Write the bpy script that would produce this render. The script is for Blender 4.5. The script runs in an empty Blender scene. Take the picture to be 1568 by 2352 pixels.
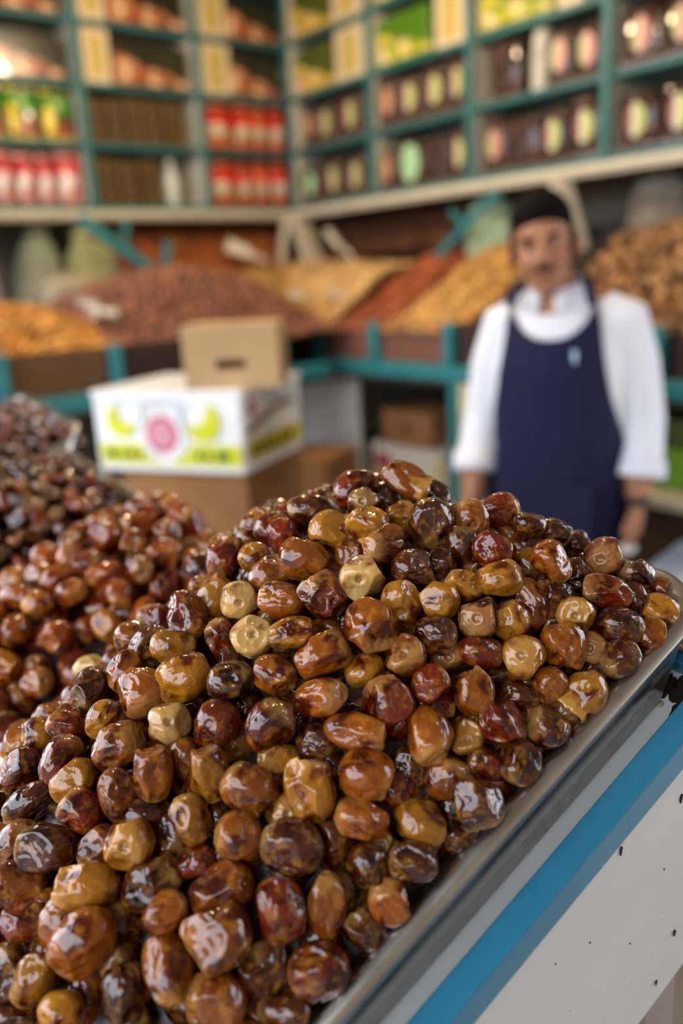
import bpy, bmesh, math, random
import numpy as np
from mathutils import Vector, Matrix, Quaternion, noise as mnoise

random.seed(7)
rng = np.random.default_rng(11)
scene = bpy.context.scene
COL = scene.collection

# ------------------------------------------------------------------ camera
CAM_H = 1.55
PITCH, ROLL = math.radians(15.6), math.radians(3.1)
f0 = Vector((0, math.cos(PITCH), -math.sin(PITCH)))
u0 = Vector((0, math.sin(PITCH), math.cos(PITCH)))
r0 = Vector((1, 0, 0))
cup = math.cos(ROLL) * u0 + math.sin(ROLL) * r0
crt = math.cos(ROLL) * r0 - math.sin(ROLL) * u0
cd = bpy.data.cameras.new('camera')
cam = bpy.data.objects.new('camera', cd)
COL.objects.link(cam)
cam.matrix_world = Matrix(((crt.x, cup.x, -f0.x, 0), (crt.y, cup.y, -f0.y, 0), (crt.z, cup.z, -f0.z, CAM_H), (0, 0, 0, 1)))
cd.sensor_fit = 'VERTICAL'
cd.sensor_height = 36.0
cd.sensor_width = 24.0
cd.lens = 36.0 * 1950 / 2352
cd.clip_start = 0.05
cd.clip_end = 200
cd.dof.use_dof = True
cd.dof.focus_distance = 0.60
cd.dof.aperture_fstop = 2.25
scene.camera = cam
scene.cycles.max_bounces = 6
scene.cycles.diffuse_bounces = 3
scene.cycles.glossy_bounces = 3
scene.cycles.caustics_reflective = False
scene.cycles.caustics_refractive = False

# ------------------------------------------------------------------ world, sun, exposure
wd = bpy.data.worlds.new('sky')
scene.world = wd
wd.use_nodes = True
bg = wd.node_tree.nodes['Background']
bg.inputs['Color'].default_value = (0.84, 0.89, 1.0, 1)
bg.inputs['Strength'].default_value = 6.0
vs = scene.view_settings
vs.view_transform = 'Standard'
vs.look = 'None'
vs.exposure = 0.12
vs.gamma = 1.0
vs.use_curve_mapping = False

# ------------------------------------------------------------------ node helpers
def L3(c):
    if isinstance(c, str):
        c = tuple(int(c[i:i + 2], 16) / 255 for i in (0, 2, 4))
    return tuple(x / 12.92 if x <= .04045 else ((x + .055) / 1.055) ** 2.4 for x in c)

class Mat:
    def __init__(s, name, rough=.5, spec=.5, metal=0., coat=0., coat_r=.05, sss=0.):
        s.m = bpy.data.materials.new(name)
        s.m.use_nodes = True
        s.nt = s.m.node_tree
        s.b = s.nt.nodes['Principled BSDF']
        s.set('Roughness', rough); s.set('Specular IOR Level', spec); s.set('Metallic', metal)
        s.set('Coat Weight', coat); s.set('Coat Roughness', coat_r)
        if sss:
            s.set('Subsurface Weight', sss); s.set('Subsurface Radius', (1.0, .4, .15)); s.set('Subsurface Scale', .006)
        s._tc = None
    def n(s, t): return s.nt.nodes.new(t)
    def ln(s, a, b): s.nt.links.new(a, b)
    def set(s, k, v):
        if hasattr(v, 'is_output') or isinstance(v, bpy.types.NodeSocket): s.ln(v, s.b.inputs[k])
        else: s.b.inputs[k].default_value = v
    def tc(s, which):
        if s._tc is None: s._tc = s.n('ShaderNodeTexCoord')
        return s._tc.outputs[which]
    def inp(s, sock, v):
        if isinstance(v, bpy.types.NodeSocket): s.ln(v, sock)
        else: sock.default_value = v
    def math(s, op, a, b=0., c=0., clamp=False):
        m = s.n('ShaderNodeMath'); m.operation = op; m.use_clamp = clamp
        s.inp(m.inputs[0], a); s.inp(m.inputs[1], b); s.inp(m.inputs[2], c)
        return m.outputs[0]
    def xyz(s, v):
        m = s.n('ShaderNodeSeparateXYZ'); s.ln(v, m.inputs[0]); return m.outputs
    def noise(s, v, scale, detail=2., rough=.5, dist=0., dim='3D', w=None):
        m = s.n('ShaderNodeTexNoise')
        if w is not None:
            m.noise_dimensions = '4D'; s.inp(m.inputs['W'], w)
        s.ln(v, m.inputs['Vector']); m.inputs['Scale'].default_value = scale; m.inputs['Detail'].default_value = detail
        m.inputs['Roughness'].default_value = rough; m.inputs['Distortion'].default_value = dist
        return m.outputs['Fac']
    def voro(s, v, scale, feat='F1', out='Distance'):
        m = s.n('ShaderNodeTexVoronoi'); m.feature = feat; s.ln(v, m.inputs['Vector']); m.inputs['Scale'].default_value = scale
        return m.outputs[out]
    def ramp(s, fac, stops, interp='LINEAR'):
        m = s.n('ShaderNodeValToRGB'); m.color_ramp.interpolation = interp
        e = m.color_ramp.elements
        while len(e) < len(stops): e.new(.5)
        for el, (p, c) in zip(e, stops):
            el.position = p
            if not isinstance(c, (int, float)): el.color = (*L3(c), 1)
            else: el.color = (c, c, c, 1)
        s.ln(fac, m.inputs[0]); return m.outputs[0]
    def mix(s, fac, a, b, mode='MIX'):
        m = s.n('ShaderNodeMix'); m.data_type = 'RGBA'; m.blend_type = mode
        s.inp(m.inputs['Factor'], fac)
        for k, v in ((6, a), (7, b)):
            if isinstance(v, bpy.types.NodeSocket): s.ln(v, m.inputs[k])
            else: m.inputs[k].default_value = (*L3(v), 1)
        return m.outputs[2]
    def smooth(s, v, lo, hi):
        m = s.n('ShaderNodeMapRange'); m.interpolation_type = 'SMOOTHSTEP'
        s.inp(m.inputs[0], v); m.inputs[1].default_value = lo; m.inputs[2].default_value = hi
        return m.outputs[0]
    def bump(s, h, strength=.3, dist=.002):
        m = s.n('ShaderNodeBump'); m.inputs['Strength'].default_value = strength; m.inputs['Distance'].default_value = dist
        s.ln(h, m.inputs['Height']); s.ln(m.outputs[0], s.b.inputs['Normal']); return m
    def ell(s, g, cx, cz, rx, rz, soft=.15):
        o = s.xyz(g)
        a = s.math('POWER', s.math('ABSOLUTE', s.math('DIVIDE', s.math('SUBTRACT', o[0], cx), rx)), 2.)
        b = s.math('POWER', s.math('ABSOLUTE', s.math('DIVIDE', s.math('SUBTRACT', o[2], cz), rz)), 2.)
        return s.smooth(s.math('ADD', a, b), 1 + soft, 1 - soft)

def plain(name, col, rough=.5, spec=.4, metal=0., var=.12, scale=12., coat=0., bump=0.):
    m = Mat(name, rough, spec, metal, coat)
    c = L3(col)
    ns = m.noise(m.tc('Object'), scale, 4.)
    f = m.smooth(ns, .3, .7)
    lo = tuple(max(0, x * (1 - var)) for x in c); hi = tuple(min(1, x * (1 + var)) for x in c)
    mm = m.n('ShaderNodeMix'); mm.data_type = 'RGBA'
    m.ln(f, mm.inputs['Factor']); mm.inputs[6].default_value = (*lo, 1); mm.inputs[7].default_value = (*hi, 1)
    m.set('Base Color', mm.outputs[2])
    if bump: m.bump(ns, bump, .003)
    return m.m

# ------------------------------------------------------------------ mesh helpers
class MB:
    """collects shapes, links them as one mesh object"""
    def __init__(s): s.bm = bmesh.new()
    def box(s, x0, x1, y0, y1, z0, z1, bev=0., seg=2, M=None):
        r = bmesh.ops.create_cube(s.bm, size=1.0)
        vs_ = r['verts']
        bmesh.ops.scale(s.bm, vec=(abs(x1 - x0), abs(y1 - y0), abs(z1 - z0)), verts=vs_)
        bmesh.ops.translate(s.bm, vec=((x0 + x1) / 2, (y0 + y1) / 2, (z0 + z1) / 2), verts=vs_)
        if bev:
            ed = list({e for v in vs_ for e in v.link_edges})
            rr = bmesh.ops.bevel(s.bm, geom=ed, offset=bev, segments=seg, affect='EDGES', profile=.5)
            vs_ = list({v for v in rr['verts']} | {v for v in vs_ if v.is_valid})
        if M is not None: bmesh.ops.transform(s.bm, matrix=M, verts=[v for v in vs_ if v.is_valid])
        return s
    def loft(s, rings, cap=True):
        R = [[s.bm.verts.new(p) for p in r] for r in rings]
        k = len(R[0])
        for a, b in zip(R, R[1:]):
            for i in range(k):
                s.bm.faces.new((a[i], a[(i + 1) % k], b[(i + 1) % k], b[i]))
        if cap:
            s.bm.faces.new(list(reversed(R[0]))); s.bm.faces.new(R[-1])
        return s
    def tube(s, pts, rad, k=10, cap=True, flat=1.0):
        pts = [Vector(p) for p in pts]
        rad = rad if isinstance(rad, (list, tuple)) else [rad] * len(pts)
        rings = []
        t = (pts[1] - pts[0]).normalized()
        ref = Vector((0, 0, 1)) if abs(t.z) < .9 else Vector((1, 0, 0))
        x = t.cross(ref).normalized()
        for i, p in enumerate(pts):
            a = pts[min(i + 1, len(pts) - 1)] - pts[max(i - 1, 0)]
            t = a.normalized()
            x = (x - t * x.dot(t)).normalized(); y = t.cross(x)
            rings.append([p + (x * math.cos(q) + y * math.sin(q) * flat) * rad[i] for q in [2 * math.pi * j / k for j in range(k)]])
        return s.loft(rings, cap)
    def lathe(s, prof, k=20, M=None):
        rings = [[Vector((r * math.cos(2 * math.pi * j / k), r * math.sin(2 * math.pi * j / k), z)) for j in range(k)] for r, z in prof]
        if M is not None: rings = [[M @ p for p in r] for r in rings]
        return s.loft(rings)
    def sph(s, c, rx, ry=None, rz=None, sub=3, M=None):
        r = bmesh.ops.create_icosphere(s.bm, subdivisions=sub, radius=1.0)
        bmesh.ops.scale(s.bm, vec=(rx, ry or rx, rz or rx), verts=r['verts'])
        if M is not None: bmesh.ops.transform(s.bm, matrix=M, verts=r['verts'])
        bmesh.ops.translate(s.bm, vec=c, verts=r['verts'])
        return s
    def prism(s, outline, y0, y1):
        """outline in x,z extruded along y"""
        return s.loft([[Vector((x, y0, z)) for x, z in outline], [Vector((x, y1, z)) for x, z in outline]])
    def mesh(s, name, smooth=False):
        bmesh.ops.recalc_face_normals(s.bm, faces=s.bm.faces)
        me = bpy.data.meshes.new(name)
        s.bm.to_mesh(me); s.bm.free()
        if smooth: me.shade_smooth()
        return me
    def build(s, name, mat, parent=None, smooth=False):
        return link(name, s.mesh(name, smooth), mat, parent)

def link(name, me, mat, parent=None):
    if mat is not None and not me.materials: me.materials.append(mat)
    o = bpy.data.objects.new(name, me)
    COL.objects.link(o)
    if parent is not None: o.parent = parent
    return o

def tag(o, label=None, cat=None, group=None, kind=None):
    if label: o['label'] = label
    if cat: o['category'] = cat
    if group: o['group'] = group
    if kind: o['kind'] = kind
    return o

def empty(name, M):
    o = bpy.data.objects.new(name, None)
    o.empty_display_size = .05
    COL.objects.link(o)
    o.matrix_world = M
    return o

# the shop's corner frame: +X out from the right-hand wall, +Y out from the left-hand wall
CC = Vector((-0.17533616, 4.59665718, 0))
ANG = math.atan2(-0.61014516, -0.79228964)
def RM(x, y, z=0., rot=0.):
    return Matrix.Translation(CC) @ Matrix.Rotation(ANG, 4, 'Z') @ Matrix.Translation((x, y, z)) @ Matrix.Rotation(rot, 4, 'Z')
ROOM = RM(0, 0, 0)

# ------------------------------------------------------------------ shared materials
teal = plain('teal_paint', '2f7f86', .38, .45, var=.1, scale=9, bump=.05)
teal_dark = plain('teal_shelf_paint', '2b6a6c', .45, .4, var=.1, scale=9)
cream_paint = plain('cream_paint', 'cfc7b0', .5, .4, var=.06)
pale_panel = plain('pale_panel', 'd6d4c6', .6, .3, var=.08)
plaster = plain('plaster', '6d655a', .85, .2, var=.12, scale=3)
kraft = plain('kraft_card', 'c2a176', .8, .2, var=.07, scale=6)
kraft_dark = plain('kraft_card_brown', '9a6f47', .8, .2, var=.1, scale=6)
dark_hole = plain('box_inside', '7a4420', .9, .1)
white_card = plain('white_card', 'eceae4', .55, .35, var=.03)

# ------------------------------------------------------------------ setting
def struct(name, mb, mat, label, M=ROOM, cat=None):
    o = mb.build(name, mat); o.matrix_world = M
    return tag(o, label, cat, kind='structure')
floor_m = Mat('floor_tiles', .55, .4)
fn = floor_m.noise(floor_m.tc('Object'), 2.5, 5.)
floor_m.set('Base Color', floor_m.ramp(fn, [(.3, '6f6a64'), (.7, '8a837a')]))
struct('floor', MB().box(-.6, 14, -8, 12, -.1, 0), floor_m.m, 'grey-brown worn floor of the shop and street')
struct('wall_left', MB().box(-.4, 3.2, -.42, -.32, 0, 3.3), plaster, 'plastered wall behind the shelf with pouches and gift boxes')
struct('wall_right', MB().box(-.42, -.32, -.42, 3.6, 0, 3.3), plaster, 'plastered wall behind the shelf with date cartons')
struct('ceiling', MB().box(-.42, 4.3, -.42, 6.6, 3.1, 3.16), plain('ceiling_paint', '8b8072', .8, .2), 'plain ceiling over the shop, carried outward unseen to block high sky')  # reach past the shop is set to cut off high sky
struct('wall_sky_blocker', MB().box(11.5, 11.7, -6, 12, 0, 2.4).box(-2, 7.5, 6.7, 6.9, 0, 3.6), plain('blocker_plaster', '8a7a64', .9, .2, var=.2, scale=1.5), 'added unseen tan walls that limit the sky light on the stall')  # added out of view to limit the sky that lights the dates
# ------------------------------------------------------------------ wall shelves
ZB = [2.64, 2.395, 2.155, 1.90]                 # shelf surfaces, top to bottom
def shelf_unit(name, M, label, length, posts, x_first):
    """local: front faces +Y at y=0, width along X from x_first to length"""
    t = empty(name, M)
    for z in (2.88, *ZB):
        MB().box(x_first, length, -.30, 0, z - .022, z, .003).build('shelf_board', teal_dark, t)
    for p in posts:
        u = MB().box(p - .017, p + .017, -.002, .012, 1.87, 3.05, .003).build('upright', teal_dark, t)
        MB().box(p - .012, p + .012, -.30, -.003, 1.90, 3.05).build('side_panel', pale_panel, u)
    MB().box(x_first, length, -.315, -.302, 1.87, 3.05).build('back_board', pale_panel, t)
    r = MB().box(x_first + .02, length, -.02, .022, 1.835, 1.876, .006).build('rail', cream_paint, t)
    MB().box(x_first + .02, length, .023, .03, 1.848, 1.862, .002).build('rail_bead', cream_paint, r)
    return tag(t, label, 'shelf')
ML = RM(0, 0, 0)                                 # left-hand wall, local X = room X
MR = RM(0, 0, 0, -math.pi / 2)                   # right-hand wall, local X = -room Y
shelf_unit('wall_shelf', ML, 'teal wall shelf with foil pouches and picture gift boxes', 2.3, [-.28, .475, 1.05, 1.63, 2.2], -.3)
t = empty('wall_shelf', MR)
for z in (2.88, *ZB):
    MB().box(-2.75, 0, -.30, 0, z - .022, z, .003).build('shelf_board', teal_dark, t)
for p in (.04, .655, 1.25, 1.87, 2.47):
    u = MB().box(-p - .017, -p + .017, -.002, .012, 1.87, 3.05, .003).build('upright', teal_dark, t)
    MB().box(-p - .012, -p + .012, -.30, -.003, 1.90, 3.05).build('side_panel', pale_panel, u)
MB().box(-2.75, 0, -.315, -.302, 1.87, 3.05).build('back_board', pale_panel, t)
r = MB().box(-2.75, -.02, -.02, .022, 1.835, 1.876, .006).build('rail', cream_paint, t)
MB().box(-2.75, -.02, .023, .03, 1.848, 1.862, .002).build('rail_bead', cream_paint, r)
tag(t, 'teal wall shelf with rows of date cartons above the man', 'shelf')

# ------------------------------------------------------------------ packaging prints
def pr_picture(name, top, a, b, edge, side):
    m = Mat(name, .25, .5, coat=.4)
    g = m.tc('Generated'); o = m.xyz(g)
    vo = m.voro(m.tc('Object'), 22, out='Color')
    vf = m.xyz(vo)[0]
    dates = m.ramp(vf, [(.1, a), (.75, b), (.95, 'f0d8b0')])
    slope = m.math('ADD', o[2], m.math('MULTIPLY', o[0], side * .55))
    wob = m.math('ADD', slope, m.math('MULTIPLY', m.noise(g, 3.), .35))
    msk = m.smooth(wob, .42, .28)
    c = m.mix(msk, top, dates)
    c = m.mix(m.smooth(m.noise(g, 6., 3.), .62, .7), c, edge)
    c = m.mix(m.smooth(o[2], .1, .06), c, edge)
    m.set('Base Color', c); return m.m
PIC = pr_picture('print_dates_photo', '2a2a1c', '8a4428', 'd89468', '5c2b1c', -1)
YPIC = pr_picture('print_yellow_photo', '4d5a1e', 'c9a02a', 'e0c040', '8a6a20', -1)
GPIC = pr_picture('print_green_photo', '4f7a1c', '9aa52a', 'd8c84a', '3e6618', -1)

def pr_bands(name, stops, rough=.3, ells=()):
    m = Mat(name, rough, .5, coat=.3)
    g = m.tc('Generated'); o = m.xyz(g)
    z = m.math('ADD', o[2], m.math('MULTIPLY', m.math('SUBTRACT', m.noise(g, 5.), .5), .16))
    c = m.ramp(z, stops)
    for cx, cz, rx, rz, col in ells:
        c = m.mix(m.ell(g, cx, cz, rx, rz), c, col)
    m.bump(m.noise(m.tc('Object'), 30, 3), .2, .004)
    m.set('Base Color', c); return m.m
GREEN = pr_bands('print_green_pouch', [(0, 'd8c86a'), (.1, 'c9b55a'), (.14, '8c3328'), (.3, '9a4a2a'), (.36, '5a4420'), (.55, '4a4a1c'), (.62, '3f8a2c'), (.85, '4aa035'), (1, '2f6a30')],
                 ells=[(.82, .45, .17, .32, 'e8d020'), (.5, .78, .12, .1, 'c8d8a0')])
RED = pr_bands('print_red_pouch', [(0, 'b04a30'), (.2, 'c86038'), (.32, '9a7a3a'), (.42, 'a09068'), (.55, 'c02018'), (.8, 'd81c14'), (.93, 'a01010'), (1, '7a1010')],
               ells=[(.55, .48, .26, .16, 'd8d0c4'), (.5, .74, .3, .1, 'e8502c')])
REDO = pr_bands('print_orange_red_pouch', [(0, 'b8482a'), (.22, 'c0502c'), (.35, '8a7034'), (.48, 'a08a60'), (.6, 'd83a14'), (.85, 'e04418'), (1, '8a2210')],
                ells=[(.5, .47, .26, .16, 'd0c8b4'), (.55, .75, .3, .1, 'f07038')])
TUB = pr_bands('print_rose_pouch', [(0, 'c08078'), (.15, 'd49a90'), (.32, 'e0b8b0'), (.5, 'b8a8a0'), (.62, 'd06068'), (.82, 'c8283a'), (1, '9a1828')],
               ells=[(.6, .45, .26, .2, 'ece4e0'), (.35, .3, .2, .12, 'a83838')])
def pr_gold(name):
    m = Mat(name, .35, .5)
    g = m.tc('Generated')
    w = m.n('ShaderNodeTexWave'); w.wave_type = 'BANDS'; w.bands_direction = 'X'
    m.ln(g, w.inputs['Vector']); w.inputs['Scale'].default_value = 2.2; w.inputs['Distortion'].default_value = 6; w.inputs['Detail'].default_value = 3; w.inputs['Detail Scale'].default_value = 2.5
    c = m.mix(m.smooth(w.outputs['Fac'], .72, .9), '2b1f16', '8a6a2c')
    m.set('Base Color', c); return m.m
DARKP = pr_gold('print_dark_gold_script')
def pr_cream(name):
    m = Mat(name, .45, .4)
    g = m.tc('Generated'); o = m.xyz(g)
    lines = m.math('SINE', m.math('MULTIPLY', o[2], 90.))
    inner = m.mix(m.smooth(m.math('ADD', lines, m.math('MULTIPLY', m.noise(g, 14.), 1.4)), .9, 1.3), 'd6c274', '9a8436')
    ax = m.math('ABSOLUTE', m.math('SUBTRACT', o[0], .5)); az = m.math('ABSOLUTE', m.math('SUBTRACT', o[2], .5))
    msk = m.math('MULTIPLY', m.smooth(ax, .3, .26), m.smooth(az, .4, .37))
    m.set('Base Color', m.mix(msk, 'd9c9aa', inner)); return m.m
CREAMP = pr_cream('print_cream_box')
def pr_carton(name):
    m = Mat(name, .12, .6, coat=.7)
    v = m.tc('Object')
    d = m.voro(v, 42); col = m.xyz(m.voro(v, 42, out='Color'))[0]
    m.set('Base Color', m.ramp(col, [(.1, '1d0f0a'), (.6, '3a1c10'), (.95, '5a2f18')]))
    m.bump(m.math('MULTIPLY', d, -1.), 1.0, .02); return m.m
CARTON = pr_carton('dates_under_clear_film')
LIP = plain('clear_tray_lip', '6e4a30', .15, .6, coat=.6)
def pr_label(name, a, b, c):
    m = Mat(name, .35, .5)
    g = m.tc('Generated'); o = m.xyz(g)
    x = m.math('ADD', o[0], m.math('MULTIPLY', m.noise(g, 4.), .15))
    m.set('Base Color', m.ramp(x, [(0, a), (.45, a), (.6, b), (.72, b), (.8, c)])); return m.m
LAB = {'date': pr_label('label_yellow_green', 'b8c060', 'd8d8c0', '9a5a48'), 'pink': pr_label('label_pink', 'c08070', 'd0b0a0', '9aa058'),
       'tan': pr_label('label_tan', 'c89870', 'c89068', 'b07850'), 'mint': pr_label('label_mint', 'a8d8a8', 'b0dcb0', '98c898')}
LAB['mintbig'] = LAB['mint']

# ------------------------------------------------------------------ packages
def rrect(w, d, r, k=4):
    pts = []
    for cx, cy, a0 in ((w / 2 - r, d / 2 - r, 0), (-w / 2 + r, d / 2 - r, 90), (-w / 2 + r, -d / 2 + r, 180), (w / 2 - r, -d / 2 + r, 270)):
        for j in range(k + 1):
            a = math.radians(a0 + 90 * j / k); pts.append((cx + r * math.cos(a), cy + r * math.sin(a)))
    return pts
def make_pouch(M, name, w, h, d, mat, label, cat, group):
    t = empty(name, M)
    rings = []
    for f, wf, df in ((0, .9, .8), (.03, .97, .95), (.2, 1, 1.), (.5, .99, .95), (.72, .97, .7), (.86, .98, .32), (.9, .985, .1)):
        rings.append([Vector((x, y, f * h)) for x, y in rrect(w * wf, d * df, min(w * wf, d * df) * .45)])
    MB().loft(rings).build('pouch_body', mat, t, True)
    MB().box(-w * .49, w * .49, -.004, .004, h * .895, h, .002).build('top_seal', mat, t)
    return tag(t, label, cat, group)
def make_box(M, name, w, h, d, mat, label, group, cat='box', flap=True):
    t = empty(name, M)
    MB().box(-w / 2, w / 2, -d / 2, d / 2, 0, h, .004).build('carton', mat, t)
    if flap: MB().box(-w * .46, w * .46, -d * .46, d * .46, h, h + .003, .001).build('lid_flap', mat, t)
    return tag(t, label, cat, group)
def make_carton(M, w, h, d, kind, label, group):
    t = empty('date_carton', M)
    MB().box(-w / 2, w / 2, -d / 2, d / 2, .012, h, .012, 3).build('film_tray', CARTON, t, True)
    MB().box(-w / 2 - .003, w / 2 + .003, -d / 2, d / 2 + .008, 0, .014, .004).build('tray_lip', LIP, t)
    if kind in LAB:
        rx, rz = (min(.055, w * .36), .075) if kind == 'mintbig' else (min(.036, w * .3), .052)
        c = h * .52
        out = [(rx * math.cos(a), c + rz * math.sin(a)) for a in [2 * math.pi * j / 28 for j in range(28)]]
        MB().prism(out, d / 2 + .001, d / 2 + .004).build('oval_label', LAB[kind], t)
    return tag(t, label, 'box', group)
PK_L = {3: [('tub', 1.456, 1.367), ('tub', 1.367, 1.271), ('tub', 1.271, 1.184), ('tub', 1.188, 1.071), ('dark', 1.02, 0.91), ('dark', 0.906, 0.815), ('dark', 0.81, 0.701), ('bottle', 0.672, 0.592), ('red', 0.448, 0.285), ('red', 0.279, 0.185), ('red', 0.18, 0.08), ('red', 0.075, -0.036)], 2: [('green', 1.523, 1.371), ('green', 1.367, 1.225), ('green', 1.222, 1.075), ('dark', 1.027, 0.94), ('dark', 0.936, 0.852), ('dark', 0.848, 0.76), ('dark', 0.757, 0.66), ('dark', 0.656, 0.558), ('red', 0.45, 0.283), ('red', 0.278, 0.17), ('red', 0.165, 0.074), ('red', 0.069, -0.027)], 1: [('pic', 1.453, 1.107), ('cream', 1.025, 0.893), ('pic', 0.881, 0.511), ('cream', 0.45, 0.29), ('pic', 0.28, -0.003)], 0: [('pic', 1.469, 1.103), ('cream', 1.025, 0.89), ('pic', 0.88, 0.51), ('cream', 0.45, 0.295), ('pic', 0.284, -0.012)]}
PK_R = {3: [('mint', 0.087, 0.255), ('date', 0.269, 0.422), ('date', 0.429, 0.604), ('tan', 0.69, 0.783), ('mintbig', 0.789, 0.992), ('plain', 1.003, 1.12), ('date', 1.125, 1.225), ('pink', 1.297, 1.422), ('plain', 1.427, 1.579), ('date', 1.583, 1.7), ('date', 1.706, 1.84), ('date', 1.907, 2.059), ('date', 2.066, 2.205)], 2: [('tan', 0.123, 0.23), ('date', 0.237, 0.381), ('date', 0.387, 0.603), ('tan', 0.69, 0.813), ('date', 0.819, 0.962), ('date', 0.967, 1.114), ('date', 1.119, 1.225), ('plain', 1.336, 1.486), ('cup', 1.5, 1.594), ('pink', 1.602, 1.719), ('pink', 1.723, 1.84), ('pink', 1.91, 2.062), ('pink', 2.065, 2.204)], 1: [('ypic', 0.09, 0.382), ('cream', 0.395, 0.62), ('gpic', 0.687, 1.027), ('cream', 1.045, 1.221), ('gpic', 1.285, 1.629), ('cream', 1.644, 1.753), ('gpic', 1.9, 2.12)], 0: [('ypic', 0.08, 0.375), ('cream', 0.388, 0.611), ('gpic', 0.687, 1.034), ('cream', 1.051, 1.212)]}
ORDN = ['first', 'second', 'third', 'fourth', 'fifth', 'sixth', 'seventh', 'eighth', 'ninth', 'tenth', 'eleventh', 'twelfth', 'thirteenth']
ROWN = ['topmost row', 'second row down', 'third row down', 'bottom row']
NICE = {'tub': ('rose and white upright pouch', 'rose_pouch', 'pouch'), 'dark': ('dark brown box with gold script', 'gold_script_box', 'box'), 'red': ('red foil pouch', 'red_pouch', 'pouch'),
        'green': ('green and yellow foil pouch', 'green_pouch', 'pouch'), 'pic': ('brown picture gift box', 'picture_gift_box', 'box'), 'cream': ('cream box with yellow panel', 'cream_box', 'box'),
        'ypic': ('yellow gift box with picture', 'yellow_gift_box', 'box'), 'gpic': ('green-yellow gift box with picture', 'green_gift_box', 'box')}
MATS = {'tub': TUB, 'dark': DARKP, 'red': RED, 'green': GREEN, 'pic': PIC, 'cream': CREAMP, 'ypic': YPIC, 'gpic': GPIC}
def bottle(M, label):
    t = empty('bottle', M)
    bm_ = plain('white_plastic', 'd8dcdc', .3, .5, var=.03)
    MB().lathe([(.03, 0), (.034, .006), (.034, .12), (.03, .145), (.014, .165), (.014, .18)]).build('bottle_body', bm_, t, True)
    MB().lathe([(.017, .178), (.017, .2), (.012, .203)]).build('cap', bm_, t, True)
    tag(t, label, 'bottle')
def cup_stack(M, label):
    t = empty('cup_stack', M)
    cm = plain('paper_cup_white', 'd2d0c4', .5, .4, var=.03)
    for i in range(5):
        z = i * .028
        MB().lathe([(.044 , z), (.033, z + .09), (.030, z + .092)] if i == 4 else [(.044, z), (.040, z + .03)]).build('cup', cm, t, True)
    tag(t, label, 'cups')
for row, items in PK_L.items():
    cnt = {}
    tot = {}
    for k, a, b in items: tot[k] = tot.get(k, 0) + 1
    for k, a, b in reversed(items):                       # from the corner outwards
        cnt[k] = cnt.get(k, 0) + 1
        w = abs(a - b) - .008; x = (a + b) / 2; z = ZB[row]
        if k == 'bottle':
            bottle(RM(x, -.06, z), 'white plastic bottle beside the dark gold-script boxes on the lowest shelf'); continue
        nm, on, cat = NICE[k]
        od = f', {ORDN[cnt[k] - 1]} from the corner' if tot[k] > 1 else ''
        lab = f'{nm}, {ROWN[row]} of left-wall shelf{od}'
        grp = f'{nm}s on the shelf'
        if cat == 'pouch':
            make_pouch(RM(x, -.06 + random.uniform(-.01, .01), z, random.uniform(-.12, .12)), on, w * .97, random.uniform(.205, .218), .07, RED if k == 'red' and (a > .25 or cnt[k] % 2) else (REDO if k == 'red' else MATS[k]), lab, cat, grp)
        elif k == 'dark':
            make_box(RM(x, -.085, z, random.uniform(-.05, .05)), on, w, random.uniform(.18, .195), .13, DARKP, lab, grp)
        elif k == 'cream':
            make_box(RM(x, -.075, z, random.uniform(-.04, .04)), on, w, .212, .14, CREAMP, lab, grp)
        else:
            make_box(RM(x, -.12, z, random.uniform(-.03, .03)), on, w, random.uniform(.165, .185), .2, MATS[k], lab, grp)
for row, items in PK_R.items():
    cnt, tot = {}, {}
    cn = lambda k: 'carton' if k in ('date', 'pink', 'tan', 'mint', 'mintbig', 'plain') else k
    for k, a, b in items: tot[cn(k)] = tot.get(cn(k), 0) + 1
    for k, a, b in items:
        c = cn(k); cnt[c] = cnt.get(c, 0) + 1
        w = abs(a - b) - .008; y = (a + b) / 2; z = ZB[row]
        od = f', {ORDN[cnt[c] - 1]} from the corner' if tot[c] > 1 else ''
        if k == 'cup':
            cup_stack(RM(-.07, y, z, -math.pi / 2), 'stack of white paper cups between date cartons on the right-wall shelf'); continue
        if c == 'carton':
            kn = {'date': 'with yellow-green oval label', 'pink': 'with pinkish oval label', 'tan': 'with tan oval label', 'mint': 'with mint oval label', 'mintbig': 'with large mint oval label', 'plain': 'without label'}[k]
            make_carton(RM(-.085, y, z, -math.pi / 2 + random.uniform(-.04, .04)), w, random.uniform(.17, .2), .15, k, f'dark date carton {kn}, {ROWN[row]}{od}', 'date cartons on the right-wall shelf')
        else:
            nm, on, cat = NICE[k]
            make_box(RM(-.09, y, z, -math.pi / 2 + random.uniform(-.04, .04)), on, w, .212 if k == 'cream' else random.uniform(.18, .2), .15, MATS[k], f'{nm}, {ROWN[row]} of right-wall shelf{od}', f'{nm}es on the right-wall shelf')
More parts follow.
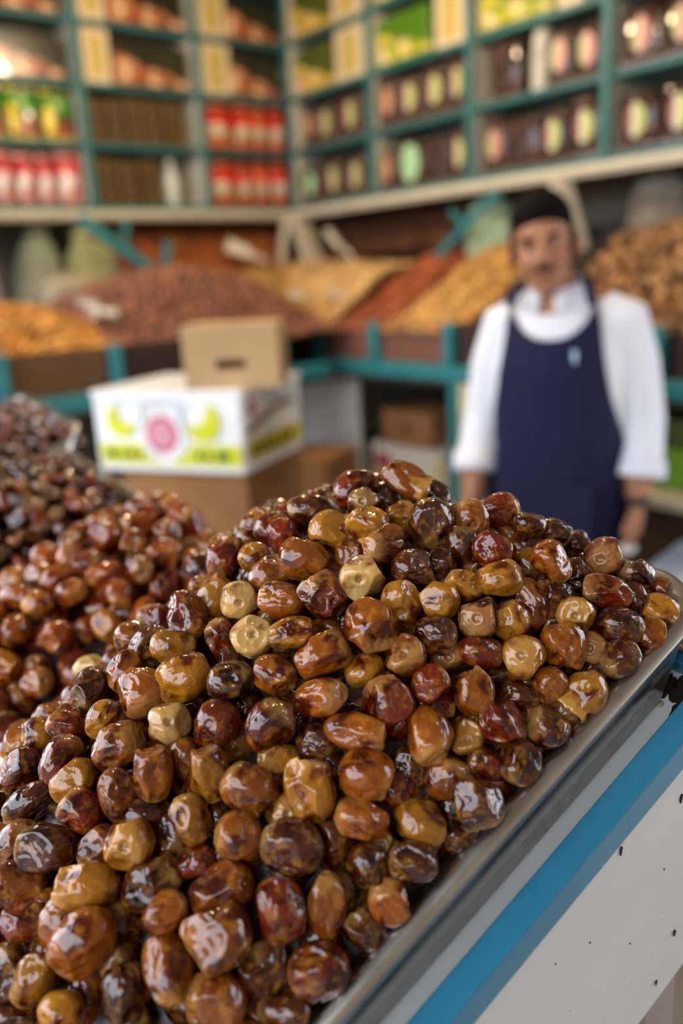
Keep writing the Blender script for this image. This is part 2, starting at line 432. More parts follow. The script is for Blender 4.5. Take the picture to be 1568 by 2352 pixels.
# ------------------------------------------------------------------ counters with nut bins
def basket_mat(name, a, b):
    m = Mat(name, .7, .3)
    v = m.tc('Object')
    w1 = m.n('ShaderNodeTexBrick'); m.ln(v, w1.inputs['Vector'])
    mp = m.n('ShaderNodeMapping'); mp.inputs['Rotation'].default_value = (math.pi / 2, 0, 0); m.ln(v, mp.inputs[0]); m.ln(mp.outputs[0], w1.inputs['Vector'])
    w1.inputs['Scale'].default_value = 30; w1.inputs['Color1'].default_value = (*L3(a), 1); w1.inputs['Color2'].default_value = (*L3(b), 1); w1.inputs['Mortar'].default_value = (*L3('3a241a'), 1); w1.inputs['Mortar Size'].default_value = .05
    m.set('Base Color', w1.outputs[0]); m.bump(w1.outputs['Fac'], .5, .004); return m.m
BASK_BROWN = basket_mat('basket_brown', '6e4e30', '806040')
BASK_RED = basket_mat('basket_reddish', '86584a', '986656')
BASK_DARK = basket_mat('basket_dark', '2e2526', '3b2f2e')
BASK_TAN = basket_mat('basket_tan', '8f7350', 'a38760')

# right-hand counter: front at x=.5
cr = empty('nut_counter', ROOM)
MB().box(.46, .51, .55, 2.75, 1.165, 1.222, .006).build('front_rail', teal, cr)
for y in (.38, 1.622, 2.70):
    MB().box(.455, .505, y - .022, y + .022, 0, 1.165, .005).build('leg', teal, cr)
for y in (.62, .836, 1.201, 1.604, 2.0, 2.413):
    MB().box(.478, .512, y - .02, y + .02, 1.222, 1.37, .004).build('bin_post', teal, cr)
MB().box(-.30, .46, .3, 2.75, 1.14, 1.164).build('deck', plain('deck_wood', '5a4a3a', .8), cr)
MB().box(-.29, -.25, .35, 2.75, 0, 1.14).build('back_panel', plain('under_counter_grey', '5d6462', .7), cr)
tag(cr, 'teal framed counter with nut bins along the wall behind the man', 'counter')
cl = empty('nut_counter', ROOM)
MB().box(.62, 2.5, 1.03, 1.075, 1.165, 1.222, .006).build('front_rail', teal, cl)
for x in (.98, 2.4):
    MB().box(x - .022, x + .022, 1.03, 1.07, 0, 1.165, .005).build('leg', teal, cl)
for x in (.84, 1.499, 1.87, 2.3):
    MB().box(x - .02, x + .02, 1.045, 1.075, 1.222, 1.37, .004).build('bin_post', teal, cl)
MB().box(-.3, 2.5, -.30, 1.03, 1.14, 1.164).build('deck', bpy.data.materials['deck_wood'], cl)
tag(cl, 'teal framed counter with nut bins behind the banana carton', 'counter')

def nut_bin(label, x0, x1, y0, y1, zf, mat, front):
    t = empty('nut_bin', ROOM)
    z0 = 1.166 if front == 'y' else 1.166
    th = .008
    if front == 'x': MB().box(x1 - th, x1, y0, y1, z0, zf, .002).build('front_panel', mat, t)
    else: MB().box(x0, x1, y1 - th, y1, z0, zf, .002).build('front_panel', mat, t)
    if front == 'x':
        for y in (y0, y1 - th): MB().box(x0, x1 - th, y, y + th, z0, zf - .01).build('side_panel', mat, t)
    else:
        for x in (x0, x1 - th): MB().box(x, x + th, y0, y1 - th, z0, zf - .01).build('side_panel', mat, t)
    return tag(t, label, 'bin')
nut_bin('tan basket bin at the corner holding beige nuts', -.2, .478, .645, .815, 1.365, BASK_TAN, 'x')
nut_bin('reddish basket bin under the red-brown almonds', -.2, .478, .858, 1.18, 1.365, BASK_RED, 'x')
nut_bin('reddish basket bin under the golden nuts beside the man', -.2, .478, 1.223, 1.582, 1.365, BASK_RED, 'x')
nut_bin('dark basket bin half hidden by the man', -.2, .478, 1.626, 1.978, 1.365, BASK_DARK, 'x')
nut_bin('dark basket bin behind the man under the walnuts', -.2, .478, 2.022, 2.391, 1.365, BASK_DARK, 'x')
nut_bin('dark basket bin at the frame edge under the walnuts', -.2, .478, 2.435, 2.7, 1.365, BASK_DARK, 'x')
nut_bin('brown basket bin under the golden roasted nuts', 1.522, 1.848, .3, 1.045, 1.365, BASK_BROWN, 'y')
nut_bin('dark basket bin behind the cardboard box', .864, 1.477, .2, 1.045, 1.365, BASK_DARK, 'y')
nut_bin('brown basket bin at the frame edge with golden nuts', 1.892, 2.28, .3, 1.045, 1.365, BASK_BROWN, 'y')

# nut heaps ---------------------------------------------------------------
def ico(sub):
    bm = bmesh.new(); bmesh.ops.create_icosphere(bm, subdivisions=sub, radius=1.)
    v = np.array([x.co[:] for x in bm.verts]); f = np.array([[q.index for q in p.verts] for p in bm.faces]); bm.free(); return v, f
IV, IF = ico(1)
def rand_rot(n):
    q = rng.normal(size=(n, 4)); q /= np.linalg.norm(q, axis=1)[:, None]
    w, x, y, z = q.T
    return np.stack([1 - 2 * (y * y + z * z), 2 * (x * y - z * w), 2 * (x * z + y * w), 2 * (x * y + z * w), 1 - 2 * (x * x + z * z), 2 * (y * z - x * w), 2 * (x * z - y * w), 2 * (y * z + x * w), 1 - 2 * (x * x + y * y)], 1).reshape(n, 3, 3)
def nut_material(name, rough=.5):
    m = Mat(name, rough, .4)
    a = m.n('ShaderNodeAttribute'); a.attribute_name = 'tint'
    m.set('Base Color', a.outputs['Color']); return m.m
NUTM = nut_material('nut_skin')
def scatter_mesh(name, P, R, S, cols, v0=IV, fc=IF, smooth=True):
    n = len(P); k = len(v0)
    V = np.einsum('nij,nkj->nki', R, v0[None] * S[:, None, :]) + P[:, None]
    Fc = fc[None] + (np.arange(n) * k)[:, None, None]
    me = bpy.data.meshes.new(name)
    me.vertices.add(n * k); me.vertices.foreach_set('co', V.reshape(-1))
    nf = n * len(fc)
    me.loops.add(nf * 3); me.loops.foreach_set('vertex_index', Fc.reshape(-1))
    me.polygons.add(nf); me.polygons.foreach_set('loop_start', np.arange(nf) * 3)
    me.update(calc_edges=True)
    at = me.attributes.new('tint', 'FLOAT_COLOR', 'POINT')
    C = np.repeat(np.concatenate([cols, np.ones((n, 1))], 1), k, 0)
    at.data.foreach_set('color', C.reshape(-1).astype(np.float32))
    if smooth: me.shade_smooth()
    return me
def heap(name, label, x0, x1, y0, y1, zf, sp, size, palette, cat='nuts'):
    gx, gy = np.meshgrid(np.arange(x0, x1, sp * 1.25), np.arange(y0, y1, sp * 1.15))
    X = gx.ravel() + rng.uniform(-.5, .5, gx.size) * sp; Y = gy.ravel() + rng.uniform(-.5, .5, gx.size) * sp
    Z = np.array([zf(a, b) for a, b in zip(X, Y)])
    ok = Z > 1.2
    X, Y, Z = X[ok], Y[ok], Z[ok]
    # second, lower layer fills the gaps
    X = np.concatenate([X, X + sp * .5]); Y = np.concatenate([Y, Y + sp * .5]); Z = np.concatenate([Z + rng.uniform(-.3, .3, len(Z)) * size[0], Z - size[0] * .7])
    n = len(X)
    pal = np.array([L3(c) for c in palette]); cl = np.array([mnoise.noise(Vector((a * 16, b * 16, 5))) for a, b in zip(X, Y)])
    cols = pal[rng.integers(0, len(pal), n)] * rng.uniform(.65, 1.3, (n, 1)) * (1 + .55 * cl)[:, None]
    S = 1.35 * np.array(size)[None] * rng.uniform(.8, 1.15, (n, 1))
    me = scatter_mesh(name, np.stack([X, Y, Z], 1), rand_rot(n), S, np.clip(cols, 0, 1))
    me.materials.append(NUTM)
    # solid body under the nuts
    bm = bmesh.new(); nx, ny = 24, 24
    o = bpy.data.objects.new(name, me); COL.objects.link(o); o.matrix_world = ROOM
    tag(o, label, cat, kind='stuff')
    g = [[bm.verts.new((a, b, max(1.17, zf(a, b) - size[0] * 1.3))) for b in np.linspace(y0, y1, ny)] for a in np.linspace(x0, x1, nx)]
    for i in range(nx - 1):
        for j in range(ny - 1): bm.faces.new((g[i][j], g[i + 1][j], g[i + 1][j + 1], g[i][j + 1]))
    mb = MB(); mb.bm.free(); mb.bm = bm
    core = Mat(name + '_core', .8, .2); core.set('Base Color', (*L3(palette[0]), 1))
    c = mb.build('heap_core', core.m, o); c['kind'] = 'stuff'
    return o
sst = lambda t: 0 if t <= 0 else (1 if t >= 1 else t * t * (3 - 2 * t))
wob = lambda a, b: .012 * mnoise.noise(Vector((a * 9, b * 9, 0)))
# right-hand wall: each rises from the bin front to the wall
def zr(peak, y0, y1, xs=.36, front=1.35):
    return lambda x, y: front + (peak - front) * sst((.47 - x) / xs) * (1 - .22 * abs((y - (y0 + y1) / 2) / ((y1 - y0) / 2)) ** 2.5) + wob(x, y)
heap('nut_heap', 'heap of red-brown almonds between the beige and golden heaps', -.22, .47, .86, 1.18, zr(1.63, .86, 1.18, .6), .019, (.008, .011, .007), ['984c28', 'ac582e', '824022', 'b86838'])
heap('nut_heap', 'heap of golden nuts beside the man', -.22, .47, 1.20, 1.59, zr(1.64, 1.2, 1.59, .6), .019, (.009, .010, .008), ['c8914a', 'd4a258', 'b07836', 'dcb068'])
heap('nut_heap', 'heap of dark raisins behind the shoulder of the man', -.22, .47, 1.61, 1.99, zr(1.58, 1.61, 1.99, .5), .02, (.008, .010, .007), ['3a2a28', '4a3430', '2c2222'])
heap('walnut_heap', 'heap of tan walnuts at the frame edge behind the man', -.22, .47, 2.0, 2.7, zr(1.66, 1.9, 3.1, .42, 1.36), .03, (.014, .017, .013), ['8a5f3a', 'a0744a', 'b28858', '74502f'])
heap('nut_heap', 'dark brown nuts standing in for a mirror reflection under the date cartons', -.30, -.08, .15, 1.02, lambda x, y: 1.60 + .22 * sst((.0 - x) / .26) + wob(x, y), .02, (.008, .011, .007), ['5c3824', '6e442a', '4a2c1e'])  # mirror reflection built as a second, higher heap
heap('nut_heap', 'heap of blackish seeds under the cream post behind the man', -.30, -.05, 1.66, 2.15, lambda x, y: 1.55 + .12 * sst((.05 - x) / .25) + wob(x, y), .02, (.008, .010, .007), ['2e2a2c', '3a3434', '242022'])
# corner
def zc(x, y):
    d = max((x - .0) / .5, 0) ; e = max((y - .05) / .9, 0)
    return 1.335 + .28 * (1 - sst(max(d, 0) * .9)) * (1 - .15 * sst(e)) + wob(x, y)
heap('nut_heap', 'heap of beige nuts filling the corner under the cream legs', -.22, .475, .10, .84, zc, .019, (.009, .010, .008), ['d4a86a', 'e0b87a', 'c49654', 'e8c488'])
heap('nut_heap', 'beige nuts lying beside the brown heap on the left counter', .0, .62, -.2, .62, lambda x, y: 1.36 + .25 * sst((.75 - y) / .8) * (1 - .35 * sst((x - .2) / .5)) + wob(x, y), .02, (.009, .010, .008), ['c49858', 'd0a868', 'b08444'])
# left-hand counter
def zbrown(x, y):
    a = sst((1.03 - y) / .42) * (1 if y > .5 else 1 - .25 * sst((.5 - y) / .5))
    q = np.interp(x, [.4, .526, .69, .95, 1.141, 1.385, 1.49, 1.6], [.0, .10, .215, .27, .255, .17, .12, .05])
    return 1.345 + q * a + wob(x, y)
heap('nut_heap', 'big heap of brown hazelnuts behind the cardboard boxes', .5, 1.5, .1, 1.035, zbrown, .019, (.009, .010, .009), ['7e5240', '8e5e48', '6c4636', 'a06850'])
def zgold(x, y):
    q = np.interp(x, [1.36, 1.426, 1.475, 1.62, 1.763, 2.2], [-.06, .03, .085, .15, .165, .17])
    return 1.345 + q * sst((1.05 - y) / .3) + wob(x, y)
heap('nut_heap', 'heap of golden roasted nuts at the frame edge, near counter', 1.40, 2.28, .45, 1.035, zgold, .019, (.009, .011, .008), ['bc7e34', 'cc944a', 'a6682a', 'd8a65a'])
heap('nut_heap', 'red-brown nuts standing in for a mirror reflection under the red pouches', .0, .98, -.3, .12, lambda x, y: 1.52 + .30 * sst((.16 - y) / .4) + wob(x, y), .02, (.008, .011, .007), ['a8602c', '96502a', '844024', 'bc7434'])  # reflected nuts built as a solid upper heap, no mirror here

# mirror reflections built as solid teal bars, and cream legs under the shelf ------------------------------
def bar(name, label, p, q, wth, mat, cat='brace', M=ROOM, depth=None):
    p, q = Vector(p), Vector(q)
    d = q - p
    o = MB().box(-wth / 2, wth / 2, -(depth or wth) / 2, (depth or wth) / 2, 0, d.length, .003).build(name, mat)
    o.matrix_world = M @ Matrix.Translation(p) @ d.to_track_quat('Z', 'Y').to_matrix().to_4x4()
    return tag(o, label, cat)
bar('mirrored_bar', 'thick teal bar built for a mirror reflection beside the pale sacks, left counter', (1.19, .16, 1.83), (.873, .16, 1.60), .045, teal)
bar('mirrored_bar', 'short reflected teal upright rising from the lower end of the thick mirrored bar', (.835, .17, 1.60), (.80, .17, 1.735), .03, teal)
bar('mirrored_bar', 'thin reflected teal upright meeting the thick mirrored bar under the rail', (1.0, .14, 1.70), (.975, .14, 1.83), .024, teal)
bar('mirrored_bar', 'teal diagonal bar built for a mirror reflection beside the head of the man', (0, 1.05, 1.60), (0, 1.40, 1.832), .028, teal)
bar('mirrored_bar', 'thin short reflected teal strut crossing the diagonal beside the man', (-.02, 1.12, 1.78), (-.02, 1.22, 1.70), .022, teal)
bar('cream_strut', 'cream leg slanting from the rail behind the head of the man', (.01, 1.685, 1.85), (-.10, 1.735, 1.50), .075, cream_paint, 'strut', depth=.05)
bar('cream_strut', 'wide cream leg at the shelf corner, leaning towards the man', (.0, .07, 1.84), (-.02, .20, 1.50), .12, cream_paint, 'strut', depth=.03)
bar('cream_strut', 'narrow cream leg at the shelf corner above the beige nuts', (.05, .02, 1.84), (.10, .0, 1.56), .06, cream_paint, 'strut', depth=.03)
def scoop(label, M, s=1.):
    t = empty('scoop', M)
    sm = bpy.data.materials.get('scoop_plastic') or plain('scoop_plastic', 'd6ccb8', .4, .4, var=.04)
    k = 12; rings = []
    for i in range(7):
        u = i / 6; r = .028 * s * (1 - .25 * (1 - u))
        rings.append([Vector((r * math.cos(a), r * math.sin(a) * .7, u * .10 * s)) for a in [math.pi * (1 + j / (k - 1)) for j in range(k)]] + [Vector((r * .9 * math.cos(a), r * .9 * math.sin(a) * .62, u * .10 * s)) for a in [math.pi * (2 - j / (k - 1)) for j in range(k)]])
    MB().loft(rings).build('scoop_bowl', sm, t, True)
    MB().tube([(0, -.012 * s, .004), (0, -.014 * s, -.04 * s), (0, -.012 * s, -.07 * s)], [.010 * s, .009 * s, .011 * s], 8).build('handle', sm, t, True)
    return tag(t, label, 'scoop')
def R3(x, y, z): return Matrix.Rotation(math.radians(z), 4, 'Z') @ Matrix.Rotation(math.radians(y), 4, 'Y') @ Matrix.Rotation(math.radians(x), 4, 'X')
scoop('pale scoop stuck in the red-brown nuts left of the corner leg', RM(.33, .12, 1.67) @ R3(40, 60, 20), 1.25)
scoop('pale scoop stuck in the beige nuts right of the corner leg', RM(-.02, .38, 1.66) @ R3(-40, 0, 200), 1.25)
scoop('small pale scoop lying at the edge of the brown heap', RM(.42, .62, 1.47) @ R3(80, 40, 0), .9)
scoop('small pale scoop lying between beige nuts and almonds', RM(.28, .78, 1.46) @ R3(80, -30, 60), .9)
scoop('large cream scoop lying on the golden roasted nuts', RM(1.44, .80, 1.475) @ R3(80, 70, 0), 1.5)

# sacks at the back ---------------------------------------------------------
def sack(label, x, y, z, w, d, h, col, col2=None, lean=0., name='sack'):
    m = Mat(name + '_cloth_' + str(len(bpy.data.materials)), .75, .25)
    c = m.mix(m.smooth(m.noise(m.tc('Object'), 9., 3.), .45, .6), col, col2 or col)
    m.set('Base Color', c); m.bump(m.noise(m.tc('Object'), 16, 4), .6, .02)
    t = empty(name, RM(x, y, z) @ Matrix.Rotation(lean, 4, 'Y'))
    rings = []
    for f, s in ((0, .8), (.06, .97), (.3, 1.03), (.6, 1.0), (.8, .88), (.9, .6), (.95, .42), (1, .55)):
        rings.append([Vector((px + .01 * mnoise.noise(Vector((px * 20, py * 20, f * 9 + x * 7))), py, f * h)) for px, py in rrect(w * s, d * s, min(w, d) * s * .42, 5)])
    MB().loft(rings).build('sack_body', m.m, t, True)
    MB().lathe([(w * .22, h * .925), (w * .24, h * .94), (w * .22, h * .955)], 14).build('tie', plain('twine' + str(len(bpy.data.materials)), '8a7a5a', .8), t, True)
    return tag(t, label, 'sack')
sack('pale green and cream sack under the rail beside the thick mirrored bar', 1.04, -.03, 1.166, .26, .2, .634, 'a8a870', 'b8b48a', .08)
sack('light grey-green sack beneath the green pouches', 1.33, -.12, 1.166, .2, .18, .654, '8f9a80', 'b0b0a0', -.08)
sack('white flour sack slumped low behind the golden nuts', 1.30, .22, 1.46, .24, .18, .16, 'a89c84', '8a8474', .1)
sack('pale mint sack standing beside the diagonal mirrored bar near the man', -.16, 1.22, 1.56, .16, .24, .28, '9db894', 'b2c4a8')
sack('grey sack under the rail right of the cream leg', -.2, 1.98, 1.56, .16, .24, .30, '6f675c', '8a8274')
sack('bright green sack at the frame edge under the rail', -.2, 2.36, 1.62, .16, .26, .26, '3f6a1c', '4a7a24')
sack('grey-lilac stand-in for a mirrored sleeve at the frame edge, left counter', 1.62, .1, 1.166, .2, .2, .68, '8a8694', 'a09ca6', .06, 'sleeve_stand_in')  # solid shape in place of a reflected sleeve
# bowl with olives
bt = empty('bowl', RM(1.28, .38, 1.42))
MB().lathe([(.06, 0), (.12, .03), (.145, .085), (.14, .09), (.115, .04), (.02, .02)], 24).build('bowl_body', plain('olive_bowl', '4a3c18', .5, .4), bt, True)
tag(bt, 'dark olive bowl behind the golden roasted nuts', 'bowl')

# ------------------------------------------------------------------ boxes on the floor and under the counter
def carton_box(name, label, M, w, d, h, mat, hole=None, tape=True):
    t = empty(name, M)
    if hole:
        hw, hh, hz = hole
        mb = MB()
        y = -d / 2
        mb.box(-w / 2, -hw, y, y + .006, 0, h).box(hw, w / 2, y, y + .006, 0, h).box(-hw, hw, y, y + .006, 0, hz - hh).box(-hw, hw, y, y + .006, hz + hh, h)
        mb.build('front_wall', mat, t)
        MB().box(-w / 2, w / 2, d / 2 - .006, d / 2, 0, h).build('back_wall', mat, t)
        for s in (-1, 1): MB().box(s * w / 2 - .006 * (s > 0), s * w / 2 + .006 * (s < 0), y + .006, d / 2 - .006, 0, h).build('side_wall', mat, t)
        MB().box(-w / 2, w / 2, y, d / 2, -.003, 0).build('bottom', mat, t)
        MB().box(-w / 2 + .008, w / 2 - .008, y + .04, y + .046, .01, h - .01).build('inner_liner', dark_hole, t)
        for s in (-1, 1): MB().box(-w / 2, w / 2, min(s * d / 2, s * .002), max(s * d / 2, s * .002), h, h + .004).build('flap', mat, t)
    else:
        MB().box(-w / 2, w / 2, -d / 2, d / 2, 0, h, .004).build('carton', mat, t)
        for s in (-1, 1): MB().box(-w / 2, w / 2, min(s * d / 2, s * .002), max(s * d / 2, s * .002), h, h + .004).build('flap', mat, t)
    return tag(t, label, 'box')
def W(x, y, z, bearing_right):
    """matrix at a world point; local X runs along bearing_right (degrees clockwise from +Y)"""
    return Matrix.Translation((x, y, z)) @ Matrix.Rotation(math.radians(90 - bearing_right), 4, 'Z')
# banana carton: front right corner at (-.248, 2.196), front runs left-away
BW, BD, BH, BZ = .46, .38, .22, 1.053
def bface(w, d, off=0.):       # centre of a w x d footprint whose front-right corner sits at the carton's corner
    ax = Vector((math.sin(math.radians(112)), math.cos(math.radians(112)), 0)); ay = Vector((-ax.y, ax.x, 0))
    return ax, ay
ax, ay = bface(0, 0)
cor = Vector((-.248, 2.196, 0))
cen = cor - ax * BW / 2 + ay * BD / 2
BM = Matrix.Translation((cen.x, cen.y, BZ)) @ Matrix.Rotation(math.atan2(ax.y, ax.x), 4, 'Z')
bt = empty('banana_carton', BM)
box_white = plain('glossy_white_card', 'f2f2f0', .35, .4, var=.02)
MB().box(-BW / 2, BW / 2, -BD / 2, BD / 2, 0, BH, .004).build('carton', box_white, bt)
MB().box(-BW / 2 - .004, BW / 2 + .004, -BD / 2 - .004, BD / 2 + .004, BH * .96, BH + .004, .003).build('lid', box_white, bt)
yel = plain('print_yellow', 'd8dc28', .4, .4, var=.05); pnk = plain('print_pink', 'c8607a', .45, .4, var=.15, scale=60); grn = plain('print_dark_green', '5a6a2a', .5); lil = plain('print_grey_blue', 'b8c4d0', .5); wht = plain('print_white', 'f0f0f0', .4); ywarm = plain('print_warm_yellow', 'd8c020', .4); ink = plain('print_black_green', '34381c', .5); brn = plain('print_brown', '9a7a4a', .5)
FY = -BD / 2 - .0045
def decal(name, outline, mat, d=0, parent=bt):
    MB().prism(outline, FY - d, FY - d + .0015).build(name, mat, parent)
def circ(cx, cz, rx, rz=None, k=28): return [(cx + rx * math.cos(2 * math.pi * j / k), cz + (rz or rx) * math.sin(2 * math.pi * j / k)) for j in range(k)]
decal('yellow_band', [(-BW / 2 + .012, .022), (BW / 2 - .006, .022), (BW / 2 - .006, .078), (.075, .078), (.06, .05), (-.02, .05), (-.07, .078), (-BW / 2 + .012, .078)], yel)
decal('white_disc', circ(-.012, .098, .072, .072), wht, .001)
decal('round_emblem', circ(-.012, .105, .052, .052), pnk, .002)
decal('emblem_ring', circ(-.012, .105, .036, .036), plain('print_pale_pink', 'dc9aaa', .5, var=.25, scale=120), .003)
def crescent(cx, cz, R, dx, dz, r2, k=72):
    A = [(R * math.cos(t_), R * math.sin(t_)) for t_ in [2 * math.pi * j / k for j in range(k)]]
    keep = [math.hypot(x - dx, z - dz) > r2 for x, z in A]
    s0 = next(i for i in range(k) if keep[i] and not keep[i - 1])
    out = []
    for i in range(k):
        if keep[(s0 + i) % k]: out.append(A[(s0 + i) % k])
        else: break
    a1 = math.atan2(out[-1][1] - dz, out[-1][0] - dx); a0 = math.atan2(out[0][1] - dz, out[0][0] - dx)
    while a0 > a1: a0 -= 2 * math.pi
    inn = [(dx + r2 * math.cos(a1 + (a0 - a1) * j / 14), dz + r2 * math.sin(a1 + (a0 - a1) * j / 14)) for j in range(1, 14)]
    return [(cx + x, cz + z) for x, z in out + inn]
decal('banana_print', crescent(-.140, .142, .047, .026, .030, .040), yel, .001)
decal('banana_print', crescent(.115, .140, .054, -.030, .034, .046), yel, .001)
for x0, x1 in ((-.2, -.165), (-.155, -.14), (-.13, -.105), (-.095, -.08), (.085, .105), (.115, .135), (.15, .19)):
    decal('lettering_mark', [(x0, .036), (x1, .036), (x1 - .004, .062), (x0 + .004, .062)], grn, .002)
for x0, x1, z in ((-.17, .06, .192), (-.08, .09, .178)): decal('faint_line', [(x0, z), (x1, z), (x1, z + .005), (x0, z + .005)], lil, .001)
for x in (-.075, .045): decal('faint_line', [(x, .13), (x + .012, .13), (x + .012, .175), (x, .175)], lil, .001)
# side face prints (on +X face)
def sdecal(name, outline, mat, d=0):
    o = MB().prism(outline, 0, .0015).build(name, mat, bt)
    o.matrix_local = Matrix.Translation((BW / 2 + .0045 + d, 0, 0)) @ Matrix.Rotation(math.pi / 2, 4, 'Z')
sdecal('yellow_panel', [(-.17, .03), (.17, .03), (.17, .085), (-.17, .085)], ywarm)
for x0, x1 in ((-.15, -.12), (-.11, -.085), (-.07, -.04), (-.03, .0), (.02, .05), (.065, .1)): sdecal('lettering_mark', [(x0, .04), (x1, .04), (x1 - .006, .075), (x0 + .006, .075)], ink, .001)
sdecal('round_emblem', circ(-.13, .17, .022, .025), pnk)
sdecal('brown_picture', [(-.17, .10), (-.12, .105), (0, .14), (.1, .15), (.15, .142), (.15, .155), (.05, .165), (-.05, .15), (-.17, .118)], brn)
sdecal('lettering_mark', [(-.06, .175), (.15, .175), (.15, .19), (-.06, .19)], lil)
tag(bt, 'white banana carton with yellow prints and a round pink emblem', 'box')
# kraft box on it
kx = Vector((math.sin(math.radians(95)), math.cos(math.radians(95)), 0)); ky = Vector((-kx.y, kx.x, 0))
kc = Vector((-.142, 2.225, 0)) - kx * .25 / 2 + ky * .17 / 2
carton_box('cardboard_box', 'plain tan cardboard box with a slot handle on the banana carton', Matrix.Translation((kc.x, kc.y, BZ + BH + .0075)) @ Matrix.Rotation(math.atan2(kx.y, kx.x), 4, 'Z'), .25, .17, .158, kraft, hole=(.040, .012, .060))
# supports under the banana carton
for i, (zz, hh, w_) in enumerate(((.70, .345, .40), (.35, .342, .44), (.0, .342, .46))):
    carton_box('cardboard_box', ['brown cardboard box directly under the banana carton', 'middle brown cardboard box of the stack under the banana carton', 'lowest brown cardboard box of the stack on the floor'][i],
               Matrix.Translation((cen.x + .02, cen.y + .03, zz)) @ Matrix.Rotation(math.atan2(ax.y, ax.x) + .05 * i, 4, 'Z'), w_, .36, hh, kraft_dark)
# under the right-hand counter (room frame; front faces +X -> rotate so local -Y faces +X)
FR = math.pi / 2
wp = MB().box(-.2, .2, -.012, .012, 0, 1.14, .004).build('white_panel', plain('white_panel_paint', 'dfe3e6', .5, .4, var=.04))
wp.matrix_world = RM(.44, .815, 0, FR); tag(wp, 'blue-white upright board leaning under the counter', 'board')
carton_box('cardboard_box', 'small brown box with a dark knot on the white printed box', RM(.25, 1.22, .868, FR + .08), .27, .24, .135, kraft_dark, hole=(.016, .018, .065))
wb = carton_box('printed_box', 'white printed box under the small brown box', RM(.22, 1.24, .535, FR), .42, .34, .325, white_card)
MB().box(-.19, -.09, -.1715, -.17, .22, .29).build('pink_print', pnk, wb)
MB().box(.17, .2, -.1715, -.17, .16, .3).build('yellow_print', ywarm, wb)
for i in range(5): MB().box(-.05, .12, -.1715, -.17, .10 + i * .032, .108 + i * .032).build('faint_line', lil, wb)
carton_box('cardboard_box', 'brown box on the floor under the white printed box', RM(.22, 1.24, 0, FR), .46, .36, .53, kraft_dark)
carton_box('cardboard_box', 'open brown box turned sideways below the white board', RM(.75, 1.05, .42, FR + .5), .32, .3, .46, kraft_dark)
carton_box('cardboard_box', 'brown box on the floor below the white board', RM(.75, 1.05, 0, FR + .45), .36, .34, .415, kraft_dark)
bar('yellow_post', 'pale yellow post beside the teal counter leg', (.49, 1.675, 0), (.49, 1.675, 1.16), .035, plain('pale_yellow_paint', 'd8cfa0', .5), 'post')
tub = MB().lathe([(.05, 0), (.06, .01), (.062, .14), (.058, .15), (.05, .14)], 18).build('blue_tub', plain('blue_plastic', '24406e', .4), None, True)
tub.matrix_world = RM(-.06, 1.0, .756); tag(tub, 'small dark blue tub in the shade under the counter', 'tub')
lb = MB().box(-.28, .03, .4, 2.66, .73, .755, .003).build('lower_shelf', plain('lower_shelf_wood', '5a5046', .7)); lb.matrix_world = ROOM
tag(lb, 'grey-brown lower shelf under the right-hand counter', 'shelf')
# right of the man
carton_box('green_crate', 'bright green crate behind the hand of the man', RM(.32, 2.45, .905, FR), .42, .3, .11, plain('green_plastic', '6a9a34', .45))
carton_box('olive_crate', 'olive crate above the bright green crate', RM(.30, 2.45, 1.02, FR), .40, .28, .075, plain('olive_plastic', '4c5a28', .5))
cs = MB().box(.1, .56, 2.1, 2.66, .868, .9, .006).build('cream_ledge', cream_paint); cs.matrix_world = ROOM
tag(cs, 'cream ledge below the green crate beside the man', 'shelf')
carton_box('wooden_crate', 'dark wooden crate under the cream ledge', RM(.34, 2.44, .60, FR), .5, .32, .26, plain('dark_wood', '4a3420', .7))
gb = carton_box('grey_carton', 'grey-blue carton with blurred print beside the hand', RM(.86, 2.92, .50, FR + .2), .5, .42, .34, plain('grey_blue_card', '8a94a4', .5, .4, var=.12, scale=8))
MB().box(-.16, .16, -.14, .12, .3445, .347).build('printed_sheet', plain('pale_sheet', 'b4bcc8', .5), gb)
carton_box('grey_carton', 'lower grey carton under the blurred printed carton', RM(.86, 2.92, 0, FR + .2), .54, .46, .495, plain('grey_card', '6a6c70', .6))
carton_box('cream_carton', 'cream carton corner beyond the steel pan', RM(1.18, 3.18, .55, FR + .5), .3, .26, .30, plain('cream_card', 'd0c8b4', .6))
carton_box('cardboard_box', 'brown carton beneath the cream carton corner', RM(1.18, 3.18, 0, FR + .5), .34, .3, .545, kraft_dark)

# ------------------------------------------------------------------ the man
def remesh(mb, name, voxel, smooth_it, mat, parent, factor=.5):
    me = mb.mesh(name)
    tmp = bpy.data.objects.new('tmp', me); COL.objects.link(tmp)
    r = tmp.modifiers.new('r', 'REMESH'); r.mode = 'VOXEL'; r.voxel_size = voxel
    s = tmp.modifiers.new('s', 'SMOOTH'); s.iterations = smooth_it; s.factor = factor
    dg = bpy.context.evaluated_depsgraph_get(); dg.update()
    nm = bpy.data.meshes.new_from_object(tmp.evaluated_get(dg)); nm.name = name
    bpy.data.objects.remove(tmp)
    nm.materials.clear(); nm.shade_smooth()
    return link(name, nm, mat, parent)
def ering(cx, cy, z, rx, ry, k=28): return [Vector((cx + rx * math.cos(2 * math.pi * j / k), cy + ry * math.sin(2 * math.pi * j / k), z)) for j in range(k)]
skin = Mat('skin', .5, .4, sss=.08)
sn = skin.noise(skin.tc('Object'), 14., 3.)
skin.set('Base Color', skin.ramp(sn, [(.3, '9a684a'), (.7, 'b47e5e')])); skin = skin.m
shirt_m = Mat('white_shirt', .75, .25)
shirt_m.set('Base Color', (*L3('e6e8f0'), 1)); shirt_m.bump(shirt_m.noise(shirt_m.tc('Object'), 9., 3.), .5, .02); shirt_m = shirt_m.m
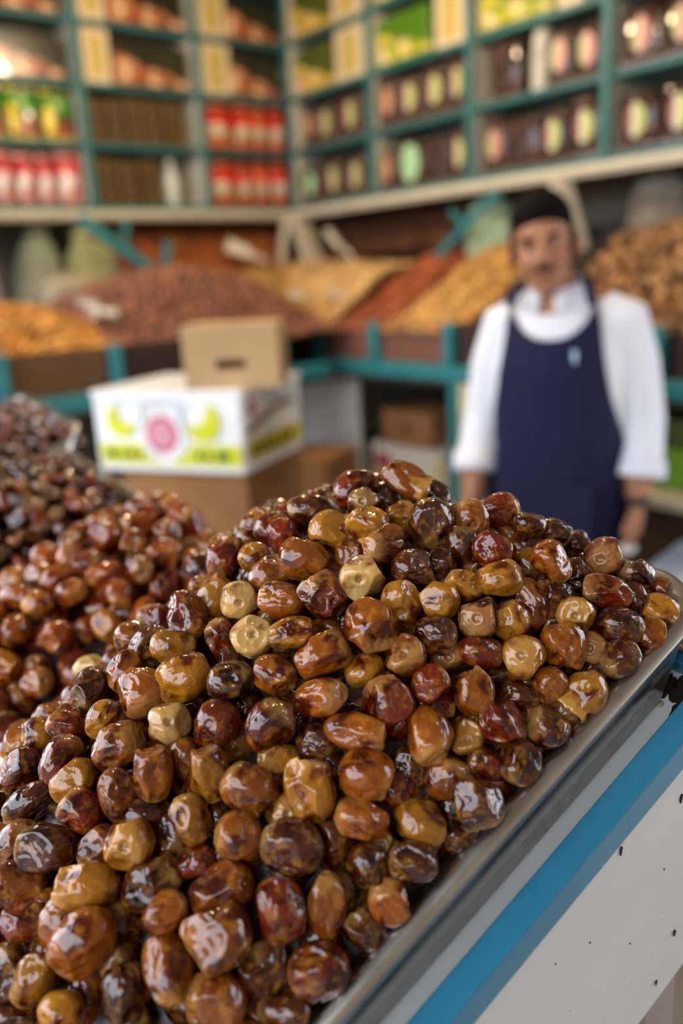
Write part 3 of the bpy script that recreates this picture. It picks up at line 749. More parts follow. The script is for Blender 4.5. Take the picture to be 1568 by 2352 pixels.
apron_m = Mat('navy_cotton', .8, .2)
apron_m.set('Base Color', (*L3('1b1c3a'), 1)); apron_m.bump(apron_m.noise(apron_m.tc('Object'), 7., 3.), .5, .02); apron_m = apron_m.m
hair_m = plain('black_hair', '0b0807', .8, .08, scale=60, bump=.4)
trouser_m = plain('dark_trousers', '20222c', .8, .2)

man = empty('person', Matrix.Translation((.574, 2.144, 0)) @ Matrix.Rotation(math.radians(-15 - 12), 4, 'Z'))
TORSO = [(.86, 0, .0, .155, .105), (.95, 0, 0, .158, .108), (1.06, 0, 0, .150, .104), (1.18, 0, .0, .155, .108), (1.30, 0, .0, .165, .112), (1.38, 0, .005, .160, .100), (1.435, -.006, .01, .128, .084), (1.462, -.016, .01, .098, .072), (1.485, -.02, .01, .072, .060)]
ARM = {-1: [(-.145, .005, 1.405), (-.178, .01, 1.31), (-.205, .015, 1.17), (-.218, -.03, 1.05), (-.215, -.065, .955)],
       1: [(.140, .005, 1.412), (.170, .01, 1.31), (.192, .02, 1.17), (.198, -.015, 1.05), (.195, -.04, .965)]}
HM = Matrix.Translation((-.047, -.02, 1.592)) @ Matrix.Rotation(math.radians(9), 4, 'Z') @ Matrix.Rotation(math.radians(-8), 4, 'Y') @ Matrix.Rotation(math.radians(3), 4, 'X') @ Matrix.Scale(1.0, 4)
H = lambda *p: HM @ Vector(p)
hr = HM.to_3x3().to_4x4()
b = MB()
b.loft([ering(cx, cy, z, rx - .012, ry - .012) for z, cx, cy, rx, ry in TORSO])
b.tube([(-.02, .012, 1.44), (-.03, .005, 1.49), (-.042, -.004, 1.545)], [.058, .053, .054], 16)
for s in (-1, 1):
    b.tube(ARM[s], [.052, .047, .042, .038, .027], 14)
    b.tube([(s * .08, 0, .92), (s * .09, .0, .7), (s * .095, .01, .5), (s * .1, .02, .28), (s * .1, .03, .08)], [.082, .075, .056, .052, .038], 14)
    b.sph((s * .105, -.035, .04), .042, .10, .035)
    w = Vector(ARM[s][-1])
    # hand: palm, four fingers, thumb (back of the hand outwards)
    b.tube([w + Vector((0, 0, .02)), w + Vector((0, -.004, -.03)), w + Vector((-.004 * s, -.01, -.075))], [.026, .033, .032], 12, flat=.62)
    for j, (dy, ln) in enumerate(((-.030, .066), (-.010, .076), (.010, .070), (.028, .055))):
        p0 = w + Vector((-.003 * s, dy - .008, -.07)); cu = -.012 * s
        b.tube([p0, p0 + Vector((cu * .4, -.004, -ln * .45)), p0 + Vector((cu * 1.4, -.006, -ln * .8)), p0 + Vector((cu * 2.4, -.004, -ln))], [.0095, .009, .008, .0062], 8)
    p0 = w + Vector((-.006 * s, -.026, -.025))
    b.tube([p0, p0 + Vector((-.010 * s, -.022, -.025)), p0 + Vector((-.014 * s, -.026, -.052))], [.012, .010, .007], 8)
# head
b.sph(H(0, .012, .02), .072, .092, .088, M=hr); b.sph(H(0, -.022, -.028), .060, .066, .080, M=hr)
b.sph(H(0, -.036, -.074), .046, .046, .040, M=hr); b.sph(H(0, -.074, -.096), .020, .014, .016, M=hr)
for s in (-1, 1):
    b.sph(H(s * .034, -.062, -.03), .024, .022, .022, M=hr); b.sph(H(s * .077, .014, -.008), .011, .022, .033, M=hr)
    b.sph(H(s * .010, -.100, -.034), .009, .009, .007, M=hr); b.sph(H(s * .03, -.080, .020), .024, .012, .009, M=hr)
b.tube([H(0, -.086, .012), H(0, -.100, -.012), H(0, -.113, -.03)], [.008, .010, .0125], 10)
b.sph(H(0, -.092, -.062), .024, .009, .006, M=hr); b.sph(H(0, -.090, -.072), .020, .009, .0065, M=hr)
remesh(b, 'body', .0055, 5, skin, man)
# hair, brows, moustache, eyes, lips
hb = MB(); hb.sph(H(0, .026, .050), .0775, .0985, .085, M=hr @ Matrix.Rotation(math.radians(-14), 4, 'X'))
for s in (-1, 1): hb.sph(H(s * .0685, .002, .012), .0115, .028, .044, M=hr)
hb.sph(H(0, .075, -.02), .055, .03, .05, M=hr)
remesh(hb, 'hair', .006, 3, hair_m, man)
for s in (-1, 1):
    MB().tube([H(s * .014, -.093, .018), H(s * .032, -.092, .025), H(s * .052, -.076, .019)], [.004, .0056, .003], 8).build('eyebrow', hair_m, man, True)
    e = MB().sph(H(s * .030, -.076, .002), .0105, .0095, .0062, M=hr).build('eye', plain('eye_white' + str(s), '94867a', .3), man, True)
    MB().sph(H(s * .029, -.0843, .002), .0058, .002, .0052, 2, M=hr).build('iris', plain('iris' + str(s), '1a0f0a', .2), e, True)
MB().tube([H(-.030, -.090, -.056), H(-.015, -.101, -.049), H(0, -.1035, -.047), H(.015, -.101, -.049), H(.030, -.090, -.056)], [.002, .0048, .0045, .0048, .002], 8).build('moustache', hair_m, man, True)
MB().tube([H(-.022, -.094, -.067), H(0, -.101, -.068), H(.022, -.094, -.067)], [.002, .0055, .002], 8).build('lips', plain('lip_skin', '8a4640', .45), man, True)
# shirt
sh = MB()
sh.loft([ering(cx, cy, z, rx + .010, ry + .010) for z, cx, cy, rx, ry in TORSO[:-2]] + [[p + Vector((0, 0, -.050 * max(0, -(p.y - .01) / .07) ** 3)) for p in ering(-.022, .01, 1.476, .082, .070)], [p + Vector((0, 0, -.055 * max(0, -(p.y - .01) / .062) ** 3)) for p in ering(-.025, .01, 1.492, .068, .062)]])
for s in (-1, 1):
    A = ARM[s]
    sh.tube([(s * .09, .008, 1.435), *A[:4], Vector(A[3]) + (Vector(A[4]) - Vector(A[3])) * .02], [.050, .062, .060, .056, .054, .054], 18)
remesh(sh, 'shirt', .0065, 8, shirt_m, man)
for s in (-1, 1):
    a_, b_ = Vector(ARM[s][3]), Vector(ARM[s][4]); d_ = (b_ - a_)
    MB().tube([a_ - d_ * .25, a_ + d_ * .22, a_ + d_ * .25], [.060, .062, .058], 20).build('rolled_cuff', shirt_m, man, True)
for s in (-1, 1):
    k = 8; o1 = [Vector((-.027 + s * (.012 + .052 * math.sin(t)), .008 - .062 * math.cos(t), 1.508 - .018 * math.cos(t))) for t in [i / k * math.pi for i in range(k + 1)]]
    o2 = [Vector((-.027 + s * (.022 + .062 * math.sin(t)), .010 - .078 * math.cos(t), 1.465 - .030 * math.cos(t) ** 3)) for t in [i / k * math.pi for i in range(k + 1)]]
    m_ = MB(); va = [m_.bm.verts.new(p) for p in o1]; vb = [m_.bm.verts.new(p) for p in o2]
    for i in range(k): m_.bm.faces.new((va[i], va[i + 1], vb[i + 1], vb[i]))
    c_ = m_.build('collar', shirt_m, man, True); c_.modifiers.new('t', 'SOLIDIFY').thickness = .004
# apron
def tors(z):
    zs = [t_[0] for t_ in TORSO]
    return [float(np.interp(z, zs, [t_[i] for t_ in TORSO])) for i in range(1, 5)]
m_ = MB(); ncol, nrow = 22, 40; grid = []
for i in range(nrow + 1):
    row = []
    for j in range(ncol + 1):
        s = -1 + 2 * j / ncol
        zt = 1.375 + .085 * min(1, abs(s)) ** 2.5
        z = .52 + (zt - .52) * i / nrow
        hw = float(np.interp(z, [.5, .9, 1.05, 1.15, 1.25, 1.35, 1.46], [.20, .186, .180, .166, .140, .122, .108]))
        cx, cy, rx, ry = tors(max(z, .95))
        x = s * hw + cx - .008; u = min(.992, abs(x - cx) / (rx + .018))
        y = cy - (ry + .020) * math.sqrt(1 - u * u) - .003
        y -= .006 * mnoise.noise(Vector((x * 8, z * 3, 1))) * (1 if z < 1.2 else .3) + .01 * max(0, .95 - z) * math.sin(x * 30)
        row.append(m_.bm.verts.new((x, y, z)))
    grid.append(row)
for i in range(nrow):
    for j in range(ncol): m_.bm.faces.new((grid[i][j], grid[i][j + 1], grid[i + 1][j + 1], grid[i + 1][j]))
ap = m_.build('apron', apron_m, man, True); ap.modifiers.new('t', 'SOLIDIFY').thickness = .004
MB().box(-.11, .11, -.146, -.136, .90, 1.03, .004).build('pocket', apron_m, ap)
for s in (-1, 1):
    MB().tube([(s * .098 - .012, -.088, 1.452), (s * .088 - .018, -.055, 1.492), (s * .078 - .022, -.01, 1.508), (s * .06 - .025, .05, 1.505), (-.025, .078, 1.50)], [.013, .013, .012, .011, .011], 8, flat=.35).build('neck_strap', apron_m, ap, True)
MB().tube([(.055, -.118, 1.30), (.052, -.119, 1.35)], .006, 8).build('pen', plain('pale_blue_plastic', 'b8d8e8', .3), man, True)
# trousers, belt line, shoes, watch
tr = MB()
tr.loft([ering(0, 0, z, rx, ry) for z, rx, ry in ((.84, .160, .112), (.93, .166, .116), (1.0, .163, .114))])
for s in (-1, 1): tr.tube([(s * .08, 0, .93), (s * .09, 0, .7), (s * .095, .01, .5), (s * .1, .02, .28), (s * .1, .03, .07)], [.094, .088, .075, .068, .062], 14)
remesh(tr, 'trousers', .012, 3, trouser_m, man)
for s in (-1, 1): MB().loft([ering(s * .105, -.035, z, rx, ry, 18) for z, rx, ry in ((.0, .046, .115), (.03, .05, .12), (.06, .045, .10), (.085, .038, .06))]).build('shoe', plain('black_leather' + str(s), '15130f', .4), man, True)
wv = Vector(ARM[1][4]); MB().tube([wv + Vector((0, -.002, .022)), wv + Vector((0, -.002, .002))], .031, 16).build('watch', plain('watch_steel', '3a3a3e', .35, metal=.6), man, True)
pc = MB().sph((0, 0, 0), .022, .018, .016, 3)
for v in pc.bm.verts: v.co *= 1 + .2 * mnoise.noise(v.co * 90)
pc = pc.build('paper_scrap', plain('crumpled_paper', 'd8d4cc', .7), None, True)
pc.matrix_world = man.matrix_world @ Matrix.Translation(wv + Vector((-.012, -.034, -.105)))
tag(pc, 'crumpled white paper held in the hand of the man', 'paper')
tag(man, 'man in a white shirt and navy apron standing with his arms down', 'person')
DATES = '''
-1684 4209 11747 -19 79 47 -34 441 338 1 aL2|amber brown leaning date at the bottom, left flank of front pile, third from left
-845 4075 11842 -12 78 29 -54 403 342 1 aL1|amber brown leaning date at the bottom, front pile right of centre
-403 4460 12149 -33 -43 50 68 378 325 1 dL9|dark brown level date low down, front pile right of centre
-851 4372 11947 15 75 -43 -47 424 307 1 aL2|amber brown leaning date low down, front pile left of centre
-485 4213 11908 3 -29 96 -4 392 294 1 rL2|reddish brown upright date at the bottom, front pile right of centre
-274 4055 11605 7 77 -27 -57 361 305 1 rL8|reddish brown level date at the bottom, rim side of front pile
-1148 4057 11661 37 78 -33 38 394 269 1 aS0|amber brown stem-scarred date at the bottom, front pile left of centre
-2050 4831 11969 55 34 -54 -54 408 333 1 dL3|dark brown level date low down, left flank of front pile, left one
-865 3938 11537 10 -65 0 75 349 299 1 aL3|amber brown level date at the bottom, front pile right of centre
154 5381 13181 23 69 69 -2 393 363 1 aL5|amber brown upright date above the middle, front pile left of centre
-277 4685 12400 59 -2 -15 -79 417 285 1 gL6|golden brown upright date below the middle, front pile right of centre
-602 4125 11603 82 1 -15 -55 358 300 1 dL6|dark brown upright date at the bottom, front pile right of centre
-1701 4493 11915 73 -18 -60 25 396 288 1 gL4|golden brown level date low down, left flank of front pile
-681 4713 12400 82 -36 -22 37 353 320 1 aL0|amber brown leaning date below the middle, front pile left of centre
56 4731 12447 18 81 8 55 342 325 1 aL9|amber brown level date below the middle, front pile right of centre
-1168 5490 12818 -41 59 64 -28 413 333 1 gL9|golden brown leaning date above the middle, left flank of front pile
-1444 4607 12120 86 50 4 -1 361 306 1 gE5|golden brown end-on date low down, left flank of front pile
486 4910 12601 -10 -30 81 -49 378 294 1 aS9|amber brown stem-scarred date at middle height, front pile right of centre
735 4622 12283 17 82 55 6 327 311 1 dL5|dark brown upright date below the middle, rim side of front pile
-1302 4440 11952 88 -9 47 7 381 295 1 dL5|dark brown leaning date low down, front pile left of centre
-217 4279 11859 78 -9 -8 -62 398 246 1 aL8|amber brown upright date at the bottom, rim side of front pile, left one
-553 4979 12694 77 -25 29 -52 364 296 1 rL2|reddish brown leaning date at middle height, front pile left of centre, left one
-1416 4025 11548 15 96 -22 11 334 248 1 dL6|dark brown upright date at the bottom, front pile left of centre
-183 5306 13015 80 -18 56 -5 391 290 1 aL7|amber brown leaning date above the middle, front pile left of centre
-1613 5194 12462 81 -15 53 -21 364 310 1 aL7|amber brown leaning date at middle height, left flank of front pile, right one
236 5047 12790 -46 -12 29 83 327 315 1 rL0|reddish brown leaning date at middle height, front pile left of centre, right one
1477 5363 12969 21 48 83 20 366 312 1 aL5|amber brown leaning date above the middle, rim side of front pile, left one
-1504 5552 12694 23 -14 83 -49 379 325 1 aS7|amber brown stem-scarred date at middle height, left flank of front pile, right one
-2250 4757 11753 -38 72 -45 36 367 304 1 aL7|amber brown level date low down, left flank of front pile
-737 4501 12196 56 -42 -52 49 300 289 1 aL2|amber brown level date low down, front pile left of centre
382 4620 12152 44 -48 71 -27 329 291 1 gL9|golden brown level date low down, rim side of front pile
10 4917 12648 25 73 16 62 401 243 1 aL4|amber brown level date at middle height, front pile left of centre
-2009 4228 11498 12 85 -47 -22 348 238 1 gL5|golden brown upright date at the bottom, left flank of front pile
-899 5082 12666 10 -46 88 -6 325 308 1 rL8|reddish brown upright date at middle height, left flank of front pile
118 5749 13393 36 17 -57 72 373 316 1 pE1|pale tan end-on date high up, left flank of front pile, right one
1186 5282 12929 0 -11 -48 87 346 293 1 gE2|golden brown end-on date above the middle, front pile right of centre
-1318 4892 12425 7 100 -3 4 352 267 1 aL0|amber brown upright date below the middle, left flank of front pile, third from left
21 4564 12237 57 -48 -42 51 341 249 1 aL3|amber brown level date low down, front pile right of centre
-207 5081 12814 -37 29 -51 72 380 248 1 aS7|amber brown stem-scarred date at middle height, front pile left of centre
-294 6045 13448 3 79 9 61 399 314 1 aL6|amber brown level date near the peak, left flank of front pile
660 6094 13673 7 98 15 6 378 313 1 dL3|dark brown upright date near the peak, left flank of front pile
1571 5186 12685 -40 -34 85 2 342 289 1 gT8|golden brown torn-skinned date at middle height, rim side of front pile
-1244 5195 12619 49 35 -35 72 338 287 1 pE8|pale tan end-on date at middle height, left flank of front pile
-935 4812 12453 4 100 -1 6 364 252 1 gL0|golden brown upright date below the middle, front pile left of centre
311 5965 13563 48 67 -4 -56 416 296 1 aS5|amber brown stem-scarred date near the peak, left flank of front pile
322 4408 12031 4 -68 19 71 308 244 1 dL8|dark brown level date low down, rim side of front pile, left one
-154 5709 13301 73 14 -31 -59 350 300 1 rL6|reddish brown leaning date high up, left flank of front pile
973 4996 12608 16 -47 85 -15 321 269 1 rL6|reddish brown upright date at middle height, rim side of front pile
-684 5570 13055 34 28 -40 80 342 290 1 pE4|pale tan end-on date above the middle, left flank of front pile
-2300 5218 12045 -23 67 55 -44 403 238 1 dL2|dark brown leaning date below the middle, left flank of front pile, left one
-820 5304 12858 11 72 9 68 334 275 1 dL1|dark brown level date at middle height, left flank of front pile, right one
382 5248 13009 84 50 7 -21 326 276 1 aE1|amber brown end-on date above the middle, front pile left of centre
-1559 4881 12297 10 44 89 3 359 245 1 aL7|amber brown upright date below the middle, left flank of front pile, second from left
170 4306 11849 60 12 -18 -77 284 242 1 aL2|amber brown upright date at the bottom, rim side of front pile, right one
381 5578 13239 3 23 97 7 386 288 1 gL5|golden brown upright date high up, front pile left of centre
-1225 6056 13033 48 84 26 1 403 293 1 rS0|reddish brown stem-scarred date high up, left flank of front pile
902 5448 13170 82 56 -8 -10 330 280 1 rE3|reddish brown end-on date high up, front pile right of centre
43 4411 12022 2 95 -28 15 276 245 1 dL3|dark brown upright date low down, rim side of front pile
806 5104 12793 95 -27 7 13 324 243 1 aL6|amber brown upright date at middle height, front pile right of centre
-1054 4633 12264 36 -30 10 88 306 230 1 gL0|golden brown upright date low down, front pile left of centre
6 4276 11690 90 1 -24 -36 284 236 1 dL6|dark brown leaning date at the bottom, rim side of front pile, right one
-465 5777 13242 59 13 -72 -33 361 272 1 aL8|amber brown level date high up, left flank of front pile
-156 4558 12079 11 92 37 6 348 244 1 dL7|dark brown upright date low down, front pile right of centre
1280 5018 12538 83 9 -53 -16 283 271 1 dL2|dark brown level date at middle height, rim side of front pile
565 4820 12323 63 -28 11 -72 321 271 1 aL5|amber brown leaning date below the middle, rim side of front pile
527 6682 13858 -9 76 -41 49 416 275 1 aT2|amber brown torn-skinned date at the peak, left flank of front pile
1074 4863 12386 -37 -13 91 -12 289 249 1 dL3|dark brown leaning date below the middle, rim side of front pile, right one
-2000 5912 12550 47 82 8 -31 374 279 1 dS1|dark brown stem-scarred date at middle height, left flank of front pile
1090 5671 13366 77 17 57 25 328 260 1 gL3|golden brown level date high up, front pile left of centre, third from left
496 5750 13448 48 37 69 41 331 269 1 dL1|dark brown level date high up, front pile left of centre
1882 5736 13196 81 -2 -59 -2 378 239 1 rL1|reddish brown level date high up, right flank of front pile
-1174 4231 11909 35 36 53 68 274 217 1 aL8|amber brown leaning date at the bottom, front pile left of centre
-1817 4913 12162 33 -48 1 81 283 266 1 rL4|reddish brown leaning date below the middle, left flank of front pile, right one
-1918 5135 12250 -48 7 87 6 316 281 1 gL3|golden brown leaning date below the middle, left flank of front pile
-1519 4420 11660 83 -18 -14 51 334 273 1 dL2|dark brown leaning date at the bottom, front pile left of centre
1494 5800 13423 -13 87 -46 13 328 265 1 aL7|amber brown upright date near the peak, front pile right of centre
1966 6071 13338 79 54 -30 6 342 290 1 rE7|reddish brown end-on date near the peak, front pile right of centre
-798 5961 13195 -3 6 -61 79 327 277 1 pE8|pale tan end-on date high up, left flank of front pile, left one
-1720 4235 11327 -32 19 29 88 328 251 1 aL9|amber brown upright date at the bottom, left flank of front pile, right one
1915 5531 13017 14 82 17 53 314 264 1 dL9|dark brown level date above the middle, rim side of front pile, right one
-514 5263 12910 40 72 42 39 319 231 1 aL6|amber brown leaning date above the middle, left flank of front pile
589 5343 13098 -18 76 -22 59 303 255 1 dL8|dark brown level date above the middle, front pile left of centre
-994 6662 13292 74 -22 -5 -63 403 273 1 rL4|reddish brown upright date near the peak, left flank of front pile, left one
-106 6269 13595 -28 79 -15 52 322 302 1 gT2|golden brown torn-skinned date near the peak, left flank of front pile
-2091 5380 12274 82 -37 8 -43 378 273 1 rL2|reddish brown upright date below the middle, left flank of front pile
-1486 4302 11510 73 39 26 -50 318 277 1 dE7|dark brown end-on date at the bottom, front pile left of centre, left one
-2145 4501 11672 61 -43 53 -39 270 231 1 rL1|reddish brown level date at the bottom, left flank of front pile
-473 3915 11454 -39 -46 66 45 299 199 1 dL4|dark brown level date at the bottom, rim side of front pile, left one
-393 5498 13100 -29 71 37 -53 341 232 1 gL7|golden brown level date above the middle, left flank of front pile, right one
-1800 4046 11420 60 12 -75 -24 266 220 1 gL1|golden brown level date at the bottom, left flank of front pile
1860 5362 12842 63 8 -77 5 283 247 1 dL0|dark brown level date above the middle, rim side of front pile, left one
-2474 5595 12086 -27 50 81 -13 362 233 1 rL6|reddish brown leaning date below the middle, left flank of front pile, left one
528 5121 12855 78 -34 46 -26 260 243 1 rL3|reddish brown leaning date at middle height, front pile right of centre, third from left
-2092 5655 12401 9 -47 1 88 309 264 1 rL5|reddish brown leaning date at middle height, left flank of front pile
652 5533 13274 73 -31 -61 2 280 249 1 gL6|golden brown level date high up, front pile left of centre, first from left
-2158 4229 11220 -35 -58 44 59 336 228 1 dL2|dark brown level date at the bottom, left flank of front pile
-256 4968 12560 -10 77 -47 42 260 243 1 dL9|dark brown leaning date at middle height, front pile left of centre
740 5000 12523 79 57 13 -18 279 236 1 gE1|golden brown end-on date at middle height, front pile right of centre
-1232 4783 12057 -5 52 -56 64 353 290 1 dS8|dark brown stem-scarred date low down, front pile left of centre
882 5285 12988 48 22 81 26 290 213 1 rL4|reddish brown level date above the middle, front pile right of centre
646 4635 12021 -9 83 7 54 285 215 1 dL7|dark brown level date low down, rim side of front pile, right one
1139 5454 13141 -40 -32 25 82 266 248 1 gL6|golden brown leaning date above the middle, front pile right of centre
1606 5545 13115 74 59 6 -31 300 254 1 gE4|golden brown end-on date high up, front pile right of centre
1083 5881 13513 58 40 60 37 292 273 1 rL7|reddish brown level date near the peak, front pile left of centre
-1024 4543 12011 22 62 -49 -57 287 220 1 rL7|reddish brown level date low down, front pile left of centre, left one
1305 5640 13160 94 -32 -8 -4 383 237 1 aL1|amber brown upright date high up, front pile right of centre
-497 4928 12471 82 37 -42 -11 290 224 1 gS0|golden brown stem-scarred date below the middle, front pile left of centre
-1314 5824 12905 33 51 65 46 317 265 1 gL4|golden brown level date above the middle, left flank of front pile, left one
963 6150 13671 95 -18 -11 22 303 257 1 aL2|amber brown upright date near the peak, front pile left of centre
-254 6684 13670 65 -4 -75 -10 362 256 1 dL9|dark brown level date at the peak, left flank of front pile
107 5282 12879 -25 57 66 -42 293 240 1 gL2|golden brown leaning date above the middle, front pile left of centre
-1028 6320 13074 0 19 21 96 434 294 1 gL6|golden brown upright date high up, left flank of front pile
-2344 5026 11855 93 -2 32 17 358 267 1 aS8|amber brown stem-scarred date low down, left flank of front pile
-1708 4792 11980 -29 -65 69 11 313 230 1 aL2|amber brown leaning date low down, left flank of front pile
1241 6392 13660 -48 48 -34 65 300 259 1 rL2|reddish brown level date at the peak, front pile left of centre
-2395 5831 12226 -8 79 30 -54 306 273 1 gL6|golden brown leaning date at middle height, left flank of front pile
-276 4268 11606 20 91 -33 18 340 262 1 dL3|dark brown upright date at the bottom, rim side of front pile
-575 6090 13331 53 -45 20 -69 321 265 1 aS4|amber brown stem-scarred date high up, left flank of front pile
-1873 4417 11719 39 21 31 84 316 279 1 aL9|amber brown leaning date at the bottom, left flank of front pile, second from left
1344 5178 12758 7 98 19 7 258 211 1 aL3|amber brown upright date at middle height, rim side of front pile
697 5433 12897 -2 -11 -54 83 355 258 1 aE7|amber brown end-on date above the middle, front pile right of centre
-467 4685 12248 85 52 8 -1 279 236 1 gE2|golden brown end-on date below the middle, front pile left of centre
257 4751 12310 -6 96 -21 20 260 215 1 rL9|reddish brown leaning date below the middle, front pile right of centre
856 4896 12353 1 -49 12 86 260 215 1 rL4|reddish brown leaning date below the middle, rim side of front pile
-1365 4822 12188 60 -47 60 -24 312 215 1 dL8|dark brown level date below the middle, left flank of front pile
877 6032 13499 93 -9 1 36 321 233 1 dL8|dark brown upright date near the peak, front pile left of centre, right one
-1127 5044 12391 12 83 54 -3 392 229 1 aL1|amber brown upright date below the middle, left flank of front pile, fourth from left
120 6723 13812 76 -44 27 -39 384 306 1 rL8|reddish brown leaning date at the peak, left flank of front pile
-1047 4081 11393 51 72 27 39 354 267 1 dL6|dark brown level date at the bottom, front pile right of centre
1122 5199 12682 -2 80 3 60 285 215 1 dL5|dark brown level date at middle height, right flank of front pile
-644 4011 11320 77 -13 -59 18 339 289 1 aL5|amber brown level date at the bottom, rim side of front pile
2261 5667 13050 13 82 0 56 257 232 1 gL0|golden brown level date high up, rim side of front pile
2137 5521 12928 -48 42 4 77 265 203 1 aL3|amber brown leaning date above the middle, rim side of front pile, right one
-1787 5467 12542 -25 -33 91 4 286 211 1 gL1|golden brown upright date at middle height, left flank of front pile
-1517 6021 12838 10 88 23 -40 335 275 1 dL3|dark brown leaning date above the middle, left flank of front pile
346 4870 12385 5 -12 99 -10 279 215 1 dL3|dark brown upright date below the middle, front pile right of centre
197 6202 13657 77 -10 -57 -26 325 259 1 gL6|golden brown leaning date near the peak, left flank of front pile, left one
-891 4806 12162 60 45 65 -10 295 271 1 dL2|dark brown leaning date below the middle, front pile left of centre
-1697 5867 12708 -5 58 77 -25 341 249 1 aL5|amber brown upright date above the middle, left flank of front pile
-455 6432 13525 6 55 82 12 310 235 1 rL6|reddish brown upright date near the peak, left flank of front pile, right one
835 5623 13343 29 -50 -21 79 271 203 1 gL7|golden brown level date high up, front pile left of centre, second from left
148 4605 11977 90 36 -14 22 334 272 1 dE4|dark brown end-on date low down, right flank of front pile
2180 5943 13232 43 -46 -17 76 260 227 1 dL8|dark brown leaning date high up, right flank of front pile
178 6467 13744 81 53 8 -25 347 256 1 dE8|dark brown end-on date at the peak, left flank of front pile, right one
-2218 4339 11433 12 -11 17 97 346 233 1 dL3|dark brown upright date at the bottom, left flank of front pile
25 5260 12711 74 -45 -47 19 343 251 1 dL6|dark brown level date at middle height, front pile left of centre, left one
-832 5182 12476 67 51 44 -31 299 271 1 aE2|amber brown end-on date at middle height, left flank of front pile, right one
-924 5823 12953 62 -25 -6 74 311 239 1 rL0|reddish brown leaning date above the middle, left flank of front pile, right one
-392 5384 12746 19 -2 91 -38 328 275 1 dS1|dark brown stem-scarred date at middle height, front pile left of centre
-580 6723 13514 57 8 64 -50 350 282 1 rS8|reddish brown stem-scarred date near the peak, left flank of front pile
1418 6180 13588 -18 82 -9 54 245 206 1 dL7|dark brown level date near the peak, front pile left of centre
533 5210 12668 36 -25 88 -20 347 290 1 rL6|reddish brown leaning date at middle height, front pile right of centre, second from left
1013 5336 12751 -44 61 -33 57 345 243 1 dS9|dark brown stem-scarred date above the middle, front pile right of centre
2127 5828 13072 15 65 74 9 295 223 1 dL4|dark brown upright date high up, right flank of front pile
707 5868 13418 14 19 97 10 260 215 1 dL6|dark brown upright date near the peak, front pile left of centre, left one
1722 5935 13254 92 -30 -23 -13 260 218 1 dL3|dark brown leaning date high up, front pile right of centre
-2339 4713 11325 70 46 27 48 315 276 1 rS3|reddish brown stem-scarred date at the bottom, left flank of front pile
1648 6267 13486 23 74 38 49 270 196 1 dL6|dark brown level date near the peak, front pile right of centre
1497 5736 13188 73 -29 -57 23 297 233 1 dL8|dark brown level date high up, front pile right of centre
-150 4952 12404 70 -41 -5 -58 299 251 1 dS4|dark brown stem-scarred date below the middle, front pile right of centre
-1381 4065 11298 82 46 7 -34 290 266 1 dE1|dark brown end-on date at the bottom, front pile left of centre, right one
1709 5486 12876 68 29 -47 49 280 237 1 aE7|amber brown end-on date above the middle, rim side of front pile, left one
466 6368 13646 61 37 36 61 274 251 1 gL7|golden brown leaning date near the peak, left flank of front pile, right one
-430 4538 11945 79 53 -4 -31 326 271 1 dE8|dark brown end-on date low down, front pile right of centre
2490 5855 12756 64 59 13 -47 341 255 1 aE1|amber brown end-on date above the middle, rim side of front pile, right one
-1703 6238 12806 59 -53 -30 53 318 256 1 aL2|amber brown level date above the middle, left flank of front pile, left one
-1615 4665 11784 22 -59 34 69 305 256 1 dL4|dark brown level date low down, left flank of front pile, right one
-702 6310 13420 74 -27 61 -5 259 211 1 gL2|golden brown level date near the peak, left flank of front pile, left one
-140 4427 11790 89 18 -21 36 344 253 1 dE7|dark brown end-on date at the bottom, right flank of front pile
308 5131 12591 47 23 32 79 307 248 1 rL4|reddish brown leaning date at middle height, front pile right of centre, first from left
779 6747 13695 -9 -33 36 87 265 249 1 dL4|dark brown leaning date at the peak, left flank of front pile
-294 5159 12586 47 87 15 -6 331 256 1 dL0|dark brown upright date at middle height, front pile left of centre
473 4667 11988 -3 70 51 -50 319 270 1 dL2|dark brown leaning date low down, rim side of front pile
-1111 4268 11587 71 28 63 -11 336 280 1 dL2|dark brown level date at the bottom, front pile left of centre
2369 5958 13083 49 39 78 9 260 215 1 aL9|amber brown leaning date high up, right flank of front pile
1869 6390 13323 87 -37 -17 30 260 225 1 dL7|dark brown leaning date near the peak, front pile right of centre
-384 4119 11431 44 83 -7 -34 293 241 1 dL4|dark brown leaning date at the bottom, rim side of front pile, left one
-740 5356 12630 79 -48 -17 -34 298 244 1 dL1|dark brown upright date at middle height, left flank of front pile
-2146 5397 11940 75 34 42 -36 331 246 1 rE1|reddish brown end-on date below the middle, left flank of front pile
-2015 4489 11383 -20 -22 42 86 303 259 1 aL8|amber brown leaning date at the bottom, left flank of front pile, first from left
-2657 6101 12040 71 57 36 -19 332 273 1 aL2|amber brown leaning date at middle height, left flank of front pile, left one
-830 4170 11516 68 9 40 61 357 254 1 dL7|dark brown leaning date at the bottom, front pile right of centre
61 6116 13449 7 14 98 -9 260 222 1 aL6|amber brown upright date near the peak, left flank of front pile
-856 5736 12803 79 -61 3 -4 341 252 1 dL0|dark brown upright date above the middle, left flank of front pile
-1651 5617 12457 52 -47 69 -18 315 279 1 rL0|reddish brown level date at middle height, left flank of front pile, right one
1369 5969 13328 -3 75 -64 17 306 240 1 gL4|golden brown upright date high up, front pile right of centre
-70 4717 12144 46 -54 -36 61 341 289 1 rL6|reddish brown level date below the middle, front pile right of centre
870 4877 12173 88 42 -14 -15 314 267 1 rE0|reddish brown end-on date below the middle, rim side of front pile
15 5467 12889 -32 -29 45 78 335 283 1 dL2|dark brown leaning date above the middle, front pile left of centre
1450 6285 13357 23 -42 66 -58 359 272 1 rL0|reddish brown level date near the peak, front pile right of centre
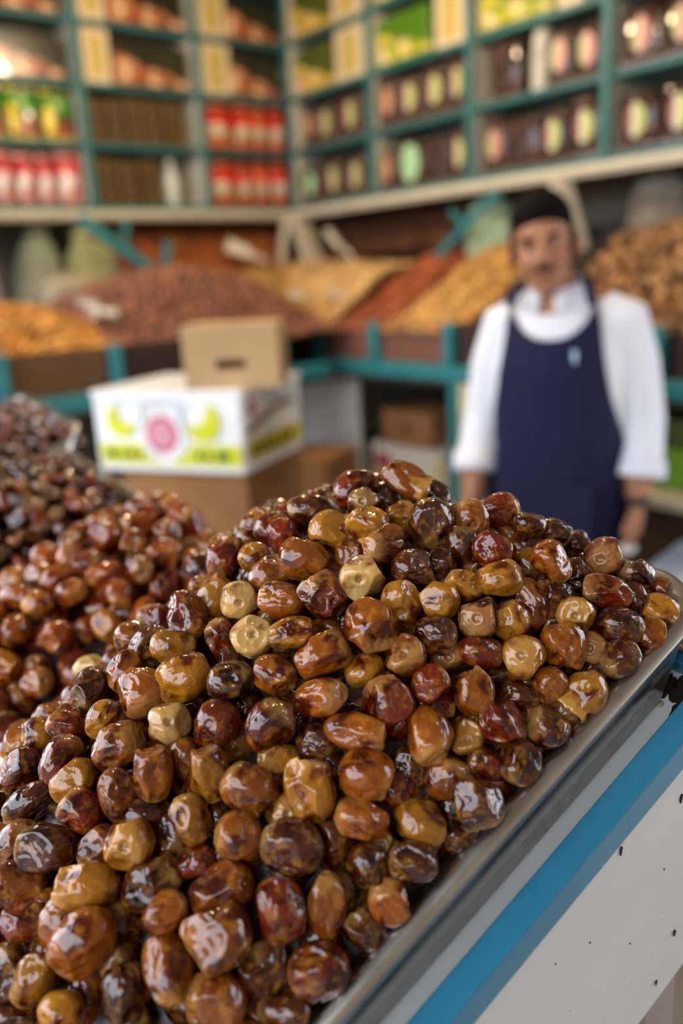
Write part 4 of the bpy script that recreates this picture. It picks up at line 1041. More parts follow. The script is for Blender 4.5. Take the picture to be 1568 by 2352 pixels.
1669 5409 12676 79 -41 11 -43 299 252 1 dL7|dark brown leaning date above the middle, rim side of front pile
1464 5657 13011 88 -37 6 -29 298 280 1 aS9|amber brown stem-scarred date above the middle, front pile right of centre
1473 5271 12549 -28 -57 -38 68 326 265 1 aL2|amber brown level date at middle height, rim side of front pile
617 4800 12136 -36 43 14 81 334 279 1 dL4|dark brown leaning date below the middle, rim side of front pile, left one
-192 5672 12993 -31 70 49 -42 308 247 1 aS7|amber brown stem-scarred date above the middle, left flank of front pile
372 4798 12189 -43 46 57 -52 323 261 1 dL9|dark brown level date below the middle, right flank of front pile
-1068 5281 12459 78 5 59 -19 339 245 1 dL1|dark brown level date at middle height, left flank of front pile, left one
-1556 6564 12789 8 56 82 -3 300 227 1 rL0|reddish brown upright date above the middle, left flank of front pile
1082 5053 12364 3 57 12 81 337 278 1 aL5|amber brown level date below the middle, rim side of front pile
8 5793 13127 24 31 84 -38 330 244 1 dL5|dark brown upright date high up, left flank of front pile, right one
-8 7068 13588 63 34 53 -45 327 261 1 dE3|dark brown end-on date at the peak, left flank of front pile, left one
-1300 7253 12993 1 57 82 3 334 229 1 dL3|dark brown upright date high up, left flank of front pile, left one
-725 6952 13488 59 -47 38 -53 289 245 1 gL8|golden brown level date near the peak, left flank of front pile, right one
-1174 5500 12540 -18 68 47 -53 344 276 1 dL1|dark brown leaning date at middle height, left flank of front pile
-566 4895 12303 23 16 89 -37 314 280 1 rL7|reddish brown upright date below the middle, front pile left of centre
1227 5188 12509 -1 -30 -29 91 310 277 1 dE9|dark brown end-on date at middle height, rim side of front pile
369 6788 13700 19 78 59 -7 282 250 1 dL4|dark brown upright date at the peak, left flank of front pile
-2018 4648 11633 4 -66 74 -12 266 215 1 aL7|amber brown upright date at the bottom, left flank of front pile, left one
-1366 5241 12313 85 -26 45 -11 336 281 1 aL8|amber brown leaning date below the middle, left flank of front pile
-1098 6167 12860 66 -55 17 48 321 277 1 rL7|reddish brown leaning date above the middle, left flank of front pile, left one
1338 6365 13448 73 -47 -26 43 376 238 1 gL5|golden brown leaning date near the peak, front pile left of centre
-770 4607 11998 51 39 63 43 294 257 1 rL0|reddish brown level date low down, front pile left of centre, right one
-464 6976 13534 29 -28 66 64 339 281 1 rL0|reddish brown upright date at the peak, left flank of front pile
-2262 6818 12289 8 72 4 69 299 248 1 pL4|pale tan level date above the middle, left flank of front pile
-1294 4620 11885 -46 -21 56 66 332 250 1 dL8|dark brown level date low down, front pile left of centre
-1797 5500 12233 59 -68 15 41 330 258 1 dL4|dark brown leaning date below the middle, left flank of front pile, right one
113 4413 11723 -13 -44 45 77 314 285 1 dL7|dark brown level date at the bottom, rim side of front pile, right one
-1571 5472 12335 47 72 -48 -16 320 255 1 aS7|amber brown stem-scarred date at middle height, left flank of front pile, left one
-516 5710 12916 78 20 54 23 317 273 1 aL9|amber brown level date above the middle, left flank of front pile, right one
-2632 5800 12005 76 56 34 3 351 250 1 gE4|golden brown end-on date below the middle, left flank of front pile
-1237 4430 11722 3 86 30 -41 339 254 1 rL1|reddish brown leaning date at the bottom, front pile left of centre
-2016 5769 12202 63 -19 -75 -6 320 257 1 rL9|reddish brown level date at middle height, left flank of front pile, left one
-2510 6445 12062 71 1 -70 -6 262 221 1 aL9|amber brown level date at middle height, left flank of front pile
1235 5872 13236 97 -19 18 0 311 259 1 dL8|dark brown upright date high up, front pile right of centre
-621 6024 13027 26 51 -27 77 316 242 1 dE5|dark brown end-on date high up, left flank of front pile
-2655 5699 11662 4 13 12 98 356 282 1 aL9|amber brown upright date below the middle, left flank of front pile, first from left
1037 5983 13338 53 58 -43 -44 324 281 1 rS3|reddish brown stem-scarred date high up, front pile left of centre
-326 4765 12199 38 74 -54 15 295 243 1 rS6|reddish brown stem-scarred date below the middle, front pile right of centre
246 5333 12797 59 25 -72 -26 351 258 1 dL1|dark brown level date at middle height, front pile left of centre, right one
-65 6097 13275 -17 79 40 -43 344 278 1 aL7|amber brown leaning date high up, left flank of front pile
872 5145 12545 83 45 -11 -32 354 255 1 aE6|amber brown end-on date at middle height, front pile right of centre
-1828 5007 11919 -15 -36 75 -53 312 253 1 dL8|dark brown upright date low down, left flank of front pile
463 5668 13107 47 64 -60 -11 348 280 1 rL7|reddish brown leaning date high up, front pile left of centre
-490 4339 11717 95 26 18 8 324 256 1 rE8|reddish brown end-on date at the bottom, front pile right of centre
-1175 6677 13044 59 34 -61 -40 260 215 1 gL7|golden brown level date high up, left flank of front pile
-2205 6171 12279 90 19 29 -26 322 247 1 aE1|amber brown end-on date at middle height, left flank of front pile, left one
1178 5613 13040 88 -41 -18 15 339 275 1 rL2|reddish brown leaning date above the middle, front pile right of centre
1695 5742 13030 90 -37 10 20 350 265 1 dL5
-1883 6111 12493 88 -7 21 43 354 215 1 aL2
283 5529 12980 53 26 38 -71 318 281 1 dE2
721 6128 13445 36 18 89 23 308 245 1 dS3
1458 5464 12816 -35 53 68 -37 303 277 1 dS8
-276 6027 13168 79 -25 44 33 321 271 1 dL5
-1073 7352 13196 55 -28 -75 22 274 215 1 gL8
-2485 4722 11522 74 -56 4 38 328 265 1 gL3
-766 6537 13131 63 19 57 -49 352 278 1 dL5
-1713 7048 12662 35 65 28 61 260 215 1 pL0
368 7169 13688 -33 74 -34 49 359 258 1 rL0
-2787 5898 11764 70 -20 11 -68 323 230 1 gL3
439 5888 13264 50 -38 48 -61 350 241 1 rL2
-901 4372 11741 63 -51 -26 53 354 269 1 aL7
-1380 5019 12173 -29 2 -43 86 323 256 1 aE2
-768 7080 13314 21 -36 -50 76 331 247 1 gS3
-2027 5544 12096 -46 -28 80 26 347 252 1 dL3
459 6153 13429 62 -62 -20 44 320 279 1 dL7
-1998 6818 12352 -5 65 54 -54 313 271 1 aL0
-888 7546 13219 58 -72 -13 37 343 246 1 gL5
-1602 6062 12540 51 18 -83 16 326 290 1 dS2
1258 5341 12705 -15 -54 7 82 291 287 1 rL4
-665 6400 13230 13 -61 -12 77 358 241 1 dL6
611 6629 13597 80 -12 -59 5 346 247 1 dL1
-519 6538 13262 35 45 15 81 312 255 1 dS4
893 6546 13547 29 72 -21 59 338 266 1 rS0
-2304 5772 11982 -37 58 59 -42 357 242 1 dL2
503 5014 12440 85 -2 -42 -32 334 278 1 dL2
-2789 5597 11787 87 -29 40 -3 323 286 1 aS6
726 5799 13226 58 43 -38 58 303 243 1 dE3
1507 5926 13211 67 72 -14 -13 305 274 1 dE5
-985 5000 12294 92 36 -11 7 347 268 1 rE7
-140 6349 13352 68 -17 -65 -30 357 255 1 aS1
1852 5932 13098 65 -43 62 -7 353 257 1 dL5
211 6066 13329 17 19 47 84 358 240 1 rL1
-1252 5983 12719 -45 32 5 83 311 240 1 aL3
-2035 6524 12346 82 -50 3 -27 325 246 1 aL5
-44 7436 13542 42 60 48 48 357 279 1 gL4
1053 6258 13470 84 -11 -51 -14 332 263 1 aL3
-2155 4795 11532 71 -32 -50 -38 328 280 1 rL9
-602 7660 13395 55 -37 61 -44 265 228 1 aL6
-271 6955 13455 46 57 5 68 356 286 1 dL4
108 6384 13445 84 -49 -4 -25 317 258 1 dL8
923 5663 13109 50 49 44 56 336 276 1 dL0
-2494 5903 11872 -8 90 14 -40 299 260 1 rL7
2132 6203 13096 23 -35 36 84 329 274 1 dL0
-1849 4728 11706 31 76 52 25 324 256 1 dL1
-1384 5709 12537 -17 -8 70 69 326 257 1 aL7
1905 6234 13191 76 -13 -59 23 316 245 1 dL3
-1155 6994 12974 -8 75 -35 -55 330 251 1 dS9
-2683 6725 11860 -41 -36 -56 63 304 259 1 aL0
-1919 5291 12036 75 41 32 -41 318 270 1 rE5
-187 7316 13527 -44 -46 77 -8 323 243 1 rL3
-1719 4498 11582 79 59 -1 13 296 263 1 rL6
-868 6298 13015 -39 -43 76 31 299 241 1 rS1
-36 6598 13471 55 12 49 -66 351 280 1 aE0
-1621 5151 12140 57 39 53 -50 357 260 1 dE4
1839 5580 12827 26 34 89 -16 355 286 1 rL0
-295 6569 13366 -43 50 27 70 293 279 1 dL7
-2377 5521 11832 63 13 45 -62 328 278 1 aE7
2021 5760 12935 78 53 -32 9 304 263 1 dE6
-601 6821 13278 -43 78 28 -36 307 271 1 dL7
2430 6029 12822 -39 42 -6 81 304 285 1 dL3
-911 6798 13088 -10 91 -2 -41 359 275 1 rL3
-352 6266 13243 74 -45 -46 22 327 242 1 rL7
-562 5149 12527 88 -33 9 34 328 244 1 aS4
-2385 6721 12054 81 3 40 -42 346 281 1 rL4
-1156 5750 12671 54 82 4 20 311 258 1 dL6
-1741 5788 12375 71 39 59 0 330 269 1 rL2
-2512 4588 11094 -31 -37 88 4 346 249 1 rL4
1230 6782 13510 45 75 0 48 294 266 1 aS9
-706 7369 13381 59 77 -9 -21 303 269 1 aL6
1180 6471 13474 -32 4 72 -61 356 263 1 rL7
92 4896 12341 25 91 -20 26 329 283 1 aL6
-2565 4987 11643 56 -73 -14 37 343 286 1 gL1
1071 7792 13224 19 -11 -61 76 354 273 1 dE6
-2906 6378 11722 54 -27 -8 -79 321 247 1 aL5
-1969 6142 12322 64 -6 -69 -32 331 274 1 aS8
-2522 5248 11701 15 94 30 2 335 251 1 aL2
-1346 7103 12715 25 77 27 -52 320 255 1 rL4
1375 6805 13423 88 19 37 -22 349 282 1 rL3
2215 5980 13017 -8 -19 88 -43 327 272 1 dS4
-1511 7237 12604 -47 79 38 -7 300 287 1 gS4
643 6346 13526 8 60 32 73 300 252 1 rS7
1692 6430 13298 19 15 -61 75 358 241 1 dE6
-1381 6296 12735 88 46 -2 14 357 243 1 dE7
-931 5986 12878 -35 -12 -41 83 333 260 1 dE1
-1787 7225 12444 51 -35 -77 16 354 280 1 rL9
-2579 6136 11847 -34 -15 77 -52 304 256 1 dL6
-119 8496 13275 24 -40 81 36 325 280 1 dL7
516 8262 13476 96 -14 -15 -17 303 266 1 aS1
19 5076 12534 25 91 30 -9 336 266 1 dS1
-972 6976 13167 -29 -22 71 -61 340 280 1 dS8
-2219 5108 11711 70 -46 -55 4 359 255 1 dL0
-195 7069 13549 42 83 -38 -3 294 248 1 rL5
-1938 4121 11101 80 -34 10 49 319 284 1 aL0
-1312 6684 12825 71 45 26 47 310 287 1 dL8
-905 7409 13069 59 13 59 -54 328 290 1 dL3
-2947 6778 11683 54 13 36 -75 321 271 1 aE7
-2266 6478 12174 -4 96 -8 27 338 285 1 aL7
-1659 7643 12405 86 46 -7 21 332 253 1 dL8
1888 6722 13147 -37 -5 80 -47 300 274 1 rE5
191 6657 13571 -3 72 -27 -63 314 264 1 rS9
1660 6690 13303 62 -47 62 -3 323 261 1 dL3
-795 7995 13209 -45 89 4 12 309 285 1 aS7
277 7869 13525 -7 -26 74 62 309 265 1 gL0
-2540 6819 11858 -32 -9 -40 85 340 263 1 rE0
716 6958 13560 62 -77 -2 -16 360 279 1 aL0
644 7213 13606 53 22 71 -40 326 255 1 dL4
782 8276 13316 58 66 43 -20 346 281 1 rL6
360 6366 13512 70 46 54 -13 326 244 1 rL5
2386 6180 12905 -49 -24 65 -54 357 246 1 gE3
-1547 6826 12661 59 -60 -37 -40 325 288 1 aL6
-2748 6976 11742 70 61 37 5 350 257 1 gE8
-88 8015 13389 -1 68 42 -60 312 286 1 dL9
1480 6549 13387 64 63 -14 -43 338 241 1 aS9
-2416 5110 11548 -13 10 -52 84 348 255 1 dE9
978 6702 13499 63 22 -49 56 346 256 1 rS7
-2462 6607 11959 28 -56 -29 72 294 277 1 aL4
-2006 7148 12276 41 24 -61 64 321 262 1 aS8
-461 8147 13237 38 30 -55 68 297 252 1 gE0
-2223 7331 12021 7 71 -18 68 315 267 1 aS3
474 6978 13645 78 35 -43 -30 344 245 1 dL3
-2618 5198 11432 -1 80 42 -43 300 251 1 dL5
868 7397 13405 88 46 -5 7 332 245 1 dL4
-1354 7451 12614 77 44 -25 39 324 276 1 aL3
227 7478 13607 -42 -38 -50 66 325 251 1 gL9
-278 7941 13355 -48 -1 62 -62 349 270 1 dS2
-2336 4350 11041 -46 -39 79 11 320 253 1 dL1
-1186 6479 12882 -24 0 -63 74 347 289 1 dE8
-1788 6542 12485 79 0 -49 37 297 258 1 dL0
-887 7127 13112 -18 -42 72 52 304 287 1 dL4
-1674 7473 12418 83 54 5 12 335 256 1 dE9
481 7849 13543 45 -30 60 -59 314 257 1 aS9
-2841 5680 11484 4 23 -42 88 305 287 1 rE9
-1683 6398 12671 -35 -20 -49 77 279 236 1 gE8
-3280 6149 11491 -43 63 55 -33 341 261 1 aL4
-2866 4287 10872 92 -20 32 8 291 264 1 aL4
-3609 5374 10955 80 -21 56 -3 314 264 1 gS0
-2097 3393 10676 22 39 83 -33 331 271 1 dL5
-3831 6077 11037 60 53 18 57 322 273 1 aL3
-3096 6538 11589 77 10 47 43 359 257 1 aL8
-421 7248 13438 75 -39 36 -40 298 248 1 gL2
-3553 5616 11117 -10 -52 70 48 348 275 1 gL2
-2794 4962 11432 59 -2 -70 -41 298 289 1 aL9
-1724 3105 10575 -11 -22 50 83 314 269 1 aL2
-1491 3400 10873 38 82 40 -16 291 280 1 dL7
-1081 3710 11245 78 -23 23 53 319 261 1 aL1
-2838 5232 11561 74 1 26 -62 346 289 1 aE0
-3390 6524 11407 58 50 34 -54 353 289 1 dL8
-2305 3792 10891 71 -46 -51 16 359 240 1 dS2
286 8128 13469 64 5 17 75 298 243 1 rL3
-3147 5732 11513 -17 88 43 10 327 260 1 aL3
-3612 6098 11210 69 71 15 -3 320 258 1 gE9
-3326 4941 10944 83 -30 -28 39 310 262 1 gL1
-1791 6712 12526 70 35 56 -25 297 289 1 gE5
-479 8483 13135 56 57 -43 43 328 256 1 dE8
-1956 7461 12274 79 45 26 32 311 245 1 gL8
1161 7562 13266 78 -59 4 19 346 241 1 rL1
1049 7253 13350 47 -17 83 26 357 241 1 aL2
-1181 3512 11018 50 31 80 -9 345 255 1 rL0
867 7905 13298 -46 45 67 37 310 252 1 gL5
440 7641 13564 -48 57 -43 -50 305 253 1 aL8
-1257 6335 12930 1 65 -3 76 354 249 1 aL6
-1941 3840 11140 59 67 16 42 359 278 1 aL9
-2878 4730 11198 50 -45 39 63 356 243 1 rL2
-134 8199 13298 4 -40 78 47 293 288 1 gS6
-1072 7908 12947 -44 61 38 54 302 249 1 aS2
-3776 6369 11114 86 -5 42 29 315 288 1 dS4
810 7167 13465 61 61 -19 46 322 257 1 rE2
52 8463 13335 -36 -37 -56 65 321 271 1 gE4
671 7966 13467 -29 -63 -19 69 336 253 1 aL1
-3030 5206 11378 64 -45 -26 -56 315 262 1 gL4
-2520 4463 11299 -19 1 98 -5 326 242 1 rS9
-1324 7749 12663 -4 15 86 -49 325 246 1 rL5
-2525 7106 11837 75 -1 66 4 329 272 1 aL8
-880 8205 13040 68 30 47 -47 344 263 1 rL6
-1915 3518 10859 -37 -20 -29 86 304 253 1 dE6
-3068 4641 10963 15 70 -47 52 351 282 1 dL0
845 7562 13368 -26 -50 -37 73 309 281 1 aL6
-2525 3993 10909 38 -46 29 75 302 246 1 aL0
1502 7157 13265 81 -21 -50 22 311 289 1 dL6
468 8691 13341 10 31 70 64 317 254 1 rL6
-1101 7489 12940 71 26 -64 14 355 289 1 dS1
-3409 5923 11341 57 43 22 66 354 278 1 aS9
-1621 3677 11112 -18 -27 -10 94 341 255 1 aE3
-3263 5192 11160 92 26 -8 -28 333 259 1 aE5
-307 7675 13410 6 85 -10 -51 357 244 1 gL8
-1401 6921 12737 54 -36 51 56 306 241 1 aS0
248 8972 13278 73 -43 -36 39 331 247 1 aL6
-2825 4489 11063 72 22 47 46 317 254 1 gL7
1090 7948 13155 84 16 -43 28 330 276 1 gL7
-121 8665 13192 -45 68 0 58 342 281 1 rS6
-2563 4257 11097 -8 83 45 -33 317 246 1 rL1
-3783 5733 10974 63 15 65 -40 344 266 1 aL5
-7 7772 13453 59 -49 29 -57 359 273 1 aS1
-2984 5524 11579 83 -52 -13 -14 293 271 1 gL9
-3286 5497 11300 73 -50 -36 -30 328 243 1 dL0
-1433 3817 11309 91 27 14 28 324 278 1 aE6
-3074 5001 11212 -32 11 16 93 353 263 1 aL1
82 7198 13642 83 48 -23 15 311 249 1 dE3
-752 3795 11338 -34 45 69 -46 357 260 1 aL9
991 6919 13433 56 -50 -48 -45 332 260 1 aL8
-4060 6134 10890 -45 61 45 47 308 243 1 dL8
-2310 7044 12043 76 54 3 -36 311 246 1 rL0
-3040 6005 11682 63 58 -38 35 309 264 1 dS9
-2316 4022 11082 79 -49 6 37 355 250 1 dS9
-1494 7850 12400 86 -35 37 3 310 263 1 aL9
1298 7046 13417 18 -32 71 -60 309 271 1 rL6
569 7409 13631 -34 12 81 46 331 253 1 dS5
154 8710 13354 -43 74 44 27 345 267 1 aL7
-2729 6337 11922 -36 35 87 -3 300 255 1 aL0
1344 7380 13331 7 11 -61 78 297 259 1 rE6
-2305 3578 10715 6 88 25 41 305 289 1 aL3
-2951 4686 10789 50 -34 -79 4 294 256 1 dL3
407 8488 13354 42 64 -64 -6 313 242 1 dS1
-1276 3697 10927 13 14 -19 96 354 270 1 aE8
-2836 5145 11211 -48 -23 -43 74 303 250 1 aE9
-2560 4810 11218 85 -46 -23 -10 299 273 1 rS0
-3550 5715 10875 83 33 -25 38 302 250 1 aE5
-2320 6013 12038 57 -44 -62 -32 327 259 1 aL8
-3267 5235 10879 -37 -19 66 63 354 250 1 dL4
-546 7500 13300 75 -52 37 16 359 242 1 aL4
-1666 3629 10765 26 73 -29 56 356 242 1 aL6
-2659 5423 11527 67 -57 -39 -28 322 279 1 dL7
-2655 6543 11793 93 -2 37 2 353 284 1 aL4
-484 7087 13358 44 23 -61 61 343 242 1 aE0
-1560 3880 11043 -10 1 -41 91 302 244 1 dE6
-3220 5586 11108 70 -62 -36 6 330 289 1 rL3
-3003 4959 10939 89 33 5 32 310 259 1 rE1
-3077 6595 11419 -19 49 15 84 323 278 1 dL4
-2739 4325 10697 38 89 22 -14 315 273 1 aL2
-2770 6099 11675 -22 12 -37 90 330 262 1 aE1
-3531 6279 11038 35 62 -18 68 328 271 1 aL2
-2743 4685 10971 0 20 -50 84 302 253 1 aE3
-903 3822 11100 36 74 57 2 313 243 1 aS7
-3021 5615 11296 74 53 41 -7 313 260 1 rL1
-2733 6812 11688 -12 24 -44 86 312 274 1 rE2
-2873 6537 11607 85 47 18 16 355 257 1 aE7
-2145 3774 10674 91 30 1 29 324 288 1 rE8
-2156 4107 10958 11 42 81 -39 326 275 1 rL2
35 8262 13356 83 53 12 -12 319 246 1 rL6
-2030 3506 10511 -28 -46 83 -14 304 271 1 rL4
-1183 7307 12871 60 14 55 -56 309 256 1 dE2
-3187 6319 11325 2 32 -48 81 357 250 1 dE7
212 6916 13613 71 22 59 31 340 259 1 dL3
-2004 3914 10878 22 4 83 -50 304 287 1 dL8
-1599 3436 10607 -2 39 81 -43 302 246 1 dL6
-1096 7855 12782 64 25 24 69 323 255 1 aL0
626 7649 13558 68 35 -53 -36 336 283 1 dL4
-2305 3990 10756 49 1 81 -34 296 255 1 rS0
-3764 5838 10750 63 29 57 -44 321 288 1 dS0
-3360 6436 11183 59 -70 -40 9 344 268 1 dL6
-1837 6944 12420 36 47 30 75 349 252 1 aL3
-723 7738 13125 69 26 35 58 341 274 1 rS9
-2271 6311 12126 -34 89 -21 -23 353 258 1 dL6
-2536 4172 10738 -48 17 11 85 351 244 1 dL5
-3548 5960 10962 33 55 59 -50 326 242 1 dL5
-350 8369 13183 -1 46 -27 84 336 249 1 aL0
-3276 6099 11221 -15 2 68 72 295 277 1 aS1
-3052 5380 11157 67 48 13 55 302 285 1 aS5
84 7631 13578 72 19 65 -18 307 284 1 dS2
-3393 5476 10901 14 94 14 -28 291 245 1 rL3
-2059 7389 12105 64 53 -25 50 322 281 1 dE5
-2929 6295 11554 72 47 36 -36 312 257 1 dE2
-1286 7565 12721 -24 70 67 -7 354 253 1 dL0
-2229 6887 12107 4 -1 67 74 316 258 1 aL9
-1855 3245 10377 73 2 63 -26 300 279 1 rL3
-2124 6660 12226 25 -6 64 72 356 265 1 dS4
-532 7840 13242 53 35 -43 64 294 286 1 rE1
-847 7932 12964 76 48 -42 12 319 288 1 dE3
-3368 5815 11069 26 71 -3 65 339 247 1 rS8
1546 6999 13292 9 -11 -69 71 332 263 1 aE5
-1772 6280 12474 52 77 -35 -15 357 277 1 dL8
-3032 5943 11399 80 18 36 -45 322 289 1 dE6
-663 8056 13069 49 22 62 -57 317 248 1 dE3
-706 7333 13216 0 -62 33 71 346 266 1 aL7
-1436 7636 12503 27 69 -52 -42 329 284 1 aL8
-3902 6104 10730 56 -24 -65 47 298 284 1 rL2
-2866 5415 11338 6 -42 47 77 359 276 1 dS7
-910 8141 12820 -40 16 1 90 310 282 1 dL5
1104 7073 13369 66 39 -41 50 302 260 1 dE7
-961 7694 12955 60 -71 -16 -34 341 252 1 aL6
-2336 7220 11921 -49 52 66 23 353 248 1 aS7
-646 8316 12974 66 21 55 -48 316 265 1 dL2
538 8097 13478 62 27 -45 58 314 242 1 rL9
-2578 4401 10891 36 79 -36 35 295 288 1 dL1
-3167 5810 11241 24 42 -25 84 319 275 1 dL7
-1219 3874 11129 -23 13 90 -35 301 240 1 rL6
1348 7202 13352 71 45 -42 33 338 245 1 dE6
397 7475 13611 58 51 -28 -57 344 267 1 rS6
-3146 4854 10737 -27 47 74 -40 351 271 1 rL0
837 8104 13278 49 -55 -12 67 333 268 1 dL3
121 7960 13510 64 23 -63 37 299 248 1 rS0
-1915 3705 10734 80 43 28 -31 330 285 1 dE1
-2124 7129 12137 58 6 -81 5 310 252 1 dL3
-1371 3494 10705 55 28 77 -14 315 269 1 rL5
-2939 6784 11514 53 21 73 -37 318 270 1 dS7
-1475 4831 11987 87 -16 30 35 291 286 1 aL9
862 7736 13346 5 -38 36 85 323 275 1 dL2
341 8825 13285 31 -57 49 59 356 274 1 rL6
-179 7574 13443 74 57 3 -35 298 254 1 dE6
-1299 7897 12580 -12 -40 83 38 303 261 1 dL5
-3038 7526 11842 53 53 -3 66 355 283 2 AE7|amber end-on date at the foot, outer part of second pile
-3326 7923 12232 23 -13 56 78 356 293 2 AL8|amber upright date low down, outer part of second pile
-1924 8680 12735 41 69 26 54 409 287 2 AL5|amber level date high up, second pile near front pile
-1866 8322 12492 86 -35 30 23 382 281 2 RL1|russet red upright date halfway up, second pile near front pile
-2895 7866 12186 -34 5 89 -31 328 300 2 AL5|amber leaning date low down, centre of second pile
-3221 7596 11635 33 -9 -25 91 396 307 2 RL8|russet red upright date at the foot, outer part of second pile, right one
-2510 8414 12599 41 64 -51 -41 406 280 2 AL6|amber level date halfway up, centre of second pile, right one
-2148 8462 12633 73 61 30 -3 342 289 2 RE9|russet red end-on date halfway up, second pile near front pile, right one
-3145 8192 12406 54 34 -76 -16 332 283 2 GL5|honey gold leaning date halfway up, outer part of second pile
-2409 7961 12218 -49 -11 42 75 327 285 2 GS9|honey gold stem-scarred date low down, centre of second pile
-2325 8222 12459 19 37 82 -39 325 278 2 AS4|amber stem-scarred date halfway up, second pile near front pile
-2644 9094 12839 69 -26 -60 -30 354 297 2 AL3|amber level date high up, centre of second pile, right one
-3029 8499 12566 29 34 49 75 404 287 2 AL9|amber leaning date halfway up, centre of second pile
-2826 8271 12486 -17 46 -34 81 331 266 2 AL0|amber level date halfway up, centre of second pile, left one
-2276 8852 12823 43 40 66 -46 355 270 2 AL6|amber upright date high up, second pile near front pile, first from left
-3401 8367 12432 -38 72 8 -57 378 280 2 AL4|amber level date halfway up, outer part of second pile, left one
-2758 8614 12668 0 67 -11 74 359 292 2 RS9|russet red stem-scarred date halfway up, centre of second pile
-1712 9287 12858 -24 -21 -1 95 342 298 2 RL4|russet red leaning date high up, second pile near front pile
-2628 8145 12132 8 -40 -61 68 373 292 2 RL2|russet red leaning date low down, centre of second pile
-2298 9268 12892 59 59 -27 -48 404 286 2 AS9|amber stem-scarred date high up, second pile near front pile
-2577 8375 12301 -35 -56 69 -31 370 300 2 RL3|russet red upright date halfway up, centre of second pile
-3273 8675 12559 42 75 -6 50 365 281 2 AL5|amber level date halfway up, outer part of second pile, right one
-3168 8070 12068 -28 34 -44 78 355 261 2 RE0|russet red end-on date low down, outer part of second pile
-1945 9008 12833 84 -6 -3 54 380 266 2 AL6|amber upright date high up, second pile near front pile, second from left
-3413 7672 12003 39 -60 -5 70 365 261 2 GL0|honey gold level date at the foot, outer part of second pile
-3578 8768 12471 -16 78 7 -59 342 302 2 GL8|honey gold level date halfway up, outer part of second pile
-3093 9284 12718 53 34 56 -54 391 267 2 RL9|russet red level date high up, centre of second pile
-3031 8284 12205 65 -46 -39 -47 370 269 2 AL8|amber upright date low down, centre of second pile
-3415 7816 11835 -37 55 -12 74 372 308 2 AL2|amber leaning date at the foot, outer part of second pile
-2061 9986 12890 40 35 -49 69 380 299 2 AS3|amber stem-scarred date along the top, second pile near front pile
-2969 8829 12690 30 31 -39 81 327 281 2 AE5|amber end-on date high up, centre of second pile
-3113 7794 11854 59 23 -17 75 339 268 2 RE8|russet red end-on date at the foot, outer part of second pile
-3304 9049 12611 62 22 -69 -32 328 284 2 AL1|amber level date high up, centre of second pile, left one
-1856 9568 12889 61 18 75 18 349 292 2 AL3|amber level date along the top, second pile near front pile
-2265 9581 12903 -31 -44 52 67 386 287 2 RS0|russet red stem-scarred date along the top, second pile near front pile
-3288 7241 11505 -31 1 32 89 366 283 2 RL7|russet red upright date at the foot, outer part of second pile, left one
-2319 8284 12234 -2 -24 32 91 405 275 2 RL1|russet red leaning date low down, second pile near front pile
-2887 8030 12047 78 -34 -36 -37 353 299 2 RL3|russet red upright date low down, centre of second pile
-2050 8068 12268 -38 -6 89 -23 350 308 2 AL0|amber leaning date low down, second pile near front pile
-1697 9222 12628 51 48 48 -52 405 270 2 AE4|amber end-on date high up, second pile near front pile
-1464 8902 12746 51 67 38 -39 340 268 2 AL2|amber upright date high up, second pile near front pile, third from left
-2733 9423 12855 72 49 41 -27 378 280 2 GE6|honey gold end-on date high up, centre of second pile
-2756 7838 11862 59 43 -68 -1 324 267 2 RL7|russet red leaning date at the foot, centre of second pile
-2592 9291 12639 -25 66 46 -54 323 293 2 RS5|russet red stem-scarred date high up, centre of second pile
-2318 8510 12404 61 74 -10 25 373 283 2 RE8|russet red end-on date halfway up, second pile near front pile, left one
-1535 8611 12630 53 54 64 14 377 296 2 GS9|honey gold stem-scarred date halfway up, second pile near front pile
-2652 10107 12800 66 4 62 42 320 283 2 AL2|amber leaning date along the top, second pile near front pile
-2643 7616 11863 46 36 72 38 347 274 2 AL3|amber level date at the foot, centre of second pile
-3147 9704 12657 -43 0 86 -27 400 271 2 AL2|amber leaning date high up, centre of second pile
-2545 8816 12533 72 -63 -15 22 365 264 2 RL2|russet red leaning date halfway up, centre of second pile
-3491 8046 11989 72 -37 -35 -47 353 291 2 RS0|russet red stem-scarred date low down, outer part of second pile
-2746 8599 12402 48 -21 78 -34 365 289 2 RL3
-2281 10213 12878 53 61 14 -57 391 297 2 AE5
-3448 7424 11745 21 -59 -4 78 375 272 2 RL4
-2405 9879 12884 -30 82 -42 25 384 286 2 RL1
-2781 9739 12830 30 77 -3 -56 384 271 2 AL4
-3669 8260 12323 2 66 -43 -62 356 267 2 AL2
-1652 8741 12478 67 8 -49 -55 393 276 2 RS6
-3794 8967 12375 -19 69 -12 69 332 288 2 GL7
-3051 8547 12319 29 -52 49 63 342 264 2 RL4
-2094 8843 12581 87 48 3 10 351 309 2 RE2
-2756 7635 11629 82 -50 4 -28 386 291 2 RL1
-2790 9035 12541 -17 -55 74 35 381 306 2 AL3
-1667 8472 12321 55 73 -7 41 376 301 2 RE3
-3529 8337 12131 -17 9 -56 81 343 307 2 RE2
-1530 8364 12459 69 -27 -67 5 365 295 2 AL5
-3428 9361 12540 -20 78 32 -50 349 303 2 AL3
-1952 8526 12400 45 89 1 -2 347 295 2 RL4
-2304 9260 12676 34 60 72 -12 341 296 2 RL4
-3025 9476 12501 13 73 37 -57 360 296 2 AL1
-2941 10017 12702 55 -37 71 -22 382 303 2 AL0
-2330 7942 11895 13 -58 14 79 326 286 2 AL3
-1944 9393 12670 68 73 -10 -5 322 294 2 RL0
-3817 9276 12313 51 -62 -60 3 408 305 2 AL9
-3335 8790 12310 61 20 -74 17 372 306 2 AS0
